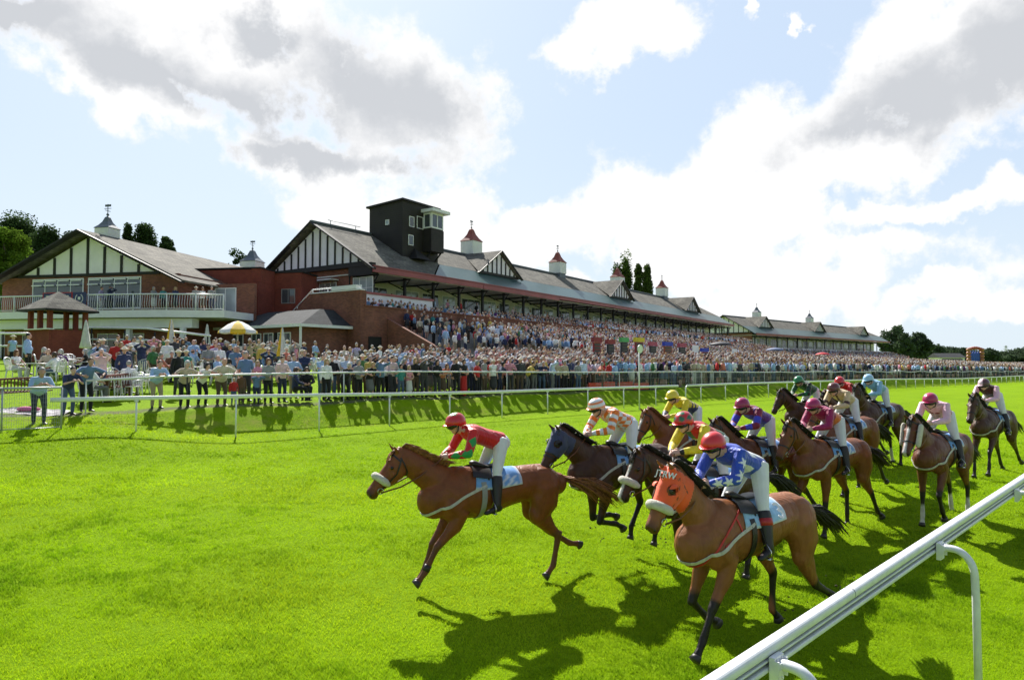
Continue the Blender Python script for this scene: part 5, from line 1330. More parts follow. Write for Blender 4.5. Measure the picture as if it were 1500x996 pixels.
def jockey(label, G, silk, cap, J=None, vox=.012, cap_mat=None, spots=None, hands_skin=True, boots_top=None, knee_mark=None, breech_c=None, group='jockeys riding in the race'):
    """silk: function (co, part, u, v, J) -> colours"""
    J = dict(JP, **(J or {}))
    o = human('person', J, vox, False, 1.0, 0, sc=.97, curl=1.25, shin=.22, palm={'L': (0, -1, -.4), 'R': (0, 1, -.4)})
    me = join_mesh(o['body'], o['hand_mb']); me.materials.clear(); me.materials.append(skins[0 if hands_skin else 1])
    root = link('person', me, None, G['M']); tag(root, label, 'person', group); jj = o['J']
    s = voxel_union(o['shirt'], 'silks', vox*.8, 1); co = mesh_co(s).astype(float)
    P, C = Vector(J['pelvis']), Vector(J['chest']); D = []; T_ = []; S = []
    segs = [(P, C)] + [(jj['sh'+k], jj['el'+k]) for k in 'LR'] + [(jj['el'+k], jj['wr'+k]) for k in 'LR']
    for a, b in segs: d, t = seg_dist(co, a, b); D.append(d); T_.append(t)
    D = np.array(D); D[0] -= .09; T_ = np.array(T_); part_ = np.argmin(D, 0); u = T_[part_, np.arange(len(co))]
    u = np.where((part_ == 1) | (part_ == 2), u*.5, np.where(part_ >= 3, .5+u*.5, u))
    vcol(s, silk(co, part_, u, co[:, 1], jj)); s.materials.append(silk_m); link('silks', s, root)
    t = voxel_union(o['trousers'], 'breeches', vox, 1); t.materials.append(breech if breech_c is None else breech_c); link('breeches', t, root)
    # boots over the lower leg
    for k in 'LR':
        q = 1 if k == 'L' else -1; mb = MB(); kn, an = jj['kn'+k], jj['an'+k]; td = Vector(J['toe'+k]).normalized()
        mb.capsule([kn.lerp(an, .2), kn.lerp(an, .4), kn.lerp(an, .8), an], [.072, .074, .056, .05], 12)
        mb.capsule([an-td*.03-Vector((0, 0, .045)), an+td*.06-Vector((0, 0, .05)), an+td*.16-Vector((0, 0, .065))], [(.04, .045), (.045, .038), (.036, .026)], 10, side=td.cross(Vector((0, 0, 1))))
        b = voxel_union(mb, 'boot', .012, 1); b.materials.append(black_l); bo = link('boot', b, root)
        if boots_top: m2 = MB(); m2.tube([kn.lerp(an, .30), kn.lerp(an, .48)], [.077, .077], 16); m2.build('boot_band', boots_top, bo)
        # stirrup iron and leather
        m2 = MB(); bt = an + td*.05 - Vector((0, 0, .095)); sd_ = Vector((0, 1, 0))
        m2.tube([bt-sd_*.06, bt+sd_*.06], [(.025, .006)]*2, 6, side=td); m2.tube([bt-sd_*.06, bt-sd_*.055+Vector((0, 0, .08)), bt+Vector((0, 0, .15)), bt+sd_*.055+Vector((0, 0, .08)), bt+sd_*.06], .006, 6)
        m2.build('stirrup', steel, G['root'])
        m2 = MB(); m2.bar(bt+Vector((0, 0, .15)), Vector((.12, q*.2, 1.50)), .022, .005); m2.build('stirrup_leather', black_l, G['root'])
    # helmet with peak, goggles and chin strap
    Pf, HM = o['Pf'], o['HM']; X, Yv, Z = [HM @ Vector(v) for v in ((1, 0, 0), (0, 1, 0), (0, 0, 1))]
    mb = MB(); rings = []; n = 28
    for i in range(13):
        th = math.pi*.5*i/12; r = math.cos(th)**.85 if i < 12 else .02; z = .128*math.sin(th); rings.append([Pf((-.008+.142*r*math.cos(2*math.pi*k/n)), .118*r*math.sin(2*math.pi*k/n), .022+z) for k in range(n)])
    rings = [[p + Z*(-.045) for p in [Pf(-.012+.138*math.cos(2*math.pi*k/n), .114*math.sin(2*math.pi*k/n), .022) for k in range(n)]]] + rings
    # raise the front edge of the lower ring so that the face is free
    rings[0] = [p + Z*.052*max(0, math.cos(2*math.pi*k/n))**.5 for k, p in enumerate(rings[0])]
    mb.loft(rings, True, True); hm = mb.mesh('helmet', attr_mat('helmet_silk', .28, .5, coat=.5, var=.03)); hc = mesh_co(hm).astype(float)
    h0 = np.array(Pf(0, 0, .02)); q = (hc-h0) @ np.array([X, Yv, Z]).T
    vcol(hm, cap(q)); he = link('helmet', hm, root)
    mb = MB(); pk = []
    for i in range(9):
        a = R(-62+124*i/8); pk.append([Pf(-.008+(.138)*math.cos(a), .114*math.sin(a), .030), Pf(-.008+(.138)*math.cos(a)+.05*math.cos(a), .122*math.sin(a), .026), Pf(-.008+(.138)*math.cos(a)+.05*math.cos(a), .122*math.sin(a), .020), Pf(-.008+.138*math.cos(a), .114*math.sin(a), .022)])
    mb.loft(pk, True, True); pm = mb.mesh('peak', attr_mat('helmet_silk')); pc = mesh_co(pm).astype(float); vcol(pm, cap((pc-h0) @ np.array([X, Yv, Z]).T)); link('peak', pm, he)
    mb = MB(); mb.capsule([Pf(.045, -.084, .0), Pf(.094, -.05, -.006), Pf(.108, 0, -.004), Pf(.094, .05, -.006), Pf(.045, .084, .0)], [(.018, .026), (.022, .036), (.018, .034), (.022, .036), (.018, .026)], 12, side=X); mb.build('goggles', gogg, root)
    mb = MB(); mb.tube([Pf(.0, -.09, -.01), Pf(.02, -.075, -.08), Pf(.04, 0, -.125), Pf(.02, .075, -.08), Pf(.0, .09, -.01)], .009, 6); mb.build('chin_strap', black_l, root)
    # reins from the bit through both hands
    hands = [jj['wrL']+(jj['wrL']-jj['elL']).normalized()*.07, jj['wrR']+(jj['wrR']-jj['elR']).normalized()*.07]
    for q, hnd in ((1, hands[0]), (-1, hands[1])):
        b = G['hp'](.80, q*.075, .14); m = b.lerp(hnd, .55) + Vector((0, q*.06, -.05)); mb = MB(); pts = [b, b.lerp(m, .5)+Vector((0, q*.02, -.02)), m, m.lerp(hnd, .6), hnd]
        mb.tube(pts, [(.010, .003)]*5, 6, side=(0, 0, 1)); mb.build('rein', G['rein'][0], G['root'])
    mb = MB(); mb.tube([hands[0], (hands[0]+hands[1])/2+Vector((-.06, 0, -.03)), hands[1]], [(.010, .003)]*3, 6); mb.build('rein', G['rein'][0], G['root'])
    mb = MB(); w0 = hands[1]; mb.tube([w0+Vector((-.05, 0, .05)), w0+Vector((.1, -.05, -.12)), w0+Vector((.28, -.12, -.40))], [.008, .006, .004], 6); mb.ball(w0+Vector((-.05, 0, .05)), .012, 6); w = mb.build('whip', black_l, root)
    return root, o
# ---------------------------------------------------------------- the race
def A3(c, n): return np.tile(np.array(c, float), (n, 1))
def solid(c): return lambda co, p, u, y, J: A3(c, len(co))
def mixm(base, m, c): base[m] = c; return base
RED = (.62, .012, .016); GREEN = (.02, .30, .07); WHITE = (.78, .78, .80); BLUE = (.025, .075, .52); ORANGE = (.85, .20, .02); YEL = (.80, .64, .02); MAR = (.22, .008, .05); MAG = (.40, .01, .11)
LBL = (.26, .50, .70); PINK = (.82, .50, .62); BRN = (.06, .014, .014); CREAM = (.60, .46, .26); NAVY = (.015, .02, .10)
def arm_uv(co, J, k):
    """metres along the whole arm from the shoulder, and across it on the outer side"""
    a, b, c = [np.array(J[n+k]) for n in ('sh', 'el', 'wr')]; d1, t1 = seg_dist(co, a, b); d2, t2 = seg_dist(co, b, c); l1 = np.linalg.norm(b-a); l2 = np.linalg.norm(c-b)
    first = d1 < d2; al = np.where(first, t1*l1, l1+t2*l2)
    ax1 = (b-a)/l1; ax2 = (c-b)/l2; Yv = np.array([0, 1., 0]); p1 = np.cross(ax1, Yv); p1 /= np.linalg.norm(p1); p2 = np.cross(ax2, Yv); p2 /= np.linalg.norm(p2)
    v = np.where(first, (co-a)@p1, (co-b)@p2); q = 1 if k == 'L' else -1
    cy = np.where(first, a[1]+(b[1]-a[1])*t1, b[1]+(c[1]-b[1])*t2); return al, v, (co[:, 1]-cy)*q
def isarm(p): return p > 0
def s_red(co, p, u, y, J):
    c = A3(RED, len(co))
    for k in 'LR':
        al, v, o = arm_uv(co, J, k); arm = (p == (1 if k == 'L' else 2)) | (p == (3 if k == 'L' else 4))
        for a in (.13, .29, .43): c[arm & (np.abs(al-a)/.075 + np.abs(v)/.06 < 1) & (o > -.02)] = GREEN
    return c
def s_star(co, p, u, y, J):
    c = A3(BLUE, len(co)); t = p == 0
    c[t & (u > .30) & (u < .84) & (co[:, 2] < J['shL'].z-.02) & (np.abs(y) < .145)] = WHITE
    c[t & (u < .52) & (co[:, 2] > J['shL'].z-.16) & (np.abs(y) < .12)] = WHITE
    for k in 'LR':
        al, v, o = arm_uv(co, J, k); arm = (p == (1 if k == 'L' else 2)) | (p == (3 if k == 'L' else 4))
        for a in (.10, .235, .36, .46): c[arm & star(al-a, v, .058) & (o > -.01)] = WHITE
    return c
def s_orange(co, p, u, y, J):
    c = A3(WHITE, len(co)); t = p == 0; ang = np.arctan2(y, co[:, 2]-J['shL'].z+.12)
    ch = (np.floor(u*5.2) + np.floor(ang*2.6)) % 2 == 0; c[t & ch] = ORANGE
    c[isarm(p) & (np.floor(u*9.5+.3) % 2 == 0)] = ORANGE; return c
def s_dots(co, p, u, y, J):
    c = A3(YEL, len(co)); t = p == 0; c[t] = (.012, .10, .035); c[t & (y > .03)] = RED; c[t & (u < .35) & (y > .02)] = (.012, .10, .035); c[t & (u > .3) & (co[:, 2] < J['shL'].z-.13)] = YEL; c[isarm(p) & (u > .93)] = (.02, .02, .02); return c
def s_yel(co, p, u, y, J):
    c = A3(YEL, len(co)); t = p == 0
    for a in (.30, .48): c[t & (np.abs(u-a) < .045)] = NAVY
    c[t & (co[:, 2] < J['shL'].z-.12)] = NAVY; c[isarm(p) & (y < 0) & (u > .5)] = NAVY; return c
def s_mb(co, p, u, y, J):
    c = A3(MAR, len(co)); t = p == 0; c[t & (co[:, 2] < J['shL'].z-.07)] = (.05, .05, .50); c[isarm(p) & (np.floor(u*4.6) % 2 == 1)] = (.05, .06, .60); c[t & (y > .12)] = (.10, .03, .28); return c
def s_mar(co, p, u, y, J):
    c = A3((.34, .006, .09), len(co)); t = p == 0; c[t & (u < .45) & (y > -.05)] = (.70, .16, .02); return c
def s_green(co, p, u, y, J):
    c = A3((.01, .16, .05), len(co)); ch = (np.floor(u*7)+np.floor(np.arctan2(y, co[:, 2]-1.9)*3)) % 2 == 0; c[ch] = (.01, .02, .015); return c
def s_cream(co, p, u, y, J):
    c = A3(CREAM, len(co)); t = p == 0
    c[t & (np.abs(u-.74) < .03)] = BRN; c[t & (np.abs(y) < .018)] = BRN; c[isarm(p) & (np.abs(u-.42) < .06)] = BRN; return c
def s_pink(co, p, u, y, J):
    c = A3(PINK, len(co)); t = p == 0
    for a in (.25, .52, .80):
        for b in (-.13, -.04, .06, .15): c[t & (np.hypot((u-a)*.48, y-b-(a*.1)) < .036)] = (.30, .008, .06)
    return c
def s_pb(co, p, u, y, J):
    c = A3(PINK, len(co)); t = p == 0; c[t & (u > .42)] = BRN; return c
def capf(base, f=None):
    def g(q):
        c = A3(base, len(q)); return c if f is None else f(c, q)
    return g
def cap_star(c, q):
    a = np.arctan2(q[:, 1], q[:, 0]); r = np.hypot(q[:, 0], q[:, 1]); k = np.abs(((a/(2*math.pi)*8) % 1)-.5)*2; c[(q[:, 2] > 0) & (r < .035+.045*k)] = (.15, .50, .25); return c
def cap_hoops(c, q): c[(np.floor(q[:, 2]/.034+.5) % 2 == 0)] = ORANGE; return c
def cap_dots(c, q):
    for v in ((.7, .5, .5), (-.1, .9, .45), (.2, .2, 1), (.8, -.45, .5), (-.7, .5, .5), (.0, -.9, .4)):
        v = np.array(v)/np.linalg.norm(v); d = q/np.maximum(1e-6, np.linalg.norm(q, axis=1, keepdims=True)); c[(d@v) > .955] = (.01, .13, .05)
    return c
def cap_quart(c, q): c[(q[:, 1] > 0)] = (.10, .03, .03); return c
HEAD = math.atan2(-.689, -.725)
def place(px, Y, yaw=0, hx=.49):
    """matrix that puts the rider's helmet over photo column px at depth Y"""
    a = HEAD + R(yaw); X = (px-750)/FPX*Y; x = X - math.cos(a)*hx; y = Y - math.sin(a)*hx
    return TM((x, y, gz(x, y))) @ RZ(a)
P_reach = dict(FL=(47, 29, 42), FR=(37, 19, 34), HL=(-6, -48, 12, 42), HR=(-22, -46, -58, -80), neck=34, head=52)
P_gather = dict(FL=(20, -78, -62), FR=(2, -92, -75), HL=(28, -30, 22, 10), HR=(40, -20, 30, 5), neck=38, head=62, nl=.78)
P_stand = dict(FL=(36, 28, 36), FR=(26, -48, -66), HL=(-24, -38, -62, -75), HR=(26, -34, 4, -45), neck=48, head=62, nl=.78)
P_down = dict(FL=(6, 2, 15), FR=(42, -38, -60), HL=(-20, -45, -30, -60), HR=(8, -38, 0, 0), neck=40, head=62, yaw=0)
P_trail = dict(FL=(46, 10, 25), FR=(28, 2, 15), HL=(-24, -50, -45, -70), HR=(-18, -42, -30, -50), neck=40, head=62)
P_trot = dict(FL=(34, -30, -38), FR=(3, 3, 12), HL=(12, -38, 2, 8), HR=(-12, -46, -12, -20), neck=42, head=64)
BAY = (.195, .062, .018); DBAY = (.070, .027, .012); CHEST = (.225, .066, .017); DARKB = (.085, .036, .017); MID = (.14, .048, .018)
RACE = [
 # key, helmet px, depth, yaw, pose, horse kwargs, silk, cap, jockey kwargs, labels
 dict(px=667, Y=8.75, yaw=-14, pose=P_reach, h=dict(label='chestnut leading racehorse with a flying ginger mane, ridden in red silks', c=CHEST, points=(.15, .055, .025), mane=(.36, .14, .04), mane_fly=.6, tail_dir=(-1, .6, -.22), boots=('FL',), vox=.016, lift=.03, number=None, girth=mat('girth_grey', (.30, .30, .30), .7)),
      s=s_red, cap=capf(RED, cap_star), lb='jockey in bright red silks with green diamonds on the sleeves', j=dict(vox=.010), J=dict(handL=(.60, .08, 1.76), handR=(.62, -.08, 1.76), chest=(.33, 0, 2.05))),
 dict(px=873, Y=9.9, yaw=-8, pose=P_gather, h=dict(label='dark bay racehorse in a navy blue hood with both forelegs folded', c=DBAY, points=(.012, .01, .009), hood=(.03, .04, .11), fleece_on=False, vox=.016, lift=.17, tail_dir=(-1, 0, -.5)),
      s=s_orange, cap=capf(WHITE, cap_hoops), lb='jockey in white and orange checked silks with a hooped cap', j=dict(vox=.010)),
 dict(px=1043, Y=6.95, yaw=-9, pose=P_stand, h=dict(label='bay racehorse nearest the camera wearing a bright orange hood', c=(.275, .098, .032), lift=.07, hood=(.88, .10, .015), number='3', cloth_c=(.34, .56, .78), vox=.0145, tail_dir=(-1, .1, -.35), red_x=True, tail_len=.55),
      s=s_star, cap=capf((.68, .02, .02)), lb='jockey in royal blue silks with white stars and a red cap', j=dict(vox=.009, boots_top=mat('boot_red', (.42, .02, .02), .4))),
 dict(px=1000, Y=8.7, yaw=-9, pose=dict(P_gather, neck=34, head=64, yaw=-8), h=dict(label='brown racehorse with a white blaze and fleece noseband just behind the orange hood', c=DBAY, blaze=.05, vox=.016, lift=.10),
      s=s_dots, cap=capf(RED, cap_dots), lb='jockey in yellow, green and red silks with a green spotted red cap', j=dict(vox=.011)),
 dict(px=984, Y=13.2, yaw=-8, pose=dict(P_trail, neck=40), h=dict(label='chestnut racehorse with a white face, mostly hidden behind the brown one with a fleece noseband', c=CHEST, points=(.14, .05, .02), blaze=.06, mane=(.34, .12, .04), fleece_on=False, vox=.02, lift=.1),
      s=s_yel, cap=capf(YEL), lb='jockey in yellow silks with navy hoops and a yellow cap', j=dict(vox=.014)),
 dict(px=1086, Y=11.4, yaw=-8, pose=dict(P_trail, neck=42), h=dict(label='bay racehorse ridden in maroon and blue silks, behind the nearest horse', c=MID, fleece_on=False, vox=.02, lift=.12),
      s=s_mb, cap=capf((.34, .01, .08)), lb='jockey in maroon silks with blue hooped sleeves and a maroon cap', j=dict(vox=.014)),
 dict(px=1190, Y=11.4, yaw=-8, pose=P_down, h=dict(label='bay racehorse ridden in plain maroon silks, one foreleg planted', c=BAY, fleece_on=False, vox=.018),
      s=s_mar, cap=capf((.40, .01, .10)), lb='jockey in plain maroon silks with an orange back and maroon cap', j=dict(vox=.012)),
 dict(px=1169, Y=17.8, yaw=-10, pose=dict(P_trail, yaw=-6), h=dict(label='dark brown racehorse ridden in green silks at the back of the pack', c=DBAY, fleece_on=False, vox=.022),
      s=s_green, cap=capf((.01, .20, .07)), lb='jockey in green and black silks with a green cap', j=dict(vox=.016)),
 dict(px=1229, Y=17.3, yaw=-8, pose=P_trail, h=dict(label='bay racehorse ridden in all red silks, hidden behind the cream silks', c=MID, fleece_on=False, vox=.022),
      s=solid(RED), cap=capf(RED), lb='jockey in plain red silks and red cap at the back', j=dict(vox=.016)),
 dict(px=1220, Y=13.8, yaw=-6, pose=P_down, h=dict(label='bright bay racehorse ridden in cream silks with brown seams', c=BAY, fleece_on=False, vox=.02),
      s=s_cream, cap=capf((.13, .03, .02)), lb='jockey in cream silks with brown seams and a brown cap', j=dict(vox=.014)),
 dict(px=1271, Y=16.6, yaw=-6, pose=dict(P_trot, neck=50, head=70), h=dict(label='dark racehorse with a white blaze ridden in light blue silks', c=DARKB, blaze=.05, fleece_on=False, socks=('HR',), vox=.02),
      s=solid(LBL), cap=capf((.34, .58, .78)), lb='jockey in plain light blue silks and cap', j=dict(vox=.015)),
 dict(px=1361, Y=11.6, yaw=-2, pose=dict(P_trot, neck=38, head=66, yaw=-8), h=dict(label='dark bay racehorse with white sheepskin cheekpieces ridden in pink silks', c=(.15, .050, .022), blaze=.05, cheek=True, fleece_on=False, socks=('HL', 'HR', 'FR'), vox=.017),
      s=s_pink, cap=capf((.42, .012, .09)), lb='jockey in pink silks with maroon spots and a crimson cap', j=dict(vox=.012)),
 dict(px=1440, Y=15.4, yaw=-4, pose=P_trail, h=dict(label='dark racehorse trailing alone at the right, ridden in pink and brown', c=DARKB, fleece_on=False, vox=.02, hood=None),
      s=s_pb, cap=capf((.72, .52, .58), cap_quart), lb='jockey in pale pink silks with a dark brown chest, last of the field', j=dict(vox=.014)),
]
from bpy_extras.object_utils import world_to_camera_view as w2c
GS = []
for i, r in enumerate(RACE):
    M = place(r['px'], r['Y'], r['yaw']); M = M @ TM((0, 0, r.get('dz', 0)))
    h = dict(r['h']); lb = h.pop('label')
    G = horse(lb, M, r['pose'], **h); ro, o = jockey(r['lb'], G, r['s'], r['cap'], r.get('J'), **r['j']); GS.append(G)
    v = w2c(scene, cam, G['M'] @ (o['Pf'](0, 0, .15))); print('HELM', i, round(v.x*1500), round((1-v.y)*996), 'dz', round(G['dz'], 2))
# lettering on the orange hood, lying on the forehead
G = GS[2]; hp = G['hp']; c0 = hp(.13, .05, -.01); h = G['bvh'].find_nearest(c0); nn = (h[1]*.8 + G['hu']*.3).normalized(); xx = G['hs'].copy(); xx = (xx - nn*xx.dot(nn)).normalized(); yy = nn.cross(xx)
Mt = Matrix((xx, yy, nn)).transposed().to_4x4(); Mt.translation = h[0]+nn*.032
text('JTRW', 'lettering', .085, Mt, whitec, [c for c in G['root'].children if c.name.startswith('hood')][0], .002)

# a few clods of turf thrown up behind the hooves
mb = MB(); rc = random.Random(9)
for G in GS[:4]:
    for k in ('HL', 'HR'):
        p0 = G['M'] @ G['legs'][k]['ho']; bk = -(G['M'].to_3x3() @ Vector((1, 0, 0)))
        for i in range(9):
            p = p0 + bk*rc.uniform(-.1, .55) + Vector((rc.uniform(-.15, .15), rc.uniform(-.15, .15), rc.uniform(-.05, .22))); p.z = max(p.z, gz(p.x, p.y)+.02)
            r = rc.uniform(.006, .018); mb.ball(p, (r, r*rc.uniform(.5, 1), r*.7), 6)
tag(mb.build('turf_clods', mat('clod', (.06, .05, .02), .95)), 'small clods of turf kicked up behind the hooves', None, None, 'stuff')
# ---------------------------------------------------------------- spectators
TOPS = dict(white=(.80, .80, .80), cream=(.58, .52, .42), black=(.02, .02, .022), navy=(.03, .04, .10), charcoal=(.06, .06, .065), grey=(.28, .28, .28), beige=(.45, .38, .28), pink=(.66, .28, .36), lilac=(.45, .38, .58), red=(.48, .03, .03),
            brown=(.13, .07, .04), teal=(.06, .26, .25), purple=(.14, .05, .20), green=(.06, .18, .07), yellow=(.62, .46, .10), coral=(.62, .20, .13)); TOPS['light blue'] = (.34, .50, .74); TOPS['denim blue'] = (.13, .22, .38); TOPS['pale pink'] = (.68, .48, .48); TOPS['pale blue'] = (.50, .60, .78)
BOTS = dict(black=(.02, .02, .022), navy=(.03, .035, .07), grey=(.16, .16, .165), khaki=(.36, .30, .20), brown=(.10, .07, .045), denim=(.08, .12, .20), white=(.62, .62, .60), charcoal=(.05, .05, .055))
HK = {'short': 'short', 'bald': 'balding', 'bob': 'bobbed', 'long': 'long', 'hat': 'hat', 'cap': 'cap'}
FACE0 = math.atan2(-.725, .689)
used = set()
def tm(n): return cloth(TOPS[n], 'top_'+n.replace(' ', '_'))
def bm_(n): return cloth(BOTS[n], 'bottom_'+n)
people = []   # (distance, fn)
EXPL = [ # px, s, pose, female, skirt, sleeve, girth, hair kind, hair colour, top, bottom, scale, turn, label
 (60, 22.55, 'lean', 0, 0, .4, 1.15, 'short', 'grey', 'light blue', 'navy', 1, 0, 'grey-haired man in a pale blue polo shirt leaning on the mesh fence'),
 (104, 23.9, 'lean', 0, 0, .4, 1, 'short', 'black', 'navy', 'denim', .92, 10, 'dark-haired boy in a navy T-shirt and jeans leaning on the rail end'),
 (129, 24.15, 'lean2', 0, 0, .5, 1.05, 'short', 'brown', 'denim blue', 'black', 1, 10, 'man in a mid blue shirt and black trousers leaning beside the boy'),
 (232, 24.2, 'lean', 0, 0, .9, 1.12, 'short', 'brown', 'light blue', 'khaki', 1, 0, 'man in a pale blue shirt and beige trousers alone at the rail'),
 (272, 24.2, 'lean2', 1, 0, .35, 1.15, 'bob', 'white', 'beige', 'black', .95, 0, 'white-haired woman in a beige T-shirt and black trousers, arms wide on the rail'),
 (300, 24.3, 'lean', 1, 0, .1, 1.05, 'bob', 'black', 'white', 'black', .95, 10, 'black-haired woman in a white sleeveless top at the rail'),
 (326, 24.2, 'lean2', 0, 0, .4, 1.2, 'bald', 'grey', 'cream', 'brown', 1, 0, 'bald man in an oatmeal T-shirt and brown trousers at the rail'),
 (343, 24.25, 'stand', 0, 0, .9, 1, 'short', 'blond', 'red', 'denim', .55, 0, 'small child in a red checked top squeezed against the rail'),
 (354, 24.3, 'stand', 0, 0, .9, 1, 'cap', 'blond', 'brown', 'brown', .66, 10, 'child in a brown striped top and pale cap below the tall man'),
 (360, 25.1, 'stand', 0, 0, .4, 1.05, 'short', 'grey', 'denim blue', 'charcoal', 1.06, 0, 'tall grey-haired man in a dark blue polo shirt behind the children'),
 (376, 24.3, 'child', 0, 0, .9, 1, 'short', 'blond', 'denim blue', 'navy', .66, 0, 'blond child in a blue jacket holding both hands up to the rail'),
 (377, 25.4, 'stand', 1, 0, .9, 1, 'long', 'blond', 'pink', 'grey', .85, 10, 'blond girl in a bright pink top behind the blue-jacketed child'),
 (393, 24.3, 'clasp', 1, 0, .9, 1.15, 'bob', 'auburn', 'grey', 'black', .95, 0, 'auburn-haired woman in a grey cardigan holding a toddler'),
 (413, 24.4, 'drink', 0, 0, .9, 1.08, 'short', 'brown', 'pale pink', 'navy', 1, 10, 'man in a pale pink checked shirt and sunglasses beside the woman with the toddler'),
 (430, 25.3, 'drink', 0, 0, .5, 1.15, 'short', 'brown', 'light blue', 'khaki', 1, 0, 'stout man in a light blue shirt standing behind the two seated women'),
 (433, 24.7, 'sit', 1, 0, .9, 1.05, 'bob', 'brown', 'navy', 'black', .98, 60, 'seated woman in navy on a white chair beside the rail'),
 (450, 24.8, 'sit', 1, 0, .9, 1.05, 'bob', 'brown', 'black', 'black', .98, -30, 'seated woman all in black next to the seated woman in navy'),
 (478, 24.35, 'stand', 1, 0, .9, 1.05, 'long', 'blond', 'white', 'black', .95, 0, 'blond woman in a white cardigan and black trousers at the rail'),
 (508, 24.3, 'lean', 1, 0, .9, 1.2, 'bob', 'white', 'black', 'black', .95, 0, 'white-haired woman dressed all in black leaning on the rail'),
 (525, 24.3, 'clasp', 1, 0, .9, 1.1, 'bob', 'grey', 'grey', 'black', .94, 0, 'grey-haired woman in a long grey cardigan at the rail'),
 (543, 24.3, 'lean2', 1, .95, .1, 1.05, 'bob', 'blond', 'black', 'grey', .92, 0, 'blond woman in a black top and patterned grey skirt leaning on the rail'),
 (557, 24.3, 'camera', 0, 0, .5, 1.12, 'short', 'grey', 'denim blue', 'black', 1, 0, 'grey-haired man in a denim blue shirt raising a camera'),
 (575, 24.5, 'clasp', 0, 0, .9, 1.02, 'short', 'brown', 'pale pink', 'charcoal', 1.02, 10, 'man in a dusty pink shirt and charcoal trousers beside the man with the camera'),
 (587, 24.25, 'stand', 1, 0, .5, 1, 'bob', 'black', 'teal', 'denim', .84, 0, 'short dark-haired girl in a teal patterned top and jeans'),
 (599, 24.25, 'clasp', 1, 1.1, .1, 1, 'long', 'blond', 'pink', 'white', .80, 0, 'blond girl in a pink top and pale skirt at the rail'),
 (608, 24.5, 'clasp', 1, 0, .9, 1.05, 'long', 'blond', 'black', 'brown', .98, 0, 'blond woman in black and brown behind the girl in pink'),
 (621, 24.3, 'camera', 0, 0, .9, 1.1, 'short', 'grey', 'charcoal', 'charcoal', 1, 0, 'man in a charcoal suit holding a camera to his face'),
 (640, 24.3, 'clasp', 1, 0, .9, 1, 'long', 'black', 'black', 'charcoal', .95, 0, 'long-haired woman in a black jacket at the rail right of the suited photographer'),
 (651, 24.3, 'lean', 1, 1.05, .1, 1, 'long', 'auburn', 'coral', 'brown', .93, 0, 'auburn-haired woman in a sleeveless coral dress leaning on the rail'),
 (668, 24.3, 'drink', 0, 0, .9, 1.1, 'short', 'brown', 'black', 'black', 1, 0, 'man all in black left of the red trousers'),
 (679, 24.3, 'clasp', 1, 1.85, .1, 1, 'bob', 'brown', 'black', 'brown', .96, 0, 'woman in a black top and long red skirt at the rail'),
 (40, 36, 'stand', 0, 0, .9, 1.15, 'short', 'black', 'light blue', 'black', 1.04, 60, 'dark-haired man in a blue shirt standing on the lawn at the left edge'),
 (196, 36.5, 'clasp', 0, 0, .4, 1.1, 'short', 'black', 'white', 'beige' if 0 else 'khaki', 1, 0, 'man in a white T-shirt standing among the garden tables'),
 (501, 49, 'stand', 0, 0, .9, 1.1, 'short', 'white', 'navy', 'navy', 1.05, 0, 'white-haired man in a navy suit standing in front of the brick stair wall'),
 (545, 50, 'stand', 0, 0, .9, 1.15, 'short', 'grey', 'beige', 'khaki', 1.08, 20, 'big man in a beige suit by the small dark door'),
]
redm = cloth((.50, .03, .03), 'bottom_red')
for e in EXPL:
    px, s, pose, fem, skirt, slv, gi, hk, hc, tp, bt, sc, turn, lb = e
    X, Y, t = st_at(px, s); z = gz(X, Y); lb_ = lb
    b = redm if 'long red skirt' in lb else bm_(bt)
    used.add(lb); hm = cloth((.62, .56, .45), 'straw') if hk in ('hat', 'cap') else hairs[hc]
    person(lb, (pose, fem, skirt, slv, gi, hk, sc), (X, Y, z-.005), FACE0 + R(turn), tm(tp), b, hm, random.randrange(3), 'spectators')
rs = random.Random(21)
VAR = [('stand', 0, 0, .9, 1.08, 'short', 1.0), ('clasp', 0, 0, .5, 1.15, 'short', 1.0), ('drink', 0, 0, .9, 1.0, 'bald', 1.0), ('crossed', 0, 0, .9, 1.1, 'short', 1.03), ('lean', 0, 0, .9, 1.1, 'short', 1.0), ('stand', 0, 0, .9, 1.1, 'hat', 1.0),
       ('stand', 1, 0, .9, 1.0, 'bob', .94), ('clasp', 1, .95, .1, 1.05, 'long', .95), ('drink', 1, 0, .5, 1.1, 'bob', .93), ('crossed', 1, 1.1, .9, 1.0, 'long', .96), ('lean2', 1, 0, .5, 1.1, 'bob', .93), ('camera', 0, 0, .9, 1.1, 'short', 1.0), ('stand', 1, 1.2, .1, 1.1, 'hat', .95)]
SIT = [('sit', 0, 0, .9, 1.1, 'short', 1.0), ('sit', 1, 0, .5, 1.05, 'bob', .95), ('sit', 0, 0, .4, 1.15, 'bald', 1.0), ('sit', 1, 0, .1, 1.0, 'long', .95)]
PH = dict(stand='standing', clasp='with hands joined', drink='holding a drink', crossed='with folded arms', lean='leaning forward', lean2='leaning with arms apart', camera='holding up a camera', sit='seated')
WTOP = ['white']*8+['light blue']*5+['pale blue']*4+['cream']*3+['black']*8+['navy']*6+['charcoal']*5+['grey']*3+['beige']*3+['pink']*2+['lilac']*2+['red']*2+['brown', 'teal', 'purple', 'green', 'yellow', 'coral']+['denim blue']*3+['pale pink']*2
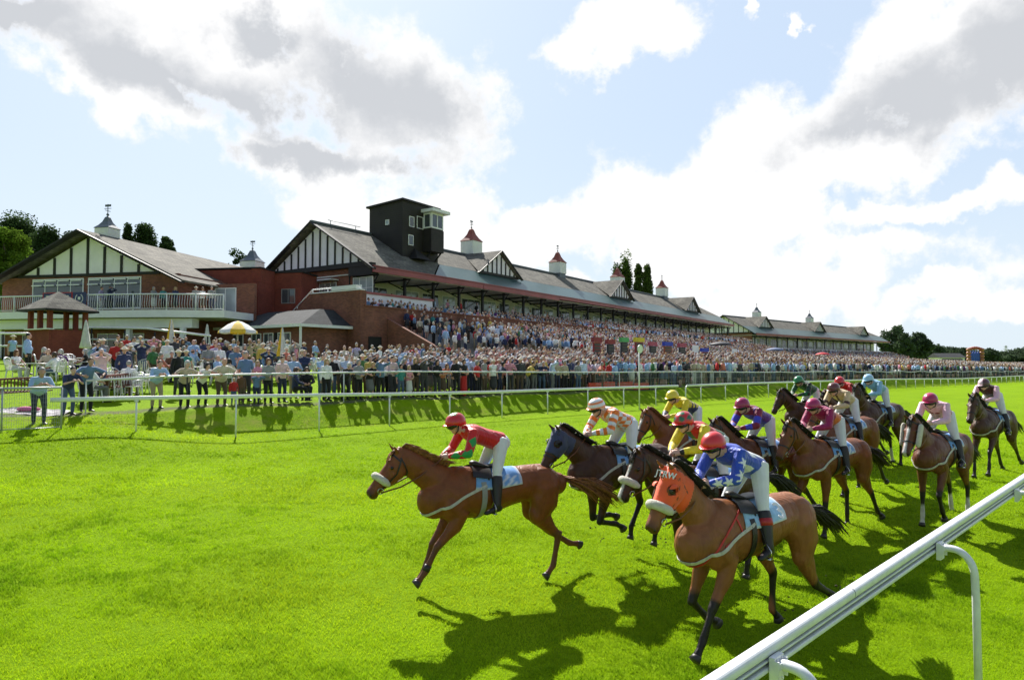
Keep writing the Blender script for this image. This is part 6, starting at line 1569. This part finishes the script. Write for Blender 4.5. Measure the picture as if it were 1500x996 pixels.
def rnd_person(X, Y, z, seat=False, where='', turn=None, lean_ok=True):
    for _ in range(400):
        key = rs.choice(SIT if seat else [v for v in VAR if lean_ok or not v[0].startswith('lean')]); tp, bt = rs.choice(WTOP), rs.choice(list(BOTS)); hc = rs.choice(['grey', 'white', 'blond', 'brown', 'black', 'auburn', 'brown', 'grey'])
        fem = key[1]; hk = key[5]
        hair = {'hat': 'in a straw hat', 'short': 'with short %s hair' % hc, 'bald': 'with thin %s hair' % hc, 'bob': 'with bobbed %s hair' % hc, 'long': 'with long %s hair' % hc}[hk]
        hair = {'hat': 'straw-hatted', 'short': hc+'-haired', 'bald': 'balding %s-haired' % hc, 'bob': hc+'-haired', 'long': 'long %s-haired' % hc}[hk]
        lb = '%s %s in %s top and %s %s, %s' % (hair, 'woman' if fem else 'man', tp, bt, 'skirt' if key[2] else 'trousers', where)
        k2 = lb
        if k2 not in used and len(lb.split()) <= 16: used.add(k2); break
    hm = cloth((.62, .56, .45), 'straw') if hk == 'hat' else hairs[hc]
    return person(lb, key, (X, Y, z-.005), FACE0 + R(rs.uniform(-30, 35) if turn is None else turn), tm(tp), bm_(bt), hm, rs.randrange(3), 'spectators')
def zone(px, s):
    if s < 25: r = 'front row'
    elif s < 27: r = 'near the front'
    elif s < 33: r = 'middle rows'
    else: r = 'on the lawn'
    for lim, nm in ((420, 'below the parasols'), (560, 'below the brick stair wall'), (700, 'above the leading horse'), (860, 'left of the orange cap'), (1010, 'beside the rail gap'), (1600, 'above the pack')):
        if px < lim: return r + ' ' + nm
slots = []
for row in range(90):
    s = 24.35 + row*.62
    t = 9.5
    while t < 190:
        t += rs.uniform(.42, .66)
        ss = s + rs.uniform(-.2, .2); X, Y = st(ss, t)
        if Y < 5: continue
        px = 750 + 1000*X/Y
        if px < 463 or px > 1540: continue
        d = 1.0
        if row == 0 and px < 695: continue
        if px < 700 and row > 1: d = .55 if row < 5 else .30
        if px < 560 and row > 3: d = .16
        # keep clear of the stand and its terraces
        a = (X-O1[0])*.558 + (Y-O1[1])*.83; w = -(X-O1[0])*.83 + (Y-O1[1])*.558
        if w > -14.3 and a > -4: continue
        if w > -11 : continue
        if t > 150 and (ss > 60): continue
        if rs.random() < d: slots.append((math.hypot(X, Y), X, Y, px, ss, row))
slots.sort()
NIND = 165
for d, X, Y, px, s, row in slots[:NIND]:
    rnd_person(X, Y, gz(X, Y), False, zone(px, s), lean_ok=row == 0)
# ---- the dense crowd beyond: low detail bodies, one mass
def crowd_mass(sl):
    def tmpl(fem, arm):
        mb = MB(); C = []
        def add(c, fn):
            n0 = len(mb.v); fn(); C.extend([c]*(len(mb.v)-n0))
        add(0, lambda: mb.ball((.03, 0, 1.60), (.095, .08, .125), 8)); add(1, lambda: mb.ball((-.005, 0, 1.645), (.10, .09, .11), 8))
        add(2, lambda: mb.tube([(0, 0, .88), (0, 0, 1.1), (0, 0, 1.32), (0, 0, 1.45)], [(.155, .12), (.15, .12), (.19, .12), (.09, .07)], 8, side=(0, 1, 0)))
        for q in (-1, 1):
            e = (.22, q*.08, 1.1) if arm else (.05, q*.26, .88)
            add(2, lambda: mb.tube([(0, q*.17, 1.40), (-.03, q*.25, 1.13), e], [.055, .05, .035], 5)); add(0, lambda: mb.ball(e, .045, 6))
            if not fem: add(3, lambda: mb.tube([(0, q*.085, .95), (.02, q*.09, .48), (-.01, q*.1, .02)], [.10, .075, .055], 6))
        if fem: add(3, lambda: mb.tube([(0, 0, 1.0), (0, 0, .5)], [(.16, .12), (.2, .16)], 8, side=(0, 1, 0))); [add(0, lambda: mb.tube([(0, q*.08, .5), (0, q*.08, .02)], [.055, .04], 5)) for q in (-1, 1)]
        return np.array([tuple(v) for v in mb.v]), [tuple(f) for f in mb.f], np.array(C)
    T4 = [tmpl(f, a) for f in (0, 1) for a in (0, 1)]; V = []; F = []; CC = []; off = 0; r = np.random.RandomState(4)
    sk = np.array([(.55, .33, .25), (.45, .26, .19), (.60, .38, .30)]); hh = np.array([(.33, .32, .31), (.58, .56, .53), (.46, .31, .14), (.09, .05, .03), (.02, .017, .015), (.2, .08, .03), (.6, .55, .45)])
    tp = np.array([TOPS[k] for k in WTOP]); bt = np.array(list(BOTS.values()))
    for (X, Y, z, sc, face) in sl:
        v, f, c = T4[r.randint(4)]; a = face; ca, sa = math.cos(a), math.sin(a); sc *= r.uniform(.93, 1.06)
        P = v*sc; Q = np.stack([P[:, 0]*ca-P[:, 1]*sa+X, P[:, 0]*sa+P[:, 1]*ca+Y, P[:, 2]+z], 1); V.append(Q)
        cols = np.stack([sk[r.randint(3)], hh[r.randint(7)], tp[r.randint(len(tp))], bt[r.randint(len(bt))]])[c]; CC.append(cols)
        F.extend([tuple(i+off for i in q) for q in f]); off += len(v)
    me = bpy.data.meshes.new('crowd'); me.from_pydata(np.concatenate(V).tolist(), [], F); vcol(me, np.concatenate(CC)); me.materials.append(attr_mat('crowd_cloth', .85, .2, var=.1))
    me.polygons.foreach_set('use_smooth', [True]*len(F)); tag(link('crowd', me), 'dense crowd of racegoers packing the enclosure and both stands', None, None, 'stuff')
mass = [(X, Y, gz(X, Y), 1, FACE0 + rs.uniform(-.6, .6)) for d, X, Y, px, s, row in slots[NIND:] if (row < 16 or rs.random() < .55)]
def loc(O, b, a, w): b = Vector(b).normalized(); return O[0]+a*b.x-w*b.y, O[1]+a*b.y+w*b.x
f1 = math.atan2(-.558, .83)
for i in range(16):                                   # lower terrace of the main stand
    w = -14.1+i*.62; k = max(0, min(11, int((w+14.1)/.75))); z = 2.65+.25*k; a = -3
    while a < 108:
        a += rs.uniform(.45, .75)
        if w < -11.5 and a < 15: continue
        if rs.random() > (.85 if a > 12 else .5): continue
        if w > -5.3: continue
        x, y = loc(O1, B1, a, w+rs.uniform(-.1, .1)); mass.append((x, y, z, 1, f1+rs.uniform(-.5, .5)))
for i in range(5):                                    # upper seats
    if i == 4: continue
    w = -4.3+i*.62; z = 6.22+.22*i; a = -3.5 if i > 1 else -1
    while a < 103:
        a += rs.uniform(.45, .7)
        if rs.random() < (.9 if a > 15 else .75): x, y = loc(O1, B1, a, w); mass.append((x, y, z-(.42 if a < 30 else .1), 1, f1+rs.uniform(-.3, .3)))
for i in range(3):
    a = 16
    while a < 103:
        a += rs.uniform(.5, .8); x, y = loc(O1, B1, a, -1.3+i*.5); mass.append((x, y, 6.9+.2*i-.35, 1, f1+rs.uniform(-.3, .3)))
a = 1
while a < 102:                                        # balcony behind
    a += rs.uniform(.7, 2.4); x, y = loc(O1, B1, a, .8+rs.random()*1.5); mass.append((x, y, 7.6, 1, f1))
f2 = math.atan2(-.725, .689)
for i in range(12):                                   # far stand terrace
    w = -13+i*1.0; z = 2.1+.3*i; a = -12 if i < 8 else 0
    while a < 96:
        a += rs.uniform(.55, .85)
        if rs.random() < .8: x, y = loc(O2, (.725, .689), a, w); mass.append((x, y, z, 1, f2+rs.uniform(-.4, .4)))
for i in range(14):                                   # rail side crowd towards the far end
    t = 150
    while t < 330:
        t += rs.uniform(.6, 1.2); x, y = st(24.4+i*1.3, t)
        if x/y < .79: mass.append((x, y, gz(x, y), 1, f2+rs.uniform(-.4, .4)))
print('MASS', len(mass), 'SLOTS', len(slots)); crowd_mass(mass)

# ---- garden tables, chairs and the people around them
def mk_table():
    root = thing('garden_table', 'x', 'table', TM((0, 0, 0)))
    part('tabletop', plw, root, lambda mb: mb.lathe([(.02, .72), (.46, .72), (.48, .735), (.46, .75), (.02, .75)], (0, 0, 0), 24))
    for a in (45, 135, 225, 315): part('leg', plw, root, lambda mb: mb.tube([(.26*math.cos(R(a)), .26*math.sin(R(a)), .72), (.36*math.cos(R(a)), .36*math.sin(R(a)), 0)], [.028, .02], 8))
    return root
def mk_chair():
    root = thing('garden_chair', 'x', 'chair', TM((0, 0, 0)))
    part('seat', plw, root, lambda mb: mb.box(-.22, .24, -.23, .23, .42, .45))
    def bk(mb):
        for i in range(6): y = -.19+i*.076; mb.bar((-.22, y, .44), (-.31, y*1.05, .86), .035, .012, up=(1, 0, 0))
        mb.tube([(-.22, -.24, .44), (-.30, -.26, .84), (-.325, -.15, .92), (-.33, 0, .94), (-.325, .15, .92), (-.30, .26, .84), (-.22, .24, .44)], [(.03, .014)]*7, 8)
    part('backrest', plw, root, bk)
    for q in (-1, 1): part('armrest', plw, root, lambda mb: mb.tube([(-.27, q*.26, .66), (.0, q*.28, .67), (.2, q*.27, .64), (.24, q*.26, .44)], [(.03, .015)]*4, 8, side=(0, 1, 0)))
    for x in (-.2, .21):
        for q in (-1, 1): part('leg', plw, root, lambda mb: mb.tube([(x, q*.22, .43), (x*1.25, q*.25, 0)], [.028, .02], 6))
    return root
tabs = [(52, 33, 'white round garden table at the far left of the lawn'), (95, 35, 'white garden table left of the man in white'), (152, 29.5, 'white garden table behind the boy at the rail'), (165, 26.5, 'white garden table just above the wooden bench'), (205, 28.0, 'white garden table behind the man in pale blue'),
        (215, 33.5, 'white garden table left of the closed yellow parasol'), (262, 32, 'white garden table behind the white-haired woman'), (300, 35, 'white garden table near the foot of the yellow parasol'), (345, 30, 'white garden table behind the tall man in blue'), (400, 31.5, 'white garden table between the two yellow parasols'), (440, 34, 'white garden table by the porch of the stand'), (130, 36, 'white garden table beside the closed white parasol')]
T0, C0 = mk_table(), mk_chair(); first = [True, True]; nc = 0
CL = ['left of', 'right of', 'in front of', 'behind']
for i, (px, s, lb) in enumerate(tabs):
    X, Y, t = st_at(px, s); z = gz(X, Y); o = T0 if i == 0 else copy_tree(T0); o.location = (X, Y, z); o['label'] = lb; o['group'] = 'white garden tables'
    for j in range(rs.choice((3, 4))):
        a = j*math.pi/2 + .4*i; d = .78; cx, cy = X+d*math.cos(a), Y+d*math.sin(a); c = C0 if nc == 0 else copy_tree(C0); nc += 1
        c.location = (cx, cy, gz(cx, cy)); c.rotation_euler = (0, 0, a+math.pi+rs.uniform(-.3, .3)); rel = ['right of', 'behind', 'left of', 'in front of'][int(((a % 6.283)+.785)/1.571) % 4]
        c['label'] = 'white chair ' + rel + ' the ' + lb.replace('white ', '', 1); c['group'] = 'white plastic chairs'
        if rs.random() < .72:
            p = rnd_person(cx-.0*math.cos(a), cy, gz(cx, cy), True, 'at the garden tables'); p.rotation_euler = (0, 0, a+math.pi+rs.uniform(-.3, .3))
extra = [(rs.uniform(135, 468), rs.choice((27.2, 28.5, 30, 31.5, 33, 35, 37, 39))) for _ in range(44)]
for i, (px, s) in enumerate(extra + [(150, 34), (172, 38), (185, 41), (225, 38), (238, 42), (255, 37), (285, 39), (315, 36.5), (322, 42), (333, 34), (392, 36), (405, 38), (428, 37), (445, 38), (378, 40), (272, 44), (205, 44), (342, 38), (18, 40), (305, 31.5), (358, 33), (262, 41), (298, 43), (365, 37), (420, 42), (340, 43), (245, 34.5), (312, 39.5), (385, 33.5)]):
    X, Y, t = st_at(px, s); rnd_person(X, Y, gz(X, Y), False, 'on the garden lawn', lean_ok=False)
# people on the balcony of the clubhouse
for i, (x, y) in enumerate([(6.6, -1.2), (7.3, -1.1), (8.1, -.9), (9.8, -.3), (10.3, .0), (3.4, -1.6), (9.2, -.2), (2.6, -1.5)]):
    p = M3 @ Vector((x, y, 6.7)); rnd_person(p.x, p.y, p.z, False, 'on the balcony', turn=rs.uniform(-10, 60), lean_ok=False)
# parasols
yelc = mat('parasol_yellow', (.80, .52, .03), .8); whc = mat('parasol_white', (.74, .73, .70), .85)
def parasol_closed(px, s, h, lb, ms):
    X, Y, t = st_at(px, s); root = thing('parasol', lb, 'parasol', TM((X, Y, gz(X, Y))), 'garden parasols')
    part('pole', white_p, root, lambda mb: mb.tube([(0, 0, 0), (0, 0, h)], .022, 8)); part('base', conc, root, lambda mb: mb.lathe([(.25, 0), (.25, .06), (.05, .1)], (0, 0, 0), 16))
    mb = MB(); n = 16; rings = []
    for z, r in ((h-1.45, .20), (h-1.42, .23), (h-1.1, .17), (h-.5, .10), (h-.1, .05), (h, .02)): rings.append([Vector((r*(1+.28*(-1)**k)*math.cos(2*math.pi*k/n), r*(1+.28*(-1)**k)*math.sin(2*math.pi*k/n), z)) for k in range(n)])
    mb.loft(rings, True, True)
    for i in range(len(mb.f)): mb.m[i] = (i % n)//4 % len(ms)
    mb.build('canopy', ms, root)
def parasol_open(px, s, h, r, lb, ms):
    X, Y, t = st_at(px, s); root = thing('parasol', lb, 'parasol', TM((X, Y, gz(X, Y))), 'garden parasols')
    part('pole', white_p, root, lambda mb: mb.tube([(0, 0, 0), (0, 0, h)], .022, 8)); mb = MB(); n = 32; rings = []
    for z, q in ((-.62, 1.0), (-.50, .985), (-.42, .86), (-.2, .55), (-.06, .25), (0, .02)): rings.append([Vector((r*q*math.cos(2*math.pi*k/n), r*q*math.sin(2*math.pi*k/n), h+z-(.04*abs(math.sin(4*2*math.pi*k/n))*q))) for k in range(n)])
    mb.loft(rings, False, True)
    for i in range(len(mb.f)): mb.m[i] = (i % n)//4 % 2
    mb.build('canopy', ms, root)
    part('rib', galv, root, lambda mb: [mb.tube([(0, 0, h-.45), (r*.8*math.cos(k*math.pi/4), r*.8*math.sin(k*math.pi/4), h-.4)], .008, 4) for k in range(8)])
parasol_closed(125, 41, 2.5, 'closed white parasol beside the brick kiosk', [whc]); parasol_closed(250, 38.5, 2.7, 'closed yellow parasol on the lawn below the balcony', [yelc, whc])
parasol_closed(413, 33, 2.55, 'closed yellow and white parasol right of the open one', [yelc, whc]); parasol_closed(303, 46, 2.6, 'closed cream parasol behind the open yellow one', [whc])
parasol_open(348, 35, 2.75, .95, 'open yellow and white parasol over the garden tables', [yelc, whc])
# wooden rail, picnic blanket
woodr = mat('wood_red', (.16, .05, .03), .7)
def low_fence(name, label, p, q, h, posts):
    root = thing(name, label, 'bench', TM((p[0], p[1], gz(*p)))); O = Vector((p[0], p[1], gz(*p))); a = Vector((0, 0, 0)); b = Vector((q[0]-p[0], q[1]-p[1], gz(*q)-O.z))
    part('top_rail', woodr, root, lambda mb: mb.bar(a+Vector((0, 0, h)), b+Vector((0, 0, h)), .09, .06)); part('bottom_rail', woodr, root, lambda mb: mb.bar(a+Vector((0, 0, .45)), b+Vector((0, 0, .45)), .08, .05))
    part('slat', woodr, root, lambda mb: [mb.bar(a.lerp(b, k/posts)+Vector((0, 0, .45)), a.lerp(b, k/posts)+Vector((0, 0, h)), .035, .02) for k in range(posts+1)])
    for k in (0, 1): part('leg', woodr, root, lambda mb: mb.bar(a.lerp(b, k), a.lerp(b, k)+Vector((0, 0, h)), .07))
    part('seat', woodr, root, lambda mb: mb.prism([a+Vector((.02, .06, .42)), b+Vector((.02, .06, .42)), b+Vector((.3, .42, .42)), a+Vector((.3, .42, .42))], (0, 0, .04)))
def pt(px, s): X, Y, t = st_at(px, s); return (X, Y)
low_fence('garden_bench', 'long red-brown slatted bench seen from behind at the left edge', pt(-30, 25.6), pt(52, 26.2), .85, 16)
low_fence('garden_bench', 'red-brown slatted bench seen from behind left of the seated woman in black', pt(158, 26.6), pt(192, 27.2), .85, 9)
X, Y, t = st_at(48, 24.6); mb = MB(); n = 14
mb.loft([[Vector(((i/n-.5)*1.9, (j/8-.5)*1.2, gz(X+(i/n-.5)*1.9, Y+(j/8-.5)*1.2)-gz(X, Y)+.02+.04*noise.noise(Vector((i*.6, j*.7, 2))))) for i in range(n+1)] for j in range(9)], False, True, False)
bl = mb.build('picnic_blanket', mat('blanket', (.60, .58, .58), .9, .3, 3, c2=(.05, .03, .06))); bl.location = (X, Y, gz(X, Y)); tag(bl, 'crumpled white and dark picnic blanket on the grass behind the mesh fence', 'blanket')
mb = MB(); mb.ball((0, 0, .06), (.26, .15, .08), 12); mb.ball((.2, .1, .05), (.18, .1, .06), 10); pk = mb.build('jacket', mat('pink_cloth', (.66, .14, .34), .9)); pk.location = (X-.1, Y-.1, gz(X, Y)+.03); tag(pk, 'pink jacket crumpled on the picnic blanket', 'jacket')
# bookmakers' boards, signs, umbrellas standing in the crowd
def board(px, Y, ytop, w, h, body, top, lb):
    Y *= .76; w *= .8
    X = (px-750)/1000*Y; g = gz(X, Y); zt = at(px, ytop, Y).z; root = thing('bookmaker_stand', lb, 'betting stand', TM((X, Y, g)) @ RZ(FACE0+math.pi/2), 'bookmakers\' stands in the crowd')
    H = zt-g; part('board', body, root, lambda mb: mb.box(-w/2, w/2, -.06, .06, H-h, H-.22)); part('header', top, root, lambda mb: mb.box(-w/2-.08, w/2+.08, -.12, .12, H-.2, H+.12)); part('pole', galv, root, lambda mb: [mb.tube([(q*w*.4, .1, 0), (q*w*.4, .1, H-.3)], .03, 6) for q in (-1, 1)])
    part('price_panel', mat('led_amber', (.05, .04, .035), .4), root, lambda mb: [mb.box(-w/2+.08, w/2-.08, -.075, -.062, H-.45-i*.22, H-.3-i*.22) for i in range(5)])
BR = lambda n, c: mat('board_'+n, c, .6)
for a in [(874, 62, 497, .95, 1.7, BR('red', (.28, .03, .03)), BR('red', (.28, .03, .03)), 'dark red bookmaker board standing in the crowd, leftmost of its row'), (894, 64, 500, .9, 1.6, BR('black', (.03, .03, .035)), BR('red', (.28, .03, .03)), 'black bookmaker board with a red header beside the dark red one'),
          (914, 66, 497, .95, 1.8, BR('black', (.03, .03, .035)), BR('green', (.10, .45, .12)), 'bookmaker board with a bright green header'), (936, 68, 497, 1.2, 1.8, BR('red', (.28, .03, .03)), BR('yellow', (.75, .60, .03)), 'bookmaker board with a yellow header behind the white disc'),
          (956, 70, 503, 1.0, 1.7, BR('black', (.03, .03, .035)), BR('pink', (.45, .08, .12)), 'black bookmaker board with a pinkish red header'), (978, 72, 503, 1.3, 1.8, BR('orange', (.34, .09, .03)), BR('blue', (.03, .06, .45)), 'orange bookmaker board with a blue header'),
          (999, 74, 505, 1.1, 1.7, BR('black', (.03, .03, .035)), BR('pink', (.45, .08, .12)), 'black bookmaker board with a pinkish red header, right of the blue one'), (1032, 78, 512, 1.2, 1.6, BR('red', (.28, .03, .03)), BR('blue', (.03, .06, .45)), 'red bookmaker board farthest right in the row')]: board(*a)
def sign_post(px, Y, ytop, ybot, w, h, lb, disc=False):
    X = (px-750)/1000*Y; g = gz(X, Y); z = at(px, ytop, Y).z - g; root = thing('sign', lb, 'sign', TM((X, Y, g)) @ RZ(FACE0+math.pi/2))
    part('pole', white_p, root, lambda mb: mb.tube([(0, 0, 0), (0, 0, z-.1)], .035, 8))
    if disc:
        mb = MB(TM((0, -.07, z-h/2)) @ Matrix.Rotation(R(90), 4, 'X')); mb.lathe([(h/2, -.02), (h/2, .02)], (0, 0, 0), 28, False); mb.build('disc', white_p, root)
    else: part('panel', white_p, root, lambda mb: mb.box(-w/2, w/2, -.09, -.05, z-h, z))
sign_post(936, 34.5, 505, 585, 0, .42, 'tall white winning post with a round white disc by the rail gap', True); sign_post(1018, 66, 506, 0, 1.1, .9, 'white square notice board on a post among the crowd'); sign_post(1075, 72, 511, 0, 1.0, 1.0, 'white notice board on a post right of the bookmakers'); sign_post(1380, 88, 530, 0, .7, .5, 'small white marker board on a post far down the rail'); sign_post(754, 60, 482, 0, .6, .6, 'small white card sign fixed above the lower terrace')
def brolly(px, Y, ytop, r, c, lb, hh=.5):
    X = (px-750)/1000*Y; g = gz(X, Y); z = at(px, ytop, Y).z-g; root = thing('umbrella', lb, 'umbrella', TM((X, Y, g)), 'umbrellas open in the crowd'); part('pole', galv, root, lambda mb: mb.tube([(0, 0, .6), (0, 0, z)], .03, 6))
    mb = MB(); n = 16; mb.loft([[Vector((r*q*math.cos(2*math.pi*k/n), r*q*math.sin(2*math.pi*k/n), z+dz*hh)) for k in range(n)] for dz, q in ((-1, 1), (-.55, .8), (-.2, .45), (0, .02))], True, True); mb.build('canopy', mat('brolly_%s' % lb.split()[0], c, .7), root)
for a in [(1056, 88, 500, 1.5, (.05, .05, .06), 'black and yellow domed umbrella above the crowd'), (1135, 110, 509, 1.5, (.12, .16, .28), 'blue-grey umbrella over the middle of the crowd'), (1205, 130, 516, 1.4, (.55, .03, .04), 'red umbrella in the crowd before the far stand'),
          (1270, 125, 523, 1.9, (.05, .22, .13), 'green market umbrella in the crowd'), (1283, 135, 523, 1.3, (.35, .12, .40), 'purple umbrella beside the green one'), (1290, 125, 525, 1.4, (.75, .55, .04), 'yellow umbrella right of the green one')]: brolly(*a)
# red mats at the foot of the bank by the gap
redb = mat('red_barrier', (.60, .06, .03), .7)
for i, (a, b) in enumerate(((862, 880), (884, 900), (905, 926), (928, 950))):
    p, q = pt(a, 23.95), pt(b, 23.95); O = Vector((p[0], p[1], gz(*p))); v = Vector((q[0]-p[0], q[1]-p[1], 0)); mb = MB(); mb.bar((0, 0, .22), v+Vector((0, 0, .22)), .06, .4); o = mb.build('crowd_barrier', redb); o.location = O
    tag(o, ['low red panel at the foot of the crowd rail, first from the left', 'second low red panel at the foot of the crowd rail', 'low red panel left of the winning post', 'low red panel right of the winning post'][i], 'barrier', 'low red panels by the rail gap')
# far things
def far_shed():
    root = thing('marquee', 'long low pale building with a dark glazed band under the far trees', 'building', TM((at(1395, 530, 300).x, 300, gz(at(1395, 530, 300).x, 300)))); part('wall', render_w, root, lambda mb: mb.box(-5.5, 5.5, 0, 8, 0, 3.2)); part('roof', slated, root, lambda mb: mb.prism([(-6, -.6, 3.2), (-6, 8.6, 3.2), (-6, 4, 5.2)], (12, 0, 0))); part('window', glass, root, lambda mb: mb.box(-4.5, 4.5, -.05, 0, 1.4, 2.8))
far_shed()
def castle():
    X = at(1429, 530, 260).x; root = thing('bouncy_castle', 'red and orange inflatable castle with a blue front far down the course', 'inflatable', TM((X, 260, gz(X, 260)))); rd, bu, og = mat('inflat_red', (.42, .08, .05), .5), mat('inflat_blue', (.05, .12, .55), .5), mat('inflat_orange', (.42, .16, .09), .5)
    for x in (-2.5, 2.5): part('tower', og, root, lambda mb: [mb.ball((x, 0, .9+i*1.25), (.85, .85, .72), 12) for i in range(5)])
    part('arch', rd, root, lambda mb: [mb.ball((-2+i*.8, 0, 6.2+.4*math.sin(i/5*3.14)), (.7, .8, .6), 10) for i in range(6)]); part('bed', rd, root, lambda mb: mb.tube([(-2.6, -1.6, .4), (2.6, -1.6, .4)], .6, 12)); part('wall', bu, root, lambda mb: [mb.ball((-1.4+i*.95, .4, 3), (.6, .4, 2.5), 12) for i in range(4)])
castle()
def pylon():
    X = at(1474, 530, 900).x; root = thing('pylon', 'thin grey lattice pylon on the far horizon', 'pylon', TM((X, 900, -1))); h = at(1474, 506, 900).z+1; mb = MB()
    for a, b in ((1, 1), (1, -1), (-1, 1), (-1, -1)): mb.bar((a*3, b*3, 0), (a*.5, b*.5, h), .35)
    for i in range(7):
        k = i/7; w = 3-2.5*k; z = h*k; w2 = 3-2.5*(k+1/7); z2 = h*(k+1/7)
        for s_ in (-1, 1): mb.bar((-w, s_*w, z), (w2, s_*w2, z2), .2); mb.bar((w, s_*w, z), (-w2, s_*w2, z2), .2)
    mb.build('lattice', galv, root); mb = MB()
    for z, w in ((h*.7, 5), (h*.82, 4), (h*.94, 3)): mb.bar((-w, 0, z), (w, 0, z), .4)
    mb.build('crossarm', galv, root)
pylon()
